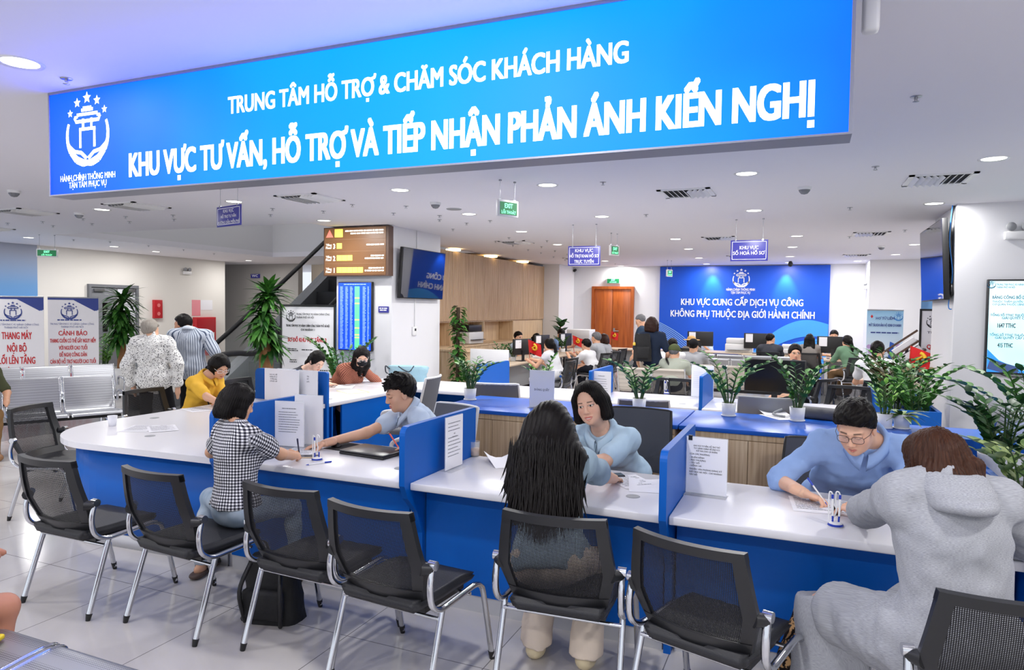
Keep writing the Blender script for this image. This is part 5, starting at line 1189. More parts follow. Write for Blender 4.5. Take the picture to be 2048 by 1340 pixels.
# ================================================================== people: implicit surfaces blended from bones, then meshed
f32 = np.float32
class Field:
    def __init__(s, lo, hi, h):
        s.lo = np.array(lo, f32); s.h = f32(h); n = np.ceil((np.array(hi) - np.array(lo)) / h).astype(int) + 1
        s.F = np.full(n, .3, f32)
        s.ax = [s.lo[i] + s.h * np.arange(n[i], dtype=f32) for i in range(3)]
    def _blk(s, lo, hi):
        sl = []
        for i in range(3):
            a = max(0, int((lo[i] - s.lo[i]) / s.h) - 1); b2 = min(s.F.shape[i], int((hi[i] - s.lo[i]) / s.h) + 3)
            if b2 - a < 1: return None
            sl.append(slice(a, b2))
        return tuple(sl)
    def op(s, fn, lo, hi, k=.02, mode=0):
        pad = k + 3 * s.h
        bl = s._blk(np.array(lo) - pad, np.array(hi) + pad)
        if bl is None: return s
        x = s.ax[0][bl[0]][:, None, None]; y = s.ax[1][bl[1]][None, :, None]; z = s.ax[2][bl[2]][None, None, :]
        d = fn(x, y, z); F = s.F[bl]
        if mode == 0:
            hh = np.maximum(k - np.abs(F - d), 0) / max(k, 1e-6); s.F[bl] = np.minimum(F, d) - hh * hh * k * .25
        elif mode == 1:                                     # carve away
            d = -d; hh = np.maximum(k - np.abs(F - d), 0) / max(k, 1e-6); s.F[bl] = np.maximum(F, d) + hh * hh * k * .25
        return s
    def cone(s, a, b2, ra, rb, k=.02, mode=0):
        a = np.array(a, f32); b2 = np.array(b2, f32); ab = b2 - a; L2 = float(ab @ ab) + 1e-9; R = max(ra, rb)
        def fn(x, y, z):
            px, py, pz = x - a[0], y - a[1], z - a[2]
            t = np.clip((px * ab[0] + py * ab[1] + pz * ab[2]) / f32(L2), 0, 1)
            return np.sqrt((px - t * ab[0]) ** 2 + (py - t * ab[1]) ** 2 + (pz - t * ab[2]) ** 2) - (f32(ra) + f32(rb - ra) * t)
        return s.op(fn, np.minimum(a, b2) - R, np.maximum(a, b2) + R, k, mode)
    def ell(s, c, r, R=None, k=.02, mode=0):
        c = np.array(c, f32); r = np.array(r, f32); R = np.eye(3, dtype=f32) if R is None else np.array(R, f32)
        def fn(x, y, z):
            px, py, pz = x - c[0], y - c[1], z - c[2]
            q = [(px * R[i, 0] + py * R[i, 1] + pz * R[i, 2]) for i in range(3)]
            k0 = np.sqrt((q[0] / r[0]) ** 2 + (q[1] / r[1]) ** 2 + (q[2] / r[2]) ** 2) + f32(1e-6)
            k1 = np.sqrt((q[0] / r[0] ** 2) ** 2 + (q[1] / r[1] ** 2) ** 2 + (q[2] / r[2] ** 2) ** 2) + f32(1e-6)
            return k0 * (k0 - 1) / k1
        ext = np.sqrt(((R * r[:, None]) ** 2).sum(0))
        return s.op(fn, c - ext, c + ext, k, mode)
    def half(s, p, n, keep=True, k=.006):
        """keep the side the normal points away from"""
        p = np.array(p, f32); n = np.array(n, f32); n = n / np.linalg.norm(n)
        d = (s.ax[0][:, None, None] - p[0]) * n[0] + (s.ax[1][None, :, None] - p[1]) * n[1] + (s.ax[2][None, None, :] - p[2]) * n[2]
        s.F = np.maximum(s.F, d); return s
    def noise(s, amp, freq, seed=0, stretch=(1, 1, 1)):
        rr = np.random.RandomState(seed); x = s.ax[0][:, None, None]; y = s.ax[1][None, :, None]; z = s.ax[2][None, None, :]
        for i in range(4):
            v = rr.normal(size=3) * np.array(stretch); v = v / np.linalg.norm(v) * freq * (.6 + .5 * i); ph = rr.uniform(0, 6.28)
            w_ = np.sin(x * v[1] * .7 + y * v[2] * .6 + z * v[0] * .7 + ph)
            s.F += f32(amp / (1 + .6 * i)) * np.sin(x * f32(v[0]) + y * f32(v[1]) + z * f32(v[2]) + f32(ph) + w_).astype(f32)
        return s
    def nets(s):
        F = s.F; ins = F < 0; nx, ny, nz = F.shape
        cnt = np.zeros((nx - 1, ny - 1, nz - 1), np.int8)
        for a in (0, 1):
            for b2 in (0, 1):
                for c in (0, 1): cnt += ins[a:nx - 1 + a, b2:ny - 1 + b2, c:nz - 1 + c]
        act = (cnt > 0) & (cnt < 8); I = np.argwhere(act)
        if len(I) == 0: return np.zeros((0, 3)), np.zeros((0, 4), int)
        ids = np.full(act.shape, -1, np.int64); ids[act] = np.arange(len(I))
        acc = np.zeros((len(I), 3)); num = np.zeros(len(I))
        cs = [(a, b2, c) for a in (0, 1) for b2 in (0, 1) for c in (0, 1)]
        V = {c: F[I[:, 0] + c[0], I[:, 1] + c[1], I[:, 2] + c[2]] for c in cs}
        for a in cs:
            for ax in range(3):
                if a[ax] == 1: continue
                b2 = list(a); b2[ax] = 1; b2 = tuple(b2); va, vb = V[a], V[b2]; m = (va < 0) != (vb < 0)
                t = va[m] / (va[m] - vb[m]); p = np.repeat(np.array([a], float), m.sum(), 0); p[:, ax] += t
                acc[m] += p; num[m] += 1
        P = (I + acc / num[:, None]) * float(s.h) + s.lo
        Q = []
        for ax in range(3):
            o = [(1, 2), (2, 0), (0, 1)][ax]
            sl0 = [slice(None)] * 3; sl1 = [slice(None)] * 3; sl0[ax] = slice(0, -1); sl1[ax] = slice(1, None)
            for q in o:
                sl0[q] = slice(1, -1); sl1[q] = slice(1, -1)
            A, B = ins[tuple(sl0)], ins[tuple(sl1)]; e = np.argwhere(A != B)
            if len(e) == 0: continue
            fl = A[e[:, 0], e[:, 1], e[:, 2]]
            base = e.copy(); base[:, o[0]] += 1; base[:, o[1]] += 1
            def cell(d0, d1):
                c = base.copy(); c[:, o[0]] -= d0; c[:, o[1]] -= d1; return ids[c[:, 0], c[:, 1], c[:, 2]]
            q4 = np.stack([cell(1, 1), cell(0, 1), cell(0, 0), cell(1, 0)], 1)
            q4[~fl] = q4[~fl][:, ::-1]; Q.append(q4)
        Q = np.concatenate(Q); Q = Q[(Q >= 0).all(1)]
        return P, Q
def np_mesh(name, V, Q, m, parent=None, col=None, uv=None):
    me = bpy.data.meshes.new(name); me.vertices.add(len(V)); me.vertices.foreach_set('co', np.asarray(V, f32).ravel())
    me.loops.add(Q.size); me.loops.foreach_set('vertex_index', Q.ravel().astype(np.int32)); me.polygons.add(len(Q))
    me.polygons.foreach_set('loop_start', np.arange(0, Q.size, 4, dtype=np.int32)); me.update(calc_edges=True)
    me.polygons.foreach_set('use_smooth', np.ones(len(Q), bool)); me.materials.append(m)
    if col is not None:
        a = me.color_attributes.new('tone', 'FLOAT_COLOR', 'POINT'); a.data.foreach_set('color', np.c_[col, np.ones(len(col))].astype(f32).ravel())
    if uv is not None:
        u = me.uv_layers.new(name='weave'); u.data.foreach_set('uv', np.asarray(uv, f32)[Q.ravel()].ravel())
    me.validate()
    o = bpy.data.objects.new(name, me); COL.objects.link(o)
    if parent:
        o.data.transform(Matrix.Translation(-Vector(parent.location))); o.parent = parent
    return o
def smooth_verts(V, Q, it=1, lam=.5):
    for _ in range(it):
        acc = np.zeros_like(V); n = np.zeros(len(V))
        for a, b2 in ((0, 1), (1, 2), (2, 3), (3, 0)):
            np.add.at(acc, Q[:, a], V[Q[:, b2]]); np.add.at(acc, Q[:, b2], V[Q[:, a]]); np.add.at(n, Q[:, a], 1); np.add.at(n, Q[:, b2], 1)
        V = V + lam * (acc / np.maximum(n, 1)[:, None] - V)
    return V

# materials for people
def skin_mat():
    m = mat('skin', (214, 164, 134), .5, spec=.35, sss=.12); nt, b = NT(m)
    a = node(nt, 'ShaderNodeVertexColor'); a.layer_name = 'tone'; nt.links.new(a.outputs[0], b.inputs['Base Color']); return m
SKIN = skin_mat()
def hair_mat(name, c1, c2, rough=.38, c3=None):
    m = mat(name, c1, rough, spec=.14); nt, b = NT(m)
    uv = node(nt, 'ShaderNodeUVMap'); mp = node(nt, 'ShaderNodeMapping'); mp.inputs['Scale'].default_value = (26, 1.6, 1); nt.links.new(uv.outputs[0], mp.inputs[0])
    n = node(nt, 'ShaderNodeTexNoise'); n.inputs['Scale'].default_value = 5; n.inputs['Detail'].default_value = 4; nt.links.new(mp.outputs[0], n.inputs[0])
    nt.links.new(ramp(nt, n.outputs['Fac'], [(.35, c1), (.68, c2)] + ([(.8, c3)] if c3 else [])), b.inputs['Base Color'])
    bp = node(nt, 'ShaderNodeBump'); bp.inputs['Strength'].default_value = .4; bp.inputs['Distance'].default_value = .004
    nt.links.new(n.outputs['Fac'], bp.inputs['Height']); nt.links.new(bp.outputs[0], b.inputs['Normal']); return m
HBLACK = hair_mat('black_hair', (12, 10, 10), (26, 22, 21))
HBROWN = hair_mat('brown_hair', (38, 23, 19), (84, 52, 36), .4, (158, 98, 56))
HDKBR = hair_mat('dark_brown_hair', (34, 22, 20), (66, 42, 34))
HGREY = hair_mat('grey_hair', (120, 112, 104), (190, 184, 174), .5)
HSALT = hair_mat('salt_and_pepper_hair', (70, 70, 74), (140, 140, 144), .5)
def cloth(name, rgb, kind='plain', c2=(250, 250, 250), scale=.011, rough=.85):
    if name in MATS: return MATS[name]
    m = mat(name, rgb, rough, spec=.2); nt, b = NT(m); uv = node(nt, 'ShaderNodeUVMap'); tc = node(nt, 'ShaderNodeTexCoord')
    sp = node(nt, 'ShaderNodeSeparateXYZ'); nt.links.new(uv.outputs[0], sp.inputs[0])
    def stripe(o, s, duty=.5): return math_n(nt, 'LESS_THAN', math_n(nt, 'FRACT', math_n(nt, 'DIVIDE', math_n(nt, 'ADD', o, 50), s)), duty)
    if kind == 'gingham':
        f = math_n(nt, 'MULTIPLY', math_n(nt, 'ADD', stripe(sp.outputs[0], scale * 2), stripe(sp.outputs[1], scale * 2)), .5)
        nt.links.new(ramp(nt, f, [(0, c2), (.5, tuple((a_ + b_) // 2 for a_, b_ in zip(rgb, c2))), (1, rgb)]), b.inputs['Base Color'])
    elif kind == 'stripes':
        f = math_n(nt, 'MAXIMUM', stripe(sp.outputs[0], scale, .3), math_n(nt, 'MULTIPLY', stripe(sp.outputs[0], scale / 3, .3), .35))
        nt.links.new(ramp(nt, f, [(0, c2), (1, rgb)]), b.inputs['Base Color'])
    elif kind in ('speckle', 'pattern', 'heather', 'floral'):
        n = node(nt, 'ShaderNodeTexVoronoi' if kind in ('speckle', 'pattern') else 'ShaderNodeTexNoise'); n.inputs['Scale'].default_value = 1 / scale
        if kind == 'heather':
            mp = node(nt, 'ShaderNodeMapping'); mp.inputs['Scale'].default_value = (1, 5, 1); nt.links.new(uv.outputs[0], mp.inputs[0]); nt.links.new(mp.outputs[0], n.inputs['Vector']); n.inputs['Detail'].default_value = 4
            nt.links.new(ramp(nt, n.outputs['Fac'], [(.35, rgb), (.65, c2)]), b.inputs['Base Color'])
        elif kind == 'floral':
            n.inputs['Distortion'].default_value = 2.5; nt.links.new(tc.outputs['Object'], n.inputs['Vector']); nt.links.new(ramp(nt, n.outputs['Fac'], [(.49, rgb), (.53, c2)]), b.inputs['Base Color'])
        else:
            nt.links.new(uv.outputs[0], n.inputs['Vector']); nt.links.new(ramp(nt, n.outputs['Distance'], [(.26, rgb), (.4, c2)]), b.inputs['Base Color'])
    else:
        n = node(nt, 'ShaderNodeTexNoise'); n.inputs['Scale'].default_value = 240; nt.links.new(tc.outputs['Object'], n.inputs['Vector'])
        bp = node(nt, 'ShaderNodeBump'); bp.inputs['Strength'].default_value = .12; bp.inputs['Distance'].default_value = .004; nt.links.new(n.outputs['Fac'], bp.inputs['Height']); nt.links.new(bp.outputs[0], b.inputs['Normal'])
        if kind == 'denim':
            n2 = node(nt, 'ShaderNodeTexNoise'); n2.inputs['Scale'].default_value = 9; nt.links.new(tc.outputs['Object'], n2.inputs['Vector']); nt.links.new(ramp(nt, n2.outputs['Fac'], [(.35, rgb), (.65, c2)]), b.inputs['Base Color'])
    return m

def nrm(v):
    v = np.array(v, float); return v / (np.linalg.norm(v) + 1e-9)
def head_frame(yaw, pitch, roll):
    """yaw: facing direction in plan, degrees from +X; pitch up positive; roll to the person's right. rows: right, forward, up"""
    a, p, r = map(math.radians, (yaw, pitch, roll))
    f = np.array([math.cos(a) * math.cos(p), math.sin(a) * math.cos(p), math.sin(p)]); s = np.array([math.sin(a), -math.cos(a), 0]); u = np.cross(s, f)
    return np.array([s * math.cos(r) - u * math.sin(r), f, u * math.cos(r) + s * math.sin(r)])
def ik(S, W, a, b2, pole):
    S, W, pole = np.array(S, float), np.array(W, float), np.array(pole, float); d = W - S; L = np.linalg.norm(d)
    if L > (a + b2) * .995:
        k = L / ((a + b2) * .995); a *= k; b2 *= k
    dn = d / L; x = (a * a - b2 * b2 + L * L) / (2 * L); h = math.sqrt(max(0, a * a - x * x)); pv = pole - dn * (pole @ dn); return S + dn * x + nrm(pv) * h

def person(label, pel, nb, hd, yaw, hyaw, hpitch=0, hroll=0, s=1.0, woman=False, hands=(None, None), poles=(None, None), knees=(None, None), feet=(None, None), stand=False, hair='short', hmat=None, hseed=1,
           shirt=None, sleeve=.5, trousers=None, skirt=None, shoe=None, skin=(222, 172, 142), res=.014, hres=.008, fine=False, lip=(190, 96, 92), hem=.0, neck_cut=.055, loose=.012, fold=.003, hand_dirs=(None, None), curls=(.5, .5), extras=None, sandals=False, bare=False, hold_hands=True, jacket_len=0, shw=None, hairfn=None, palms=(None, None), brow=(52, 40, 36), eyelid=0.0, smile=0.0, group='people in the hall'):
    pel, nb, hd = (np.array(v, float) for v in (pel, nb, hd))
    R0 = head_frame(yaw, 0, 0); rt, fw, up = R0; RH = head_frame(hyaw, hpitch, hroll)
    sp = nrm(nb - pel); L = np.linalg.norm(nb - pel); cf = nrm(np.cross(sp, rt)); cf = cf if cf @ fw > -.2 else -cf
    RC = np.array([rt, cf, sp])
    shw = shw or ((.160 if woman else .188) * s)
    sh = [nb - sp * .055 * s + rt * sg * shw + cf * .005 for sg in (-1, 1)]
    root = thing('person', label, 'person', (pel[0], pel[1], 0), 0, group)
    ua, fa = .285 * s, .245 * s
    wr, el, hdir = [], [], []
    for i, sg in enumerate((-1, 1)):
        if hands[i] is None: W = sh[i] - up * .46 * s + fw * .12 + rt * sg * .06
        else: W = np.array(hands[i], float)
        pl = poles[i] if poles[i] is not None else (-up * .8 + rt * sg * .55 - fw * .25)
        E = ik(sh[i], W, ua, fa, pl); wr.append(W); el.append(E)
        hdir.append(nrm(hand_dirs[i]) if hand_dirs[i] is not None else nrm(W - E))
    hips = [pel + rt * sg * .092 * s for sg in (-1, 1)]; kn, an, toe = [], [], []
    for i, sg in enumerate((-1, 1)):
        if stand:
            A = np.array(feet[i], float) if feet[i] is not None else np.array([pel[0], pel[1], .085]) + rt * sg * .1 * s
            K = ik(hips[i], A, .43 * s, .42 * s, fw)
        else:
            K = np.array(knees[i], float) if knees[i] is not None else hips[i] + fw * .42 * s + rt * sg * .05 - up * .02
            A = np.array(feet[i], float) if feet[i] is not None else np.array([K[0], K[1], .085]) - fw * .06
        kn.append(K); an.append(A); fd_ = nrm([K[0] - hips[i][0], K[1] - hips[i][1], 0]) if not stand else fw
        fd_ = nrm(fd_ * .5 + fw * .5); toe.append(np.array([A[0], A[1], .03]) + fd_ * .15 * s)
    allp = np.array([pel, nb, hd] + sh + el + wr + kn + an + toe + [w_ + h_ * .2 for w_, h_ in zip(wr, hdir)])
    lo, hi = allp.min(0) - .22, allp.max(0) + .22; lo[2] = max(lo[2], -.01)
    waist = pel + (nb - pel) * .33; chest = pel + (nb - pel) * .68
    def torso(F, g, pelvis=True):
        w_ = 1.0 if woman else 1.06
        if pelvis: F.ell(pel + sp * .01, ((.172 if woman else .165) * s + g, .125 * s + g, .125 * s + g), RC, .05)
        F.ell(waist, (.132 * s * w_ + g, .098 * s + g, L * .33 + g), RC, .06)
        F.ell(chest, (.152 * s * w_ + g, .108 * s + g, L * .31 + g), RC, .06)
        F.cone(sh[0] + rt * .02, sh[1] - rt * .02, .05 * s + g, .05 * s + g, .05)
        for i in (0, 1):
            F.ell(sh[i], (.049 * s + g,) * 3, RC, .05); F.cone(nb + sp * .015, sh[i] + sp * .012, .046 * s + g * .6, .04 * s + g * .6, .04)
            if woman: F.ell(chest + cf * .075 * s + rt * (-1, 1)[i] * .065 * s - sp * .01, (.058 * s + g, .05 * s + g, .056 * s + g), RC, .04)
    def arm(F, i, g, t_end=None):
        """t_end: None whole arm; 0-1 part of the upper arm; 1-2 into the forearm"""
        A, B, Cc = sh[i], el[i], wr[i]; g2 = g
        if t_end is None or t_end >= 1:
            F.cone(A, B, .045 * s + g, .037 * s + g, .03)
            t = 1 if t_end is None else t_end - 1
            if t > 0: F.cone(B, B + (Cc - B) * t, .039 * s + g, (.039 + (.027 - .039) * t) * s + g, .02)
        else: F.cone(A, A + (B - A) * t_end, .046 * s + g, (.046 - .006 * t_end) * s + g * 1.35, .03)
    def legs(F, g, cut=None, wide=0):
        for i in (0, 1):
            if cut is not None and cut < 0: F.cone(hips[i], hips[i] - (kn[i] - hips[i]) * cut, .082 * s + g, .075 * s + g, .05); continue
            F.cone(hips[i], kn[i], .082 * s + g, .056 * s + g + wide * .4, .05)
            e = an[i] if cut is None else kn[i] + (an[i] - kn[i]) * cut
            F.cone(kn[i], e, .055 * s + g + wide * .4, (.036 * s + g + wide) if cut is None else (.045 * s + g + wide), .03)
            if not wide: F.ell(kn[i] * .7 + e * .3 - fw * .02, (.048 * s + g,) * 3, None, .04)
    def feet_(F, g, sole=0.0):
        for i in (0, 1):
            F.cone(np.array([an[i][0], an[i][1], .045]) - (toe[i] - an[i]) * np.array([.25, .25, 0]), toe[i] + np.array([0, 0, g]), .036 * s + g, .03 * s + g, .02)
            F.cone(an[i], np.array([an[i][0], an[i][1], .045]), .034 * s + g, .036 * s + g, .02)
        F.half((0, 0, .0), (0, 0, -1))
    def hand(F, i, k=.006):
        d = hdir[i]; n = np.array(palms[i], float) if palms[i] is not None else -up
        n = nrm(n - d * (n @ d)); lat = np.cross(d, n) * (1 if i == 1 else -1)      # lat points to the thumb side
        q = s * (.9 if woman else .98); W = wr[i]; c = curls[i]
        RP = np.array([lat, d, n])
        F.cone(W - d * .05, W + d * .012, .027 * q, .024 * q, .012)
        F.ell(W + d * .05 * q, (.038 * q, .05 * q, .0155 * q), RP, .012)
        for j, (o_, ln, r) in enumerate(((.029, .072, .0092), (.0095, .08, .0094), (-.0105, .074, .009), (-.029, .058, .0082))):
            p = W + d * .088 * q + lat * o_ * q * (1.0) - n * .002; a = c * (.55 + .1 * j); dirv = d + lat * o_ * .8
            for m_, fr in enumerate((.46, .3, .24)):
                dv = nrm(dirv) * math.cos(a) + n * math.sin(a); e = p + dv * ln * fr * q; F.cone(p, e, r * q * (1 - .1 * m_), r * q * (.9 - .1 * m_), k); p = e; a += c * .9
        p = W + d * .022 * q + lat * .03 * q; dv = nrm(d * .55 + lat * .75 + n * (.25 + .4 * c)); e = p + dv * .045 * q; F.cone(p, e, .0135 * q, .011 * q, .012); F.cone(e, e + nrm(dv + d * .5 - lat * .4 * c) * .034 * q, .0108 * q, .008 * q, k)
    def hp(x, y, z): return hd + (RH[0] * x + RH[1] * y + RH[2] * z) * s
    def head(F, g=0, detail=True):
        E = lambda c, r, k=.02, mode=0: F.ell(hp(*c), np.array(r) * s + g, RH, k, mode)
        E((0, -.012, .035), (.075, .093, .085)); E((0, .03, -.03), (.0635, .058, .082), .03); E((0, .035, -.075), (.05, .046, .036), .03); E((0, .066, -.098), (.02, .016, .016), .025)
        for q in (-1, 1):
            E((q * .036, .05, -.032), (.028, .026, .03), .02)
            E((q * .077, -.006, -.008), (.01, .02, .031), .006)
        F.cone(hp(0, -.018, -.06), nb + sp * .0, .052 * s + g, .056 * s + g, .03)
        F.cone(hp(0, -.012, -.04), hp(0, -.01, -.09), .05 * s, .05 * s, .03)
        if detail:
            F.cone(hp(0, .087, .012), hp(0, .104, -.03), .0075 * s, .0115 * s, .014)
            for q in (-1, 1):
                E((q * .0125, .097, -.036), (.008, .009, .007), .008)
                E((q * .031, .099, .004), (.017, .012, .010), .012, 1); E((q * .031, .0785, .003), (.0135, .0125, .0115), .004)
                F.cone(hp(q * .014, .084, .022), hp(q * .043, .0755, .023), .007 * s, .006 * s, .022)
                if eyelid: E((q * .031, .0805, .003 + .006 * (1 - eyelid)), (.0142, .0128, .0115 * (.45 + .5 * eyelid)), .003)
            mw = .021 + .006 * smile; mz = .004 * smile
            for q in (-1, 1):
                F.cone(hp(0, .0905, -.061 - mz), hp(q * mw, .081, -.0655 + mz * 1.5), .0062 * s, .003 * s, .006)
                F.cone(hp(0, .0885, -.0735 - mz * 2), hp(q * mw * .85, .081, -.0675 + mz), .0072 * s, .003 * s, .006)
            pass
            if smile: E((0, .099, -.0695 - mz), (.019, .012, .0062 * smile), .003, 1)
            for q in (-1, 1): F.cone(hp(0, .0975, -.0675 - mz * smile), hp(q * mw * .9, .0875, -.0668 + mz), .0022, .0016, .003, 1)
    skc = np.array(srgb(*skin)[:3])
    def paint(V):
        """skin tone with lips, brows, eyes"""
        q = ((V - hd) @ RH.T) / s; c = np.tile(skc, (len(V), 1)); x, y, z = np.abs(q[:, 0]), q[:, 1], q[:, 2]
        def mixin(mask, rgb): 
            mk = np.clip(mask, 0, 1)[:, None]; c[:] = c * (1 - mk) + np.array(srgb(*rgb)[:3]) * mk
        front = y > .06
        ck = np.exp(-(((x - .038) / .022) ** 2 + ((z + .03) / .02) ** 2)) * front; mixin(ck * .22, (214, 120, 106))
        mw = .021 + .006 * smile; zz = z + .0675 - .006 * smile * (x / mw) ** 2 + .003 * smile
        lipm = np.clip(1.6 - ((x / (mw + .002)) ** 2 + (zz / (.0105 + .003 * smile)) ** 2) * 1.6, 0, 1) * (y > .078); mixin(lipm * .85, lip)
        if smile > .4: mixin(np.clip(1.5 - ((x / (mw * .72)) ** 2 + ((zz + .002) / .004) ** 2) * 1.5, 0, 1) * (y > .07), (240, 232, 224))
        bz = .0245 - .1 * np.maximum(0, x - .035) ** 1 * .5
        mixin(np.clip(1.6 - np.abs(z - bz) / .0032, 0, 1) * np.clip((x - .012) / .004, 0, 1) * np.clip((.052 - x) / .01, 0, 1) * front * .85, brow)
        ex, ez = x - .031, z - .0025; op = 1 - .6 * eyelid
        if eyelid > .6:
            ln = np.abs(ez + .0045 - 9 * ex ** 2); mixin(np.clip(1.7 - ln / .0015, 0, 1) * (np.abs(ex) < .015) * front, (42, 28, 26)); mixin(np.clip(1.4 - np.abs(ez - .004 + 8 * ex ** 2) / .0012, 0, 1) * (np.abs(ex) < .013) * front * .45, (120, 80, 66)); return c
        er = (ex / .0135) ** 2 + (ez / (.0056 * op)) ** 2
        lid = np.clip(2.0 - np.abs(er - 1.15) * 3, 0, 1) * front * (ez > -.002); mixin(lid * .9, (30, 22, 20))
        mixin((er < 1) * front * 1.0, (232, 226, 220)); mixin((er < 1) * ((ex / .0062) ** 2 + (ez / .0062) ** 2 < 1) * front * 1.0, (26, 18, 16))
        return c
    VV, QQ = [], []; nV = 0
    def collect(F, sm=0):
        nonlocal nV
        V, Q = F.nets()
        if sm: V = smooth_verts(V, Q, sm)
        VV.append(V); QQ.append(Q + nV); nV += len(V)
    # ---- body: one mesh
    F = Field(lo, hi, res); torso(F, -.006); 
    for i in (0, 1): arm(F, i, 0)
    legs(F, -.004)
    if sandals or bare: feet_(F, -.004)
    F.cone(nb - sp * .03, nb + (hd - nb) * .35, .055 * s, .053 * s, .03)
    if not fine:
        head(F, 0, hres < .01)
        for i in (0, 1):
            d = hdir[i]; F.cone(wr[i], wr[i] + d * .09 * s, .03 * s, .028 * s, .02); F.cone(wr[i] + d * .09 * s, wr[i] + d * .15 * s - up * .03 * curls[i], .027 * s, .016 * s, .02)
    collect(F)
    if fine:
        hb = np.array([hp(a, b2, c) for a in (-.1, .1) for b2 in (-.12, .125) for c in (-.15, .135)] + [nb]); Fh = Field(hb.min(0) - .01, hb.max(0) + .01, hres); head(Fh); collect(Fh)
        for i in (0, 1):
            if hands[i] is None and not hold_hands: continue
            hb = np.array([wr[i] - hdir[i] * .06, wr[i] + hdir[i] * .18]); Fh = Field(hb.min(0) - .08, hb.max(0) + .08, .0034); hand(Fh, i); collect(Fh)
    V = np.concatenate(VV); Q = np.concatenate(QQ)
    np_mesh('body', V, Q, SKIN, root, paint(V))
    # ---- weave coordinates
    def weave(V, segs):
        best = np.full(len(V), 9.0); uv = np.zeros((len(V), 2))
        for a, b2, ref, off in segs:
            ab = b2 - a; l = np.linalg.norm(ab); ax = ab / l; p = V - a; t = np.clip(p @ ax, 0, l); dv = p - t[:, None] * ax; r = np.linalg.norm(dv, axis=1)
            e1 = nrm(ref - ax * (ref @ ax)); e2 = np.cross(ax, e1); ang = np.arctan2(dv @ e2, dv @ e1); sc = off
            m = r / sc < best; best[m] = (r / sc)[m]; uv[m, 0] = (ang * sc)[m]; uv[m, 1] = (p @ ax)[m]
        return uv
    segs_t = [(pel - sp * .15, nb, cf, .14), (sh[0], el[0], -rt, .05), (sh[1], el[1], rt, .05), (el[0], wr[0], -rt, .045), (el[1], wr[1], rt, .045)]
    segs_l = [(hips[0], kn[0], up, .08), (hips[1], kn[1], up, .08), (kn[0], an[0], fw, .05), (kn[1], an[1], fw, .05), (pel - rt * .05, pel + rt * .05, up, .12)]
    if shirt is not None:
        F = Field(lo, hi, res); torso(F, loose)
        for i in (0, 1): arm(F, i, loose * .9, sleeve)
        if jacket_len:
            for i in (0, 1): F.cone(hips[i], hips[i] + (kn[i] - hips[i]) * jacket_len, .1 * s + loose, .09 * s + loose, .06)
        F.half(pel - sp * (.07 - hem) if not jacket_len else pel - sp * .5, -sp if not jacket_len else (0, 0, -1))
        F.ell(nb + sp * .045 * s + cf * .012, (.064 * s, .062 * s, neck_cut * s), RC, .012, 1)
        F.noise(fold, 34, hseed, (1, 1, .7)); F.noise(fold * .5, 75, hseed + 3)
        V, Q = F.nets(); V = smooth_verts(V, Q, 1, .4); np_mesh('shirt', V, Q, shirt, root, None, weave(V, segs_t))
    if trousers is not None:
        tm, tcut, wide = trousers if isinstance(trousers, tuple) else (trousers, None, .0)
        F = Field(lo, hi, res); F.ell(pel - sp * .005, ((.172 if woman else .165) * s + .008, .127 * s + .006, .125 * s + .004), RC, .05); legs(F, .008, tcut, wide)
        if wide: F.half((0, 0, .075), (0, 0, -1))
        F.half(pel + sp * .1, sp)
        F.noise(.0028, 40, hseed + 5); V, Q = F.nets(); V = smooth_verts(V, Q, 1, .4); np_mesh('trousers', V, Q, tm, root, None, weave(V, segs_l))
    if skirt is not None:
        F = Field(lo, hi, res); F.ell(pel, (.18 * s, .135 * s, .13 * s), RC, .05); km = (kn[0] + kn[1]) / 2; am = (an[0] + an[1]) / 2
        for i in (0, 1):
            F.cone(hips[i], kn[i], .1 * s, .085 * s, .09); F.cone(kn[i], kn[i] + (an[i] - kn[i]) * .8, .085 * s, .1 * s, .09)
        F.cone(pel + (km - pel) * .3, km, .11 * s, .1 * s, .1); F.cone(km, km + (am - km) * .8, .1 * s, .11 * s, .1); F.half(pel + sp * .1, sp)
        F.noise(.005, 30, hseed + 7); V, Q = F.nets(); np_mesh('skirt', V, Q, skirt, root, None, weave(V, segs_l))
    if shoe is not None:
        for i in (0, 1):
            a2 = np.array([an[i], toe[i]]); F = Field(a2.min(0) - .12, a2.max(0) + .1, min(res, .009)); td = nrm((toe[i] - an[i]) * np.array([1, 1, 0]))
            if sandals:
                for u_ in np.linspace(-.06, .19, 8): F.ell(np.array([an[i][0], an[i][1], .022]) + td * u_, (.046 * s, .05, .022), np.array([np.cross(td, [0, 0, 1]), td, [0, 0, 1]]), .02)
                F.half((0, 0, .034), (0, 0, 1)); F.half((0, 0, 0), (0, 0, -1)); V, Q = F.nets(); np_mesh('sandal_sole', V, Q, shoe, root)
                m = MB(); sd = np.cross(td, [0, 0, 1])
                for u_ in (.02, .09, .15): 
                    m.tube([Vector(np.array([an[i][0], an[i][1], .03]) + td * u_ + sd * .048 * math.cos(t) + np.array([0, 0, (.075 - .2 * max(0, u_ - .02)) * math.sin(t)])) for t in np.linspace(0, PI, 9)], .014, 8, flat=.35)
                wp('sandal_strap', m, BLACKP, root)
            else:
                F.cone(np.array([an[i][0], an[i][1], .05]) - td * .035, toe[i] + np.array([0, 0, .012]), .043 * s, .038 * s, .03); F.cone(np.array([an[i][0], an[i][1], .09]), np.array([an[i][0], an[i][1], .04]), .04 * s, .044 * s, .03); F.half((0, 0, .002), (0, 0, -1))
                V, Q = F.nets(); np_mesh('shoe', V, Q, shoe, root)
    # ---- hair
    hm = hmat or HBLACK
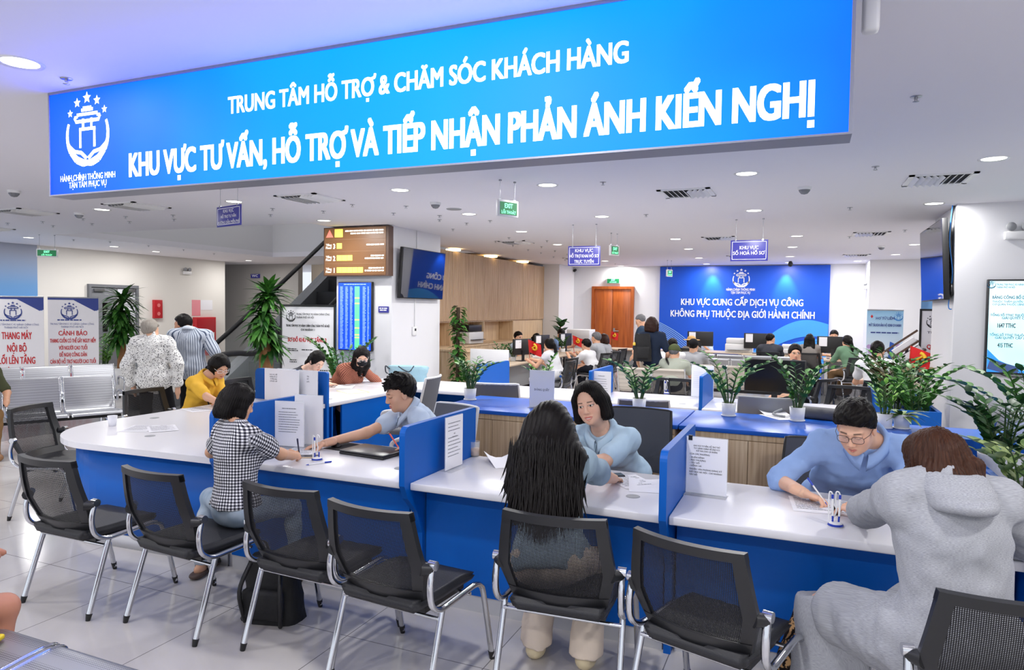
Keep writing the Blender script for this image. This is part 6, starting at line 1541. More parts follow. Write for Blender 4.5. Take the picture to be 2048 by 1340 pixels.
    def HF(lo_, hi_): 
        hb = np.array([hp(a, b2, c) for a in (lo_[0], hi_[0]) for b2 in (lo_[1], hi_[1]) for c in (lo_[2], hi_[2])]); return Field(hb.min(0) - .01, hb.max(0) + .01, hres if fine else max(hres, .009))
    def hn(v): return RH.T @ np.array(v, float)
    def hair_uv(V):
        q = ((V - hd) @ RH.T) / s; a = np.arctan2(q[:, 0], q[:, 1] + .02); rr = np.hypot(q[:, 0], q[:, 1]); return np.c_[a + q[:, 0] * 3, np.where(q[:, 2] > .05, -rr * 2, q[:, 2] * 2)]
    def strands(F, amp, fr):
        x = F.ax[0][:, None, None] - hd[0]; y = F.ax[1][None, :, None] - hd[1]; z = F.ax[2][None, None, :] - hd[2]
        qx = x * RH[0, 0] + y * RH[0, 1] + z * RH[0, 2]; qy = x * RH[1, 0] + y * RH[1, 1] + z * RH[1, 2]; qz = x * RH[2, 0] + y * RH[2, 1] + z * RH[2, 2]
        a = np.arctan2(qx, qy + .02); F.F += (amp * np.sin(a * fr + 2 * np.sin(qz * 30 + a * 3)) + amp * .6 * np.sin(a * fr * 2.3 + 9 * qz)).astype(f32)
    if hair in ('short', 'spiky', 'crop'):
        F = HF((-.11, -.13, -.1), (.11, .12, .16)); t_ = {'short': .016, 'spiky': .022, 'crop': .008}[hair]
        F.ell(hp(0, -.014, .04), (np.array((.077, .095, .088)) + t_) * s, RH, .02)
        F.half(hp(0, .072, .066), hn((0, .84, -1)) , k=.01)
        for q in (-1, 1): F.ell(hp(q * .085, .05, .0), np.array((.03, .05, .07)) * s, RH, .01, 1)
        if hair == 'spiky':
            rr = np.random.RandomState(hseed)
            for k in range(90):
                a, e_ = rr.uniform(-PI, PI), rr.uniform(.15, 1.45); d = np.array([math.cos(e_) * math.sin(a), math.cos(e_) * math.cos(a), math.sin(e_)]); p = np.array([0, -.012, .04]) + d * np.array((.09, .107, .1))
                if p[2] < .066 + .84 * (p[1] - .072) + .004: continue
                tp = p + d * .012 + np.array([rr.normal() * .006, .014 + rr.normal() * .006, .006]); F.cone(hp(*p), hp(*tp), .011 * s, .003 * s, .006)
            for k in range(14):
                x_ = -.06 + .12 * k / 13; F.cone(hp(x_, .07, .085), hp(x_ * 1.05 + rr.normal() * .004, .098 - 6 * x_ * x_, .05 + rr.normal() * .006), .011 * s, .003 * s, .006)
        F.noise(.0022, 160, hseed); V, Q = F.nets(); np_mesh('hair', V, Q, hm, root, None, hair_uv(V))
    elif hair in ('bob', 'bobfull', 'lob'):
        zb = {'bob': -.105, 'bobfull': -.13, 'lob': -.17}[hair]; F = HF((-.15, -.16, zb - .05), (.15, .14, .17))
        F.ell(hp(0, -.014, .04), np.array((.094, .111, .1)) * s, RH, .02)
        wd = .098 if hair == 'bob' else .112
        F.ell(hp(0, -.026, -.02), np.array((wd, .102, .12)) * s, RH, .03)
        for q in (-1, 1): F.cone(hp(q * .078, .0, .02), hp(q * (wd - .018), .012, zb + .02), .03 * s, .03 * s, .03); F.cone(hp(q * .05, -.07, .0), hp(q * .055, -.085, zb + .03), .045 * s, .04 * s, .03)
        F.cone(hp(0, -.08, .0), hp(0, -.095, zb + .03), .045 * s, .042 * s, .03)
        F.ell(hp(0, .115, -.035), np.array((.072, .095, .108)) * s, RH, .015, 1); F.half(hp(0, 0, zb), hn((0, .1, -1)))
        if fine: strands(F, .0016, 46)
        F.noise(.0025 if hair == 'bob' else .004, 70, hseed); V, Q = F.nets(); np_mesh('hair', V, Q, hm, root, None, hair_uv(V))
    elif hair in ('ponytail', 'longback', 'bun'):
        F = HF((-.14, -.25, -.42), (.14, .13, .16)); F.ell(hp(0, -.014, .038), np.array((.086, .105, .096)) * s, RH, .02); F.ell(hp(0, -.03, -.01), np.array((.084, .085, .085)) * s, RH, .03)
        F.ell(hp(0, .115, -.04), np.array((.074, .09, .112)) * s, RH, .015, 1)
        if hair == 'ponytail': F.ell(hp(0, -.11, .0), (.03 * s,) * 3, RH, .02); F.cone(hp(0, -.12, -.01), hp(.01, -.14, -.14), .034 * s, .032 * s, .02); F.cone(hp(.01, -.14, -.14), hp(.015, -.125, -.3), .032 * s, .008 * s, .02)
        elif hair == 'bun': F.ell(hp(0, -.115, .01), (.045 * s,) * 3, RH, .02)
        else:
            for q in (-1, 0, 1): F.cone(hp(q * .055, -.06, .0), hp(q * .075, -.085, -.2), .055 * s, .05 * s, .03); F.cone(hp(q * .075, -.085, -.2), hp(q * .06, -.085, -.36), .05 * s, .02 * s, .03)
        if fine: strands(F, .0012, 50)
        F.noise(.002, 70, hseed); V, Q = F.nets(); np_mesh('hair', V, Q, hm, root, None, hair_uv(V))
    J = dict(hp=hp, RH=RH, RC=RC, sh=sh, el=el, wr=wr, nb=nb, hd=hd, pel=pel, sp=sp, cf=cf, rt=rt, fw=fw, up=up, hdir=hdir, kn=kn, an=an, s=s, res=res, chest=chest, HF=HF, hn=hn, hair_uv=hair_uv, strands=strands, lo=lo, hi=hi)
    root['label'] = label
    return root, J
def collar(root, J, m, r=.066, hgt=.04, name='collar'):
    nb, sp, cf, rt, s = (np.array(J[k]) for k in ('nb', 'sp', 'cf', 'rt', 's')); mb = MB(); rows = []
    for k in range(29):
        a = -PI + .12 + (2 * PI - .24) * k / 28; fr = abs(a) / PI           # 0 at the back, 1 at the front gap
        e = -cf * math.cos(a) + rt * math.sin(a); pt = max(0, fr - .72) / .28
        base = nb + e * r * s * 1.06 + sp * (.034 - .062 * fr ** 1.5) * s + cf * (.008 + .018 * fr); top = base + sp * (hgt - .012 * fr) * s - e * .006; out = top + e * (.014 + .006 * fr) * s + sp * .001; low = base + e * (.03 + .014 * fr) * s - sp * (.004 + .026 * pt) * s + cf * (.02 * pt) * s
        rows.append([Vector(base), Vector(top), Vector((top + out) / 2 + sp * .003), Vector(out), Vector((out + low) / 2 + e * .002), Vector(low), Vector(low - e * .004), Vector(base + e * .004)])
    mb.grid(rows); wp(name, mb, m, root)
def glasses(root, J, col=(40, 36, 38), rim=.0014, wd=.026, hh=.019, rounded=3.0):
    hp = J['hp']; m = MB(); g = MB(); fm = mat('spectacle_rim_%d_%d_%d' % col, col, .35)
    for q in (-1, 1):
        P = []
        for t in np.linspace(0, 2 * PI, 25)[:-1]:
            c, s_ = math.cos(t), math.sin(t); x = math.copysign(abs(c) ** (2 / rounded), c) * wd; z = math.copysign(abs(s_) ** (2 / rounded), s_) * hh
            P.append(Vector(hp(q * .0325 + x, .1035 - .3 * abs(q * .0325 + x) ** 1 * .35, -.002 + z)))
        m.tube(P, rim, 6, closed=True); g.add(P, [tuple(range(len(P)))])
        m.tube([hp(q * .058, .094, .006), hp(q * .075, .06, .008), hp(q * .079, -.005, .01), hp(q * .078, -.02, -.005)], rim, 6)
    m.tube([hp(-.008, .102, .004), hp(0, .105, .006), hp(.008, .102, .004)], rim, 6)
    o = wp('glasses', m, fm, root); wp('lens', g, mat('spectacle_lens', (235, 240, 245), .03, alpha=.12), root)

# ================================================================== the people of the photo
V3 = lambda v: np.array(v[:], float)
GING = cloth('black_white_gingham', (22, 22, 34), 'gingham', (244, 244, 248), .0085)
JEANS = cloth('pale_blue_denim', (150, 170, 190), 'denim', (184, 198, 212))
LBLUE = cloth('pale_blue_shirt_cloth', (196, 212, 234)); PBLUE = cloth('powder_blue_blouse_cloth', (188, 214, 234)); MBLUE = cloth('cornflower_shirt_cloth', (152, 182, 232))
DENIMT = cloth('light_denim_top', (140, 160, 174), 'denim', (152, 172, 186)); BEIGET = cloth('cream_trouser_cloth', (222, 206, 190)); DARKT = cloth('dark_trouser_cloth', (34, 36, 46)); BLACKC = cloth('black_cloth', (24, 24, 28))
HEATH = cloth('heather_grey_jersey', (146, 148, 154), 'heather', (176, 178, 184), .008); YELC = cloth('yellow_polo_cloth', (238, 186, 66)); WHITEC = cloth('white_cloth', (226, 226, 230)); GREYC = cloth('grey_cloth', (166, 168, 174)); NAVYC = cloth('navy_cloth', (36, 46, 66))
SPECK = cloth('white_black_speckle', (44, 44, 50), 'speckle', (232, 232, 230), .013); STRIPE = cloth('grey_white_stripe', (72, 84, 108), 'stripes', (196, 204, 216), .024); PATT = cloth('rust_pattern_blouse', (96, 46, 42), 'gingham', (214, 146, 118), .008)
SAGE = cloth('sage_cloth', (182, 188, 174)); GREENC = cloth('muted_green_cloth', (104, 136, 110)); BROWNC = cloth('brown_cloth', (96, 74, 50)); KHAKI = cloth('khaki_trouser_cloth', (140, 108, 72)); OLIVE = cloth('olive_cloth', (70, 74, 52)); CHARC = cloth('charcoal_cloth', (62, 64, 72)); TAUPE = cloth('taupe_cloth', (140, 134, 130))
FLORAL = cloth('black_gold_floral', (26, 20, 20), 'floral', (190, 150, 104), .05)
BROWNSHOE = mat('brown_sole', (86, 70, 62), .6); CREAMSHOE = mat('cream_shoe', (222, 206, 170), .6); BLACKSHOE = mat('black_shoe', (24, 24, 26), .4); WHITESHOE = mat('white_shoe', (226, 224, 220), .5)

# --- the checked-shirt woman
a_r, a_l = V3(ZP(590, 1166, .0)), V3(ZP(402, 1150, .0))
a_r[2] = a_l[2] = .1
r, J = person('person in a black and white checked shirt writing, seen from behind', ZP(470, 1014, .57), YP(472, 853, 3.06), YP(475, 807, 3.11), 72, 68, -16, 0, .9, True,
    hands=(V3(ZP(480, 905, .79)), V3(ZP(590, 912, .80))), poles=((-.8, -.3, -.5), (.9, -.1, -.5)), knees=(a_l + np.array([-.02, .1, .38]), a_r + np.array([-.02, .04, .38])), feet=(a_l, a_r), hair='bob', shirt=GING, sleeve=.62, trousers=JEANS, shoe=BROWNSHOE, sandals=True, res=.009, hres=.0036, fine=True,
    loose=.02, fold=.004, hem=.085, hand_dirs=(None, (-.35, .9, -.1)), curls=(.5, .95), palms=(None, (-.8, -.2, -.5)), group='visitors at the front counter', skin=(218, 168, 136))
w_ = J['wr'][1]; pen('dark pen in the hand of the checked-shirt woman', w_ + np.array([-.035, .085, -.03]), w_ + np.array([-.02, .045, .1]), (30, 36, 70), mat('pen_dark', (40, 44, 70), .4))

# --- the man in pale blue on the left
r, J = person('person in a pale blue shirt looking down to the left, one arm stretched out', (-2.66, 4.80, .57), YP(822, 820, 4.52), YP(800, 787, 4.44), 224, 229, -16, 0, 1.08, False,
    hands=(V3(ZP(824, 896, .80)), V3(ZP(652, 886, .79))), poles=((.7, -.2, -.6), (-.2, .3, -1)), hair='spiky', shirt=LBLUE, sleeve=.62, trousers=DARKT, res=.009, hres=.0034, fine=True, loose=.018, fold=.004, hand_dirs=((-.9, .1, -.12), (-.8, -.5, -.2)), curls=(.6, .35), hseed=4, eyelid=.7, group='staff behind the front counter', skin=(226, 178, 150), shw=.19)
collar(r, J, LBLUE)
w_ = J['wr'][0]; pen('red pen in the hand of the man in pale blue', w_ + np.array([-.07, -.02, -.03]), w_ + np.array([-.21, .05, .07]), (230, 80, 60), mat('pen_red', (232, 90, 70), .4))

# --- the long-haired woman
a_l, a_r = V3(ZP(1072, 1312, 0)), V3(ZP(1172, 1334, 0)); a_l[2] = a_r[2] = .1
r, J = person('person with very long straight black hair, seen from behind at the middle desk', ZP(1100, 1118, .58), YP(1104, 902, 3.28), YP(1102, 854, 3.36), 92, 94, -6, 0, .98, True,
    hands=((-1.33, 3.80, .79), (-.98, 3.80, .79)), poles=((-.9, -.2, -.7), (.9, -.2, -.7)), feet=(a_l, a_r), knees=(a_l + np.array([0, .12, .40]), a_r + np.array([.0, .12, .40])), hair='none', shirt=DENIMT, sleeve=.75, trousers=(BEIGET, 1.1, .03), shoe=CREAMSHOE, res=.009, hres=.0045, fine=True, loose=.022, fold=.004, group='visitors at the front counter', skin=(224, 176, 146))
def long_hair(root, J):
    hp, HF, s, nb, pel, rt, cf, sp = (J[k] for k in ('hp', 'HF', 's', 'nb', 'pel', 'rt', 'cf', 'sp')); RH = J['RH']; L = pel - nb
    back = lambda u, t, out: nb + L * t + rt * u - cf * out            # a point behind the back: u sideways, t from neck to hips
    lo_ = np.minimum(nb, pel) - .3; hi_ = J['hd'] + .25; F = Field((lo_[0], lo_[1], pel[2]), hi_, .006)
    F.ell(hp(0, -.014, .042), np.array((.1, .116, .1)) * s, RH, .02); F.ell(hp(0, -.03, -.03), np.array((.105, .1, .12)), RH, .04)
    for k in range(-3, 4):
        u = k / 3; F.cone(hp(u * .07, -.05, .0), back(u * .135, .12, .105 - .05 * abs(u)), .06, .058, .05); F.cone(back(u * .135, .12, .105 - .05 * abs(u)), back(u * .165, .42, .135 - .05 * abs(u)), .056, .045, .05); F.cone(back(u * .165, .42, .135 - .05 * abs(u)), back(u * .15, .7 + .06 * (k % 2), .13 - .04 * abs(u)), .045, .015, .04)
    F.ell(hp(0, .12, -.05), np.array((.07, .095, .13)) * s, RH, .015, 1)
    x = F.ax[0][:, None, None] - nb[0]; y = F.ax[1][None, :, None] - nb[1]; z = F.ax[2][None, None, :]; u = x * rt[0] + y * rt[1]
    F.F += (.0022 * np.sin(u * 260 + 2 * np.sin(z * 12)) + .0014 * np.sin(u * 610 + z * 9)).astype(f32)
    V, Q = F.nets(); q = V - nb; uv = np.c_[(q @ rt) * 5 + (q @ cf) * 2, V[:, 2] * .7]; np_mesh('hair', V, Q, HBLACK, root, None, uv)
    rr = random.Random(5); m = MB()
    for k in range(520):
        u = rr.uniform(-1, 1); t0 = rr.uniform(-.02, .5); t1 = min(.98, t0 + rr.uniform(.4, .62)) * (1 - .25 * abs(u)); sw = rr.uniform(-.05, .03); o_ = .196 - .062 * u * u + rr.uniform(-.012, .006)
        P = [back(u * .19 + sw * t * t, t0 + (t1 - t0) * t, o_ - .02 * t * t) for t in np.linspace(0, 1, 7)]
        m.tube(P, [.0006, .003, .0042, .0042, .0038, .0024, .0005], 5, flat=.6)
    wp('hair_strands', m, HBLACK, root)
long_hair(r, J)

# --- the smiling woman
r, J = person('person smiling in a powder blue blouse with chin-length black hair, behind the middle desk', (-1.16, 4.78, .57), YP(1205, 860, 4.54), YP(1180, 807, 4.40), -100, -90, -6, 13, 1.1, True,
    hands=(V3(ZP(1140, 925, .80)), V3(ZP(1078, 903, .84))), poles=((.8, -.2, -.6), (-.7, .1, -.7)), hair='none', shirt=PBLUE, sleeve=.8, trousers=DARKT, res=.009, hres=.0026, fine=True, loose=.02, fold=.004, curls=(.4, .5), smile=1.0, lip=(196, 92, 92), hand_dirs=(None, (-.8, -.4, -.1)), group='staff behind the front counter', skin=(232, 186, 160), neck_cut=.07, shw=.168)
collar(r, J, PBLUE, .07, .035)
def side_part_hair(root, J, m, zb=-.115, fine=46):
    hp, HF, s, RH = J['hp'], J['HF'], J['s'], J['RH']; F = HF((-.16, -.16, zb - .06), (.16, .14, .17))
    F.ell(hp(0, -.016, .042), np.array((.096, .11, .098)) * s, RH, .02); F.ell(hp(0, -.045, -.02), np.array((.1, .085, .11)) * s, RH, .03)
    for q in (-1, 1): F.cone(hp(q * .082, .005, .03), hp(q * .088, .012, zb + .03), .028 * s, .03 * s, .03); F.cone(hp(q * .07, -.04, 0), hp(q * .075, -.05, zb + .025), .045 * s, .04 * s, .03)
    F.ell(hp(.012, .125, -.016), np.array((.082, .104, .128)) * s, RH, .014, 1); F.half(hp(0, 0, zb), J['hn']((0, .15, -1)))
    F.cone(hp(.012, .08, .135), hp(.012, -.05, .145), .0035, .0035, .012, 1)
    J['strands'](F, .0014, fine); V, Q = F.nets(); np_mesh('hair', V, Q, m, root, None, J['hair_uv'](V))
side_part_hair(r, J, HBLACK)

# --- the man in glasses
r, J = person('person in glasses and a cornflower blue shirt writing at the right desk', (.18, 4.62, .57), YP(1731, 880, 4.20), YP(1712, 855, 4.02), -92, -108, -27, 0, 1.1, False,
    hands=(V3(ZP(1742, 1002, .79)), V3(ZP(1606, 985, .80))), poles=((.9, .2, -.6), (-.9, .3, -.6)), hair='none', shirt=MBLUE, sleeve=1.12, trousers=DARKT, res=.009, hres=.0026, fine=True, loose=.02, fold=.005, curls=(.45, .9), hand_dirs=((-.75, -.45, -.15), (.85, -.3, -.2)), palms=(None, (.2, -.3, -.9)), eyelid=.75, hseed=9, lip=(200, 110, 104), group='staff behind the front counter', skin=(232, 184, 156), shw=.205)
collar(r, J, MBLUE, .07, .04)
glasses(r, J)
def crew_hair(root, J, m):
    hp, HF, s, RH = J['hp'], J['HF'], J['s'], J['RH']; F = HF((-.13, -.14, -.1), (.13, .14, .18))
    F.ell(hp(0, -.012, .046), np.array((.09, .107, .1)) * s, RH, .02); F.ell(hp(0, .02, .09), np.array((.08, .082, .052)) * s, RH, .03)
    for q in (-1, 1): F.ell(hp(q * .07, .02, .03), np.array((.018, .045, .04)) * s, RH, .02)
    F.half(hp(0, .075, .06), J['hn']((0, .72, -1)))
    for q in (-1, 1): F.ell(hp(q * .096, .075, .01), np.array((.03, .045, .07)) * s, RH, .015, 1)
    F.ell(hp(0, .125, -.0), np.array((.062, .06, .08)) * s, RH, .012, 1)
    F.noise(.0022, 120, 3); F.noise(.0012, 330, 4)
    V, Q = F.nets(); np_mesh('hair', V, Q, m, root, None, J['hair_uv'](V))
crew_hair(r, J, HBLACK)
w_ = J['wr'][1]; pen('blue and white pen in the hand of the man in glasses', w_ + np.array([.115, -.05, -.04]), w_ + np.array([.02, .0, .08]), (40, 70, 190))

# --- the woman in grey
a_l, a_r = np.array([.06, 3.06, .1]), np.array([.3, 3.1, .1])
r, J = person('person with brown hair in a long grey hooded coat, seen from behind at right', (.52, 2.80, .57), YP(1894, 968, 2.94), YP(1868, 930, 3.02), 108, 128, -12, 0, 1.08, True,
    hands=(V3(ZP(1722, 1022, .80)), (.80, 3.42, .80)), poles=((-.8, -.5, -.5), (.9, -.35, -.5)), feet=(a_l, a_r), knees=(np.array([.10, 3.12, .52]), np.array([.38, 3.2, .54])), hair='none', shirt=HEATH, sleeve=1.9, skirt=HEATH, shoe=BLACKSHOE, res=.010, hres=.004, fine=True, loose=.032, fold=.0055, jacket_len=.75, hand_dirs=((-.75, .55, -.1), None), curls=(.5, .5), group='visitors at the front counter', skin=(226, 176, 150), neck_cut=.05)
def wavy_lob(root, J, m):
    hp, HF, s, RH = J['hp'], J['HF'], J['s'], J['RH']; F = HF((-.2, -.2, -.2), (.2, .16, .18))
    F.ell(hp(0, -.014, .04), np.array((.092, .108, .094)) * s, RH, .02); F.ell(hp(0, -.03, -.03), np.array((.104, .1, .11)) * s, RH, .04)
    rr = np.random.RandomState(8)
    for k in range(26):
        a = rr.uniform(.55 * PI, 1.45 * PI) if k < 20 else rr.choice([-1, 1]) * rr.uniform(.3, .5) * PI; x, y = .09 * math.sin(a), -.02 + .088 * math.cos(a); z0 = rr.uniform(-.06, .0)
        p = [np.array([x * (1 + .12 * math.sin(3 * t + k)), y * (1 + .15 * math.sin(4 * t + k)), z0 - .135 * t]) for t in np.linspace(0, 1, 4)]
        for i in range(3): F.cone(hp(*p[i]), hp(*p[i + 1]), .028 * s * (1 - .15 * i), .028 * s * (1 - .15 * (i + 1)), .015)
    F.ell(hp(0, .125, -.035), np.array((.07, .095, .11)) * s, RH, .015, 1); F.half(hp(0, 0, -.2), J['hn']((0, .1, -1)))
    J['strands'](F, .0022, 40); F.noise(.003, 60, 2); V, Q = F.nets(); np_mesh('hair', V, Q, m, root, None, J['hair_uv'](V))
wavy_lob(r, J, HBROWN)
def hood(root, J, m):
    nb, sp, cf, rt, s = J['nb'], J['sp'], J['cf'], J['rt'], J['s']; F = Field(nb - .3, nb + .25, .008)
    for rr_, dz, rad, ex, wd_ in ((.078, .0, .016, 1.0, 1.05), (.09, -.02, .02, 1.15, 1.08), (.1, -.055, .021, 1.4, 1.1), (.11, -.09, .018, 1.6, .95)):
        P = [nb + rt * rr_ * wd_ * math.sin(t) - cf * (rr_ * ex * math.cos(t) + .012) + sp * (dz + (.035 if dz < .03 else .0) * (1 - math.cos(t))) for t in np.linspace(-1.75, 1.75, 14)]
        for i in range(13): F.cone(P[i], P[i + 1], rad * s, rad * s, .022)
    F.noise(.003, 40, 4); V, Q = F.nets(); np_mesh('hood', V, Q, m, root, None, V[:, [0, 2]])
hood(r, J, HEATH)
F = Field((-.35, 2.65, -.01), (.5, 3.5, .7), .011)
F.cone((.06, 3.16, .44), (-.03, 3.12, .05), .085, .1, .06); F.cone((.3, 3.2, .44), (.2, 3.16, .05), .08, .09, .06); F.half((0, 0, .03), (0, 0, -1)); F.noise(.004, 30, 6); V, Q = F.nets()
np_mesh('patterned_skirt', V, Q, FLORAL, r, None, V[:, [0, 2]])

# --- left wing visitors
q = XP(440, 733, -5.52)
r, J = person('person in a yellow polo shirt and pale glasses reading at the left wing', (-5.78, q.y - .1, .57), XP(413, 754, -5.62), q, 0, -22, -30, 0, .95, True, hands=(V3(ZP(440, 803, .79)), V3(ZP(452, 812, .79))), poles=((0, .6, -.8), (0, -.8, -.6)), hair='bob', shirt=YELC, sleeve=.75, trousers=DARKT, res=.011, hres=.0045, fine=True, loose=.018, fold=.004, eyelid=.8, group='visitors on the left wing', skin=(222, 172, 142))
collar(r, J, YELC, .066, .036); glasses(r, J, (226, 226, 230), .0022)
w0 = J['nb']; wp('bag_strap', MB().tube(bez([w0 + np.array(o) for o in ((-.05, -.11, .03), (.03, -.135, -.02), (.095, -.12, -.12), (.1, -.06, -.28), (.04, .02, -.4))], 6), .009, 6, flat=.4), BLACKP, r)
q = XP(634, 722, -5.32)
r, J = person('person with dark tied hair and a charcoal top bent over the left wing desk', (-5.74, q.y, .57), XP(609, 741, -5.5), q, -8, -18, -36, 0, .95, True, hands=(V3(ZP(650, 762, .79)), V3(ZP(660, 768, .79))), hair='ponytail', shirt=CHARC, sleeve=1.2, trousers=DARKT, res=.011, hres=.0045, fine=True, eyelid=.8, loose=.016, group='visitors on the left wing', skin=(236, 194, 170))
q = XP(724, 713, -5.15)
r, J = person('person in a black face mask and rust patterned blouse writing at the left wing', (-5.7, q.y + .1, .57), XP(709, 732, -5.36), q, -20, -48, -30, 0, .97, True, hands=(V3(ZP(750, 754, .79)), V3(ZP(722, 757, .80))), poles=((.3, .7, -.6), (-.3, -.8, -.6)), hair='longback', shirt=PATT, sleeve=1.9, trousers=DARKT, res=.011, hres=.0045, fine=True, eyelid=.8, loose=.018, curls=(.4, .8), group='visitors on the left wing', skin=(230, 186, 160))
F = J['HF']((-.09, .0, -.14), (.09, .14, .01)); hp = J['hp']
F.ell(hp(0, .04, -.058), np.array((.068, .068, .06)) * J['s'], J['RH'], .02); F.ell(hp(0, .088, -.035), np.array((.026, .03, .034)) * J['s'], J['RH'], .03); F.half(hp(0, .0, -.012), J['hn']((0, -.25, 1))); F.half(hp(0, .03, 0), J['hn']((0, -1, 0))); V, Q = F.nets(); np_mesh('face_mask', V, Q, cloth('black_mask', (30, 30, 34)), r, None, V[:, [0, 2]])
glasses(r, J, (190, 190, 196), .002)
w_ = J['wr'][1]; pen('white pen in the hand of the masked woman', w_ + np.array([.1, -.02, -.02]), w_ + np.array([.02, -.02, .1]), (220, 220, 224))

# --- walkers on the left
def at_ray(px, y):
    q = YP(px, 620, y); return np.array([q.x, q.y])
b2 = at_ray(305, 5.80)
r, J = person('person with grey hair in a white speckled hooded jacket walking away', (b2[0] + .03, b2[1], .86), (b2[0], b2[1], 1.33), V3(YP(301, 661, 5.82)), 128, 98, -4, 0, .98, True, stand=True, feet=(np.array([b2[0] - .1, b2[1] - .1, .085]), np.array([b2[0] + .1, b2[1] + .15, .085])), hands=(np.array([b2[0] - .22, b2[1] - .1, .80]), np.array([b2[0] + .24, b2[1] + .14, .79])), hair='short', hmat=HGREY, shirt=SPECK, sleeve=1.9, trousers=BLACKC, shoe=BLACKSHOE, res=.012, hres=.006, loose=.035, fold=.006, hem=-.12, group='people walking on the left', skin=(214, 168, 140))
b3 = at_ray(377, 6.40)
r, J = person('person in a grey and white striped short-sleeved shirt standing with head turned left', (b3[0] + .04, b3[1], .93), (b3[0] + .02, b3[1], 1.40), V3(YP(365, 650, 6.42)), 118, 190, 0, 0, 1.02, False, stand=True, hands=(np.array([b3[0] - .2, b3[1] - .1, .86]), np.array([b3[0] + .27, b3[1] + .12, .87])), hair='short', shirt=STRIPE, sleeve=.85, trousers=BLACKC, shoe=BLACKSHOE, res=.012, hres=.006, loose=.028, hem=-.1, fold=.004, group='people walking on the left', skin=(206, 152, 120))
collar(r, J, STRIPE)
# --- cut off at the left edge
r, J = person('person in khaki trousers on the left bench, cut by the photo edge', (-8.60, 4.72, .53), (-8.55, 4.72, 1.0), (-8.48, 4.70, 1.16), -20, -20, -10, 0, 1.0, False, hands=((-8.12, 4.80, .66), (-8.15, 4.50, .68)), hair='short', shirt=OLIVE, sleeve=.8, trousers=KHAKI, shoe=mat('tan_shoe', (150, 110, 76), .6), res=.013, hres=.009, group='people seated on benches', skin=(206, 156, 126))
q = ZP(8, 1205, .52)
r, J = person('person on the near bench, only a bare knee showing at left', (q.x - .12, 1.52, .56), (q.x - .14, 1.44, 1.02), (q.x - .14, 1.5, 1.2), 90, 90, -10, 0, .98, True, knees=(np.array([q.x - .22, q.y, .53]), np.array([q.x, q.y, .5])), hands=((q.x - .3, 1.75, .68), (q.x - .1, 1.72, .68)), hair='bob', shirt=WHITEC, trousers=(BLACKC, -.5, 0), shoe=WHITESHOE, bare=True, res=.011, hres=.009, group='people seated on benches', skin=(196, 136, 110))

# --- far hall
def far(label, px, py, zc, yaw, hyaw=None, hp_=-8, s=1.0, woman=False, hair='short', hmat=None, shirt=WHITEC, sleeve=.6, trousers=DARKT, lean=.1, stand=False, hands=None, off=(0, 0), xfix=None, yfix=None, skirt=None, seat=None, group='people in the far hall', shoe=BLACKSHOE, **kw):
    """px, py: the head's middle in the photo; zc its height"""
    h_ = V3(XP(px, py, xfix)) if xfix is not None else V3(YP(px, py, yfix)) if yfix is not None else V3(ZP(px, py, zc)); fw = np.array([math.cos(math.radians(yaw)), math.sin(math.radians(yaw)), 0])
    n_ = h_ - np.array([0, 0, .135 * s]) - fw * .025
    if stand: p_ = np.array([h_[0], h_[1], .90 * s]) - fw * .02
    else: p_ = np.array([h_[0], h_[1], .57]) - fw * (.02 + lean * 1.6)
    rt = np.array([fw[1], -fw[0], 0])
    if hands is None: hands = (n_ + fw * .36 - rt * .12 + np.array([0, 0, .79 - n_[2]]), n_ + fw * .36 + rt * .12 + np.array([0, 0, .79 - n_[2]])) if not stand else (None, None)
    if seat: dup(CH, (p_[0] + fw[0] * .02, p_[1] + fw[1] * .02, 0), math.radians(yaw - 90), seat, 'black mesh-back visitor chairs in the far hall')
    return person(label, p_, n_, h_, yaw, yaw if hyaw is None else hyaw, hp_, 0, s, woman, hands, hair=hair, hmat=hmat, shirt=shirt, sleeve=sleeve, trousers=trousers if skirt is None else None, skirt=skirt, shoe=shoe, stand=stand, res=.017, hres=.009, group=group, loose=.018, **kw)
far('person in glasses and a pale blue shirt behind the first far desk flag', 1037, 675, 1.16, -5, -20, -6, shirt=LBLUE, hair='short', xfix=-5.95)
far('person with black hair and a white top behind the first far flag', 1074, 677, 1.14, 0, 25, -6, .95, True, 'ponytail', shirt=WHITEC, xfix=-5.85)
far('person in a blue shirt with bowed head behind the far desk middle', 1122, 668, 1.16, -10, -25, -30, shirt=cloth('sky_blue_cloth', (130, 160, 210)), xfix=-5.9)
far('person with a black ponytail and a sleeveless white top at the far desk', 1098, 690, 1.15, 172, 168, -4, .95, True, 'ponytail', shirt=WHITEC, sleeve=.2, skirt=WHITEC, xfix=-4.25, seat='black chair of the hair-tied woman in white at the far desk')
far('person in a white polo shirt with hands at the mouth, far desk', 1172, 691, 1.15, 168, 165, -10, 1.0, False, 'short', shirt=WHITEC, xfix=-4.1, seat='black chair of the man in white at the far desk')
far('person with salt-and-pepper hair in a grey top at the far desk', 1192, 677, 1.18, 170, 170, -6, 1.0, False, 'short', HSALT, shirt=GREYC, xfix=-4.1, seat='black chair of the grey-haired man at the far desk')
far('person with dark wavy hair in grey behind the grey-haired man', 1207, 679, 1.17, 172, 172, -6, .96, True, 'bob', HDKBR, shirt=GREYC, xfix=-4.2, seat='black chair behind the grey-haired man at the far desk')
far('person in dark blue standing with raised hands before the wooden door', 1281, 642, 1.57, 190, 185, -20, 1.0, False, 'crop', HSALT, shirt=cloth('ink_blue_cloth', (44, 62, 84)), stand=True, trousers=DARKT, yfix=13.6)
q = V3(YP(1304, 650, 11.3))
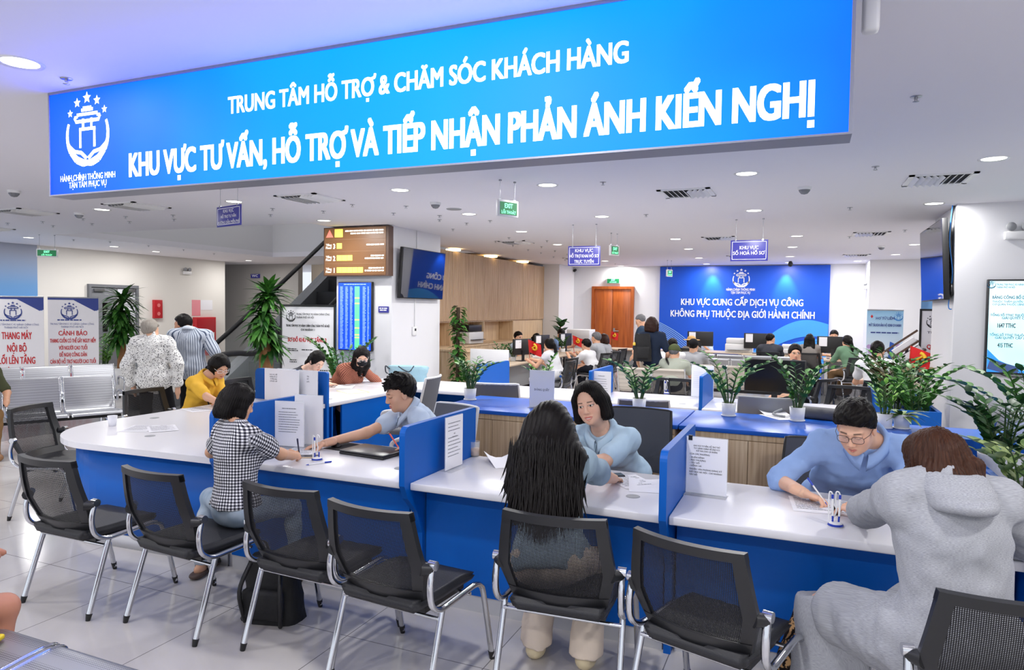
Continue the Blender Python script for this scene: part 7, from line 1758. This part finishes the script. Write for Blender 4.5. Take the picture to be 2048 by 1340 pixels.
r, J = far('person with brown hair, navy top and cream trousers standing with a black backpack', 1304, 650, 1.52, 95, 80, 0, 1.0, True, 'bob', HDKBR, shirt=NAVYC, sleeve=.75, trousers=BEIGET, stand=True, yfix=11.3, shoe=WHITESHOE)
bp_ = thing('backpack', 'black backpack on the back of the standing navy-topped woman', 'backpack', (J['nb'][0] - .1, J['nb'][1] - .2, J['pel'][2] + .02), .3); bag_mesh(MB(), .3, .17, .44, .8, seed=9).build('body', mat('black_bag_nylon', (0, 0, 0)), bp_); MB().bbox(-.1, .1, -.13, -.08, .05, .24, .02).build('front_pocket', mat('black_bag_nylon', (0, 0, 0)), bp_); MB().lathe([(0, 0), (.025, .01), (.02, .05), (0, .06)], 10, (-.14, -.08, .25)).build('flower_charm', mat('charm_yellow', (236, 200, 80), .5), bp_)
far('person with black hair in a white shirt, on the bench row behind the green cap', 1345, 692, 1.12, 90, 92, -8, 1.0, False, 'short', shirt=WHITEC, yfix=12.45)
def cap(root, J, m, brim=True, back=False, name='cap'):
    F = J['HF']((-.13, -.15, -.04), (.13, .2, .16)); hp = J['hp']; F.ell(hp(0, -.012, .045), np.array((.094, .112, .098)) * J['s'], J['RH'], .02); F.half(hp(0, 0, .03), J['hn']((0, 0, -1)))
    if brim: F.ell(hp(0, .12, .04), np.array((.07, .075, .008)), J['RH'], .01)
    V, Q = F.nets(); np_mesh(name, V, Q, m, root, None, V[:, [0, 2]])
r, J = far('person in a green cap and sage shirt with a cross-body strap on the beige bench', 1349, 705, 1.1, 90, 75, -6, 1.0, False, 'crop', HSALT, shirt=SAGE, yfix=11.3); cap(r, J, cloth('green_cap_cloth', (84, 92, 60)))
n0 = J['nb']; wp('shoulder_strap', MB().tube(bez([n0 + np.array(o) for o in ((-.12, .02, .05), (-.1, -.1, .02), (-.03, -.155, -.08), (.08, -.17, -.22))], 6), .018, 6, flat=.3), BLACKP, r)
r, J = far('person in a wide straw hat at the desk before the feature wall', 1383, 684, 1.14, 88, 88, 0, .97, True, 'bob', HBROWN, shirt=TAUPE, yfix=16.55, seat='black chair of the straw-hat wearer')
hp = J['hp']; F = J['HF']((-.24, -.24, -.02), (.24, .24, .18)); F.ell(hp(0, -.01, .055), np.array((.2, .21, .014)), J['RH'], .02); F.ell(hp(0, -.01, .08), np.array((.1, .115, .075)), J['RH'], .02); V, Q = F.nets(); np_mesh('straw_hat', V, Q, cloth('straw', (200, 160, 104)), r, None, V[:, [0, 2]])
r, J = far('person in a black cap and grey polo on the second bench row', 1387, 693, 1.12, 92, 80, -4, 1.0, False, 'crop', shirt=GREYC, yfix=12.5); cap(r, J, BLACKC, True)
far('person with long black hair behind the desk monitor before the feature wall', 1408, 678, 1.2, -90, -90, -8, .96, True, 'longback', shirt=LBLUE, yfix=18.35)
far('person in a dark grey shirt seated at the desk before the feature wall', 1541, 679, 1.18, 88, 40, -4, 1.04, False, 'crop', shirt=CHARC, yfix=16.2, seat='black chair of the man in dark grey before the feature wall')
far('person with long black hair in taupe at the desk before the feature wall right part', 1619, 679, 1.17, 88, 90, -4, .98, True, 'longback', shirt=TAUPE, yfix=16.3, seat='black chair of the long-haired woman before the feature wall')
r, J = far('person in black looking back towards the camera beside the large monitor', 1590, 706, 1.12, 150, -80, -4, .98, True, 'ponytail', shirt=BLACKC, sleeve=1.8, trousers=BLACKC, yfix=10.1, seat='black chair of the person in black looking back')
far('person with only the top of the head showing above the monitor at the right desk', 1668, 672, 1.2, -92, -92, -10, 1.0, False, 'short', shirt=WHITEC, yfix=17.3)
far('person with tied black hair in a green top and brown skirt at the right desk', 1694, 683, 1.17, 118, 125, -6, .98, True, 'ponytail', shirt=GREENC, sleeve=.9, skirt=BROWNC, yfix=15.2, seat='black chair of the woman in green')
far('person with cropped hair in a white shirt seen from behind among the right plants', 1755, 702, 1.14, 95, 70, -6, 1.02, False, 'crop', shirt=WHITEC, yfix=10.35, off=(0, 0), seat='black chair of the cropped-haired man behind the right plants')

# ================================================================== plants
def leaf_mat(name, c1, c2, rough=.32):
    m = mat(name, c1, .42, spec=.3); nt, b = NT(m); tc = node(nt, 'ShaderNodeTexCoord'); n = node(nt, 'ShaderNodeTexNoise'); n.inputs['Scale'].default_value = 9; nt.links.new(tc.outputs['Object'], n.inputs[0])
    nt.links.new(ramp(nt, n.outputs['Fac'], [(.35, c1), (.65, c2)]), b.inputs['Base Color']); return m
LEAF = leaf_mat('zamia_leaf', (44, 92, 40), (88, 146, 62)); LEAFD = leaf_mat('dark_zamia_leaf', (30, 68, 36), (62, 112, 52)); LEAFL = leaf_mat('light_leaf', (70, 128, 40), (126, 176, 66)); DRAC = leaf_mat('dracaena_leaf', (28, 72, 30), (72, 126, 48)); VARI = leaf_mat('variegated_leaf', (60, 104, 50), (168, 186, 120)); BRONZE = leaf_mat('bronze_leaf', (66, 62, 40), (110, 100, 60))
STEM = mat('green_stem', (70, 96, 50), .5); TRUNK = mat('dracaena_trunk', (150, 106, 66), .8, noise=(14, .25), bump=(20, .6)); POTW = mat('white_ceramic_pot', (236, 236, 236), .3); SOIL = mat('potting_soil', (52, 42, 36), .95)
def add_leaf(mb, p, d, nv, L, W, bend=.15, fold=.18, n=5, mi=0):
    p, d, nv = Vector(p), Vector(d).normalized(), Vector(nv); sdv = d.cross(nv).normalized(); nv = sdv.cross(d).normalized(); rows = []
    for i in range(n + 1):
        t = i / n; wv = W * (math.sin(PI * min(1, t ** .8)) ** .8 if 0 < t < 1 else .02) * .5; c = p + d * L * t - nv * bend * L * t * t
        rows.append([c - sdv * wv + nv * fold * wv, c, c + sdv * wv + nv * fold * wv])
    mb.grid(rows, mi)
def zz(label, loc, n, hgt, spread=.5, lm=None, pot=(.055, .105), seed=1, leafL=.055, ribs=False, group=None, saucer=True, pot_mat=None, name='potted_plant', lean=None):
    rr = random.Random(seed); r = thing(name, label, 'plant', loc, 0, group); pr_, ph = pot; z0 = 0
    if pot[0] > 0:
        m = MB(); NN = 40
        prof = [(.0, .006), (pr_ * .82, .006), (pr_ * .86, .01), (pr_ * .99, ph), (pr_ * .93, ph), (pr_ * .9, ph * .86)]
        v = []; 
        for (q, z) in prof:
            for k in range(NN):
                a = 2 * PI * k / NN; q2 = q * (1 + (.018 if k % 2 and ribs and .01 < z < ph else 0)); v.append((q2 * math.cos(a), q2 * math.sin(a), z))
        m.add(v, [(i * NN + k, i * NN + (k + 1) % NN, (i + 1) * NN + (k + 1) % NN, (i + 1) * NN + k) for i in range(len(prof) - 1) for k in range(NN)], 0, not ribs); m.build('pot', pot_mat or POTW, r)
        if saucer: MB().lathe([(0, 0), (pr_ * .95, 0), (pr_ * 1.04, .01), (pr_ * 1.0, .012), (0, .006)], 30).build('saucer', pot_mat or POTW, r)
        MB().lathe([(0, ph * .9), (pr_ * .92, ph * .88)], 24).build('soil', SOIL, r); z0 = ph * .85
    lf, st = MB(), MB()
    for k in range(n):
        a = 2 * PI * k / n * 1.0 + rr.uniform(-.5, .5); h_ = hgt * rr.uniform(.55, 1.0); sp_ = spread * rr.uniform(.4, 1.1) * h_
        if lean and k < len(lean): a, h_, sp_ = lean[k]
        b0 = Vector((pr_ * .4 * math.cos(a), pr_ * .4 * math.sin(a), z0)) if pr_ else Vector((.03 * math.cos(a), .03 * math.sin(a), z0)); dr = Vector((math.cos(a), math.sin(a), 0))
        P = bez([b0, b0 + dr * sp_ * .22 + Vector((0, 0, h_ * .45)), b0 + dr * sp_ * .55 + Vector((0, 0, h_ * .82)), b0 + dr * sp_ + Vector((0, 0, h_))], 6)
        st.tube(P, [.0055 * (1 - .7 * i / len(P)) * (1 + hgt) for i in range(len(P))], 6)
        L = sum((P[i + 1] - P[i]).length for i in range(len(P) - 1)); step = leafL * .62; acc = 0; nx = L * .22; sd = 1
        for i in range(len(P) - 1):
            seg = P[i + 1] - P[i]
            while acc + seg.length > nx:
                q = P[i] + seg * ((nx - acc) / seg.length); tg = seg.normalized(); side = tg.cross(Vector((0, 0, 1)))
                side = side.normalized() if side.length > .1 else Vector((1, 0, 0)); ll = leafL * rr.uniform(.8, 1.15) * (1 - .25 * nx / L)
                dv = side * sd * .8 + tg * .55 + Vector((rr.uniform(-.15, .15), rr.uniform(-.15, .15), .25)); add_leaf(lf, q, dv, Vector((0, 0, 1)) + tg * .3, ll, ll * .5, .12)
                sd = -sd; nx += step * .5
            acc += seg.length
        add_leaf(lf, P[-1], (P[-1] - P[-2]), Vector((0, 0, 1)) - dr * .5, leafL, leafL * .45)
    st.build('stems', STEM, r); lf.build('foliage', lm or LEAF, r); return r
g_ = 'small potted plants on the blue cabinets'
for i, (lb, px, py, n, hh, sp_, lm, L, sd) in enumerate((('potted plant at the left end of the blue cabinets, first of the row', 940, 800, 11, .33, 1.0, LEAF, .088, 3), ('potted plant right of the smiling woman on the blue cabinets', 1278, 822, 8, .32, 1.05, LEAF, .088, 4), ('potted plant with a tall middle stem on the right cabinet', 1457, 832, 8, .4, .8, LEAF, .088, 5), ('potted plant before the grey bag, with a bare leaning stem', 1594, 842, 8, .41, .85, LEAF, .09, 12), ('potted plant half hidden behind the hair of the man in glasses', 1768, 856, 7, .3, .6, LEAFL, .07, 7), ('potted plant hidden behind the smiling woman head', 1086, 812, 6, .36, .5, LEAFL, .07, 8))):
    q = ZP(px, py, .88); zz(lb, (q.x, q.y, .88), n, hh, sp_, lm, (.06, .112), sd, L, group=g_)
r = thing('potted_plant', 'low variegated potted plant with drooping leaf on the right cabinet', 'plant', tuple(ZP(1803, 857, .88)), 0, g_)
MB().lathe([(0, .006), (.05, .006), (.062, .11), (.058, .11), (.055, .095)], 30).build('pot', POTW, r); MB().lathe([(0, 0), (.058, 0), (.064, .01), (0, .006)], 30).build('saucer', POTW, r); MB().lathe([(0, .1), (.056, .098)], 20).build('soil', SOIL, r)
m = MB(); rr = random.Random(4)
for k in range(26):
    a = rr.uniform(0, 2 * PI); el_ = rr.uniform(-.1, 1.1); add_leaf(m, (.02 * math.cos(a), .02 * math.sin(a), .1), (math.cos(a), math.sin(a), el_), (0, 0, 1), rr.uniform(.1, .17), .04, .5)
add_leaf(m, (.04, .0, .12), (1, .1, .5), (0, 0, 1), .2, .03, 1.3, .1, 8); m.build('foliage', VARI, r)
# plants standing in the right planter box
gp = 'plants in the blue planter boxes'
zz('dense dark plant in a large ribbed white pot inside the right planter box', (1.06, 4.72, .72), 17, .38, .8, LEAFD, (.13, .23), 21, .1, True, gp, False)
zz('tall arching plant on the blue cabinet end at the right edge', (1.42, 5.72, .88), 8, .42, .6, LEAF, (.13, .16), 23, .11, True, gp, False, lean=[(2.9, .28, .6), (3.0, .34, .3), (1.2, .44, .1), (3.6, .4, .2), (4.2, .36, .15)])
r = zz('small variegated plant in a ribbed white pot nearest in the right planter box', (1.0, 4.06, .72), 9, .24, .9, VARI, (.1, .2), 25, .11, True, gp, False)
for i, (lb, x, y, n, hh, lm, L) in enumerate((('bushy plant at the near end of the far planter box', .98, 7.5, 14, .55, LEAF, .11), ('drooping plant at the right of the far planter box', 1.0, 8.0, 14, .55, LEAF, .1), ('bronze-leaved plant in the middle of the far planter box', .9, 8.4, 12, .55, BRONZE, .15), ('feathery dark plant at the left of the far planter box', .85, 8.85, 14, .68, LEAFD, .1), ('green plant at the far end of the far planter box', 1.0, 9.25, 13, .58, LEAF, .1))):
    zz(lb, (x, y, .6), n, hh, .7, lm, (.09, .12), 31 + i, L, False, gp, False)
zz('leafy plant on the pale desk behind the far planter box', (1.2, 11.2, .75), 14, .3, .9, LEAFD, (.08, .1), 41, .1, False, gp)
# dracaenas
def dracaena(label, loc, trunk_h, crown_r, nleaf, seed, tr=.07, pot=(.26, .5), heads=3):
    rr = random.Random(seed); r = thing('dracaena', label, 'plant', loc, 0, 'tall dracaenas by the escalator')
    MB().lathe([(0, .01), (pot[0] * .72, 0), (pot[0] * .9, pot[1] * .5), (pot[0], pot[1]), (pot[0] * .93, pot[1]), (pot[0] * .9, pot[1] * .9)], 32).build('pot', POTW, r); MB().lathe([(0, pot[1] * .9), (pot[0] * .92, pot[1] * .89)], 24).build('soil', SOIL, r)
    MB().tube(bez([(0, 0, pot[1] * .8), (.02, .0, trunk_h * .7), (.0, .02, trunk_h), (-.02, .02, trunk_h + .25)], 5), [tr * 1.1] * 6 + [tr] * 5 + [tr * .75] * 5, 12).build('trunk', TRUNK, r)
    m = MB()
    for hd_ in range(heads):
        c = Vector((rr.uniform(-.1, .1), rr.uniform(-.1, .1), trunk_h + .1 + .22 * hd_))
        for k in range(nleaf):
            a = rr.uniform(0, 2 * PI); e_ = rr.uniform(-.5, 1.3) if hd_ == heads - 1 else rr.uniform(-.6, .7); L = crown_r * rr.uniform(.75, 1.1)
            add_leaf(m, c + Vector((0, 0, rr.uniform(-.08, .1))), (math.cos(a) * math.cos(e_), math.sin(a) * math.cos(e_), math.sin(e_)), (0, 0, 1), L, .085, .5, .22, 7)
    m.build('foliage', DRAC, r); return r
q = ZP(243, 786, 0); dracaena('tall dracaena in a white pot before the grey metal door', (q.x, q.y, 0), 1.02, .42, 56, 3, heads=4)
q = ZP(212, 780, 0); zz('low bright green shrub in a white pot left of the tall dracaena', (q.x - .25, q.y + .1, 0), 16, .75, .6, LEAFL, (.22, .5), 51, .13, False, None, False)
q = YP(530, 700, 7.7); dracaena('thick dracaena between the yellow-shirted woman and the poster stand', (q.x, 7.7, 0), 1.08, .34, 56, 5, .1, heads=4)
zz('large leafy plant behind the masked woman by the column', (-6.2, 8.3, 0), 22, .95, .55, LEAF, (.2, .42), 53, .11, False, None, False)
# climbing plant on the far side of the column
r = thing('climbing_plant', 'climbing plant on a moss pole behind the right edge of the column', 'plant', (-5.75, 11.0, 0)); rr = random.Random(6)
MB().lathe([(0, 0), (.15, 0), (.18, .3), (.16, .3), (0, .27)], 24).build('pot', POTW, r); MB().tube([(0, 0, .25), (0, 0, 1.75)], .035, 8).build('moss_pole', mat('moss_pole', (72, 60, 44), .95), r); m = MB()
for k in range(150):
    a = rr.uniform(0, 2 * PI); z = rr.uniform(.35, 1.78); add_leaf(m, (.05 * math.cos(a), .05 * math.sin(a), z), (math.cos(a), math.sin(a), rr.uniform(-.5, .4)), (0, 0, 1), rr.uniform(.1, .17), .09, .4, .15)
P = bez([(.05, -.05, .8), (.25, -.1, .75), (.4, -.15, .5), (.5, -.2, .45)], 6)
for p in P[::2]: add_leaf(m, p, (rr.uniform(-1, 1), -.5, rr.uniform(-.2, .6)), (0, 0, 1), .12, .09, .3)
m.build('foliage', LEAF, r); MB().tube(P, .006, 6).build('trailing_stem', STEM, r)
# fiddle-leaf plant in the far corner and small desk plants
r = thing('fiddle_leaf_plant', 'big-leaved plant in the corner left of the wooden double door', 'plant', (-6.2, 17.95, 0)); MB().lathe([(0, 0), (.18, 0), (.22, .4), (.2, .4), (0, .36)], 24).build('pot', POTW, r); MB().tube(bez([(0, 0, .3), (.02, 0, .8), (-.03, 0, 1.35)], 5), .02, 8).build('trunk', TRUNK, r); m = MB(); rr = random.Random(2)
for k in range(15): a = rr.uniform(0, 2 * PI); add_leaf(m, (0, 0, rr.uniform(.8, 1.4)), (math.cos(a), math.sin(a), rr.uniform(.2, 1.6)), (0, 0, 1), rr.uniform(.26, .36), .19, .3, .2, 7)
m.build('foliage', LEAFD, r)
for lb, px, py, z, hh in (('low plant on the near end of the far desk by the white screen', 1008, 726, .75, .28), ('small plant by the base of the nearest far monitor', 1034, 722, .75, .26), ('small plant beside the second red flag', 1132, 704, .75, .3)):
    q = ZP(px, py, z); zz(lb, (q.x - .08, q.y, z), 9, hh, .8, LEAFD, (.06, .08), px, .08, False, 'small plants on the far desks')
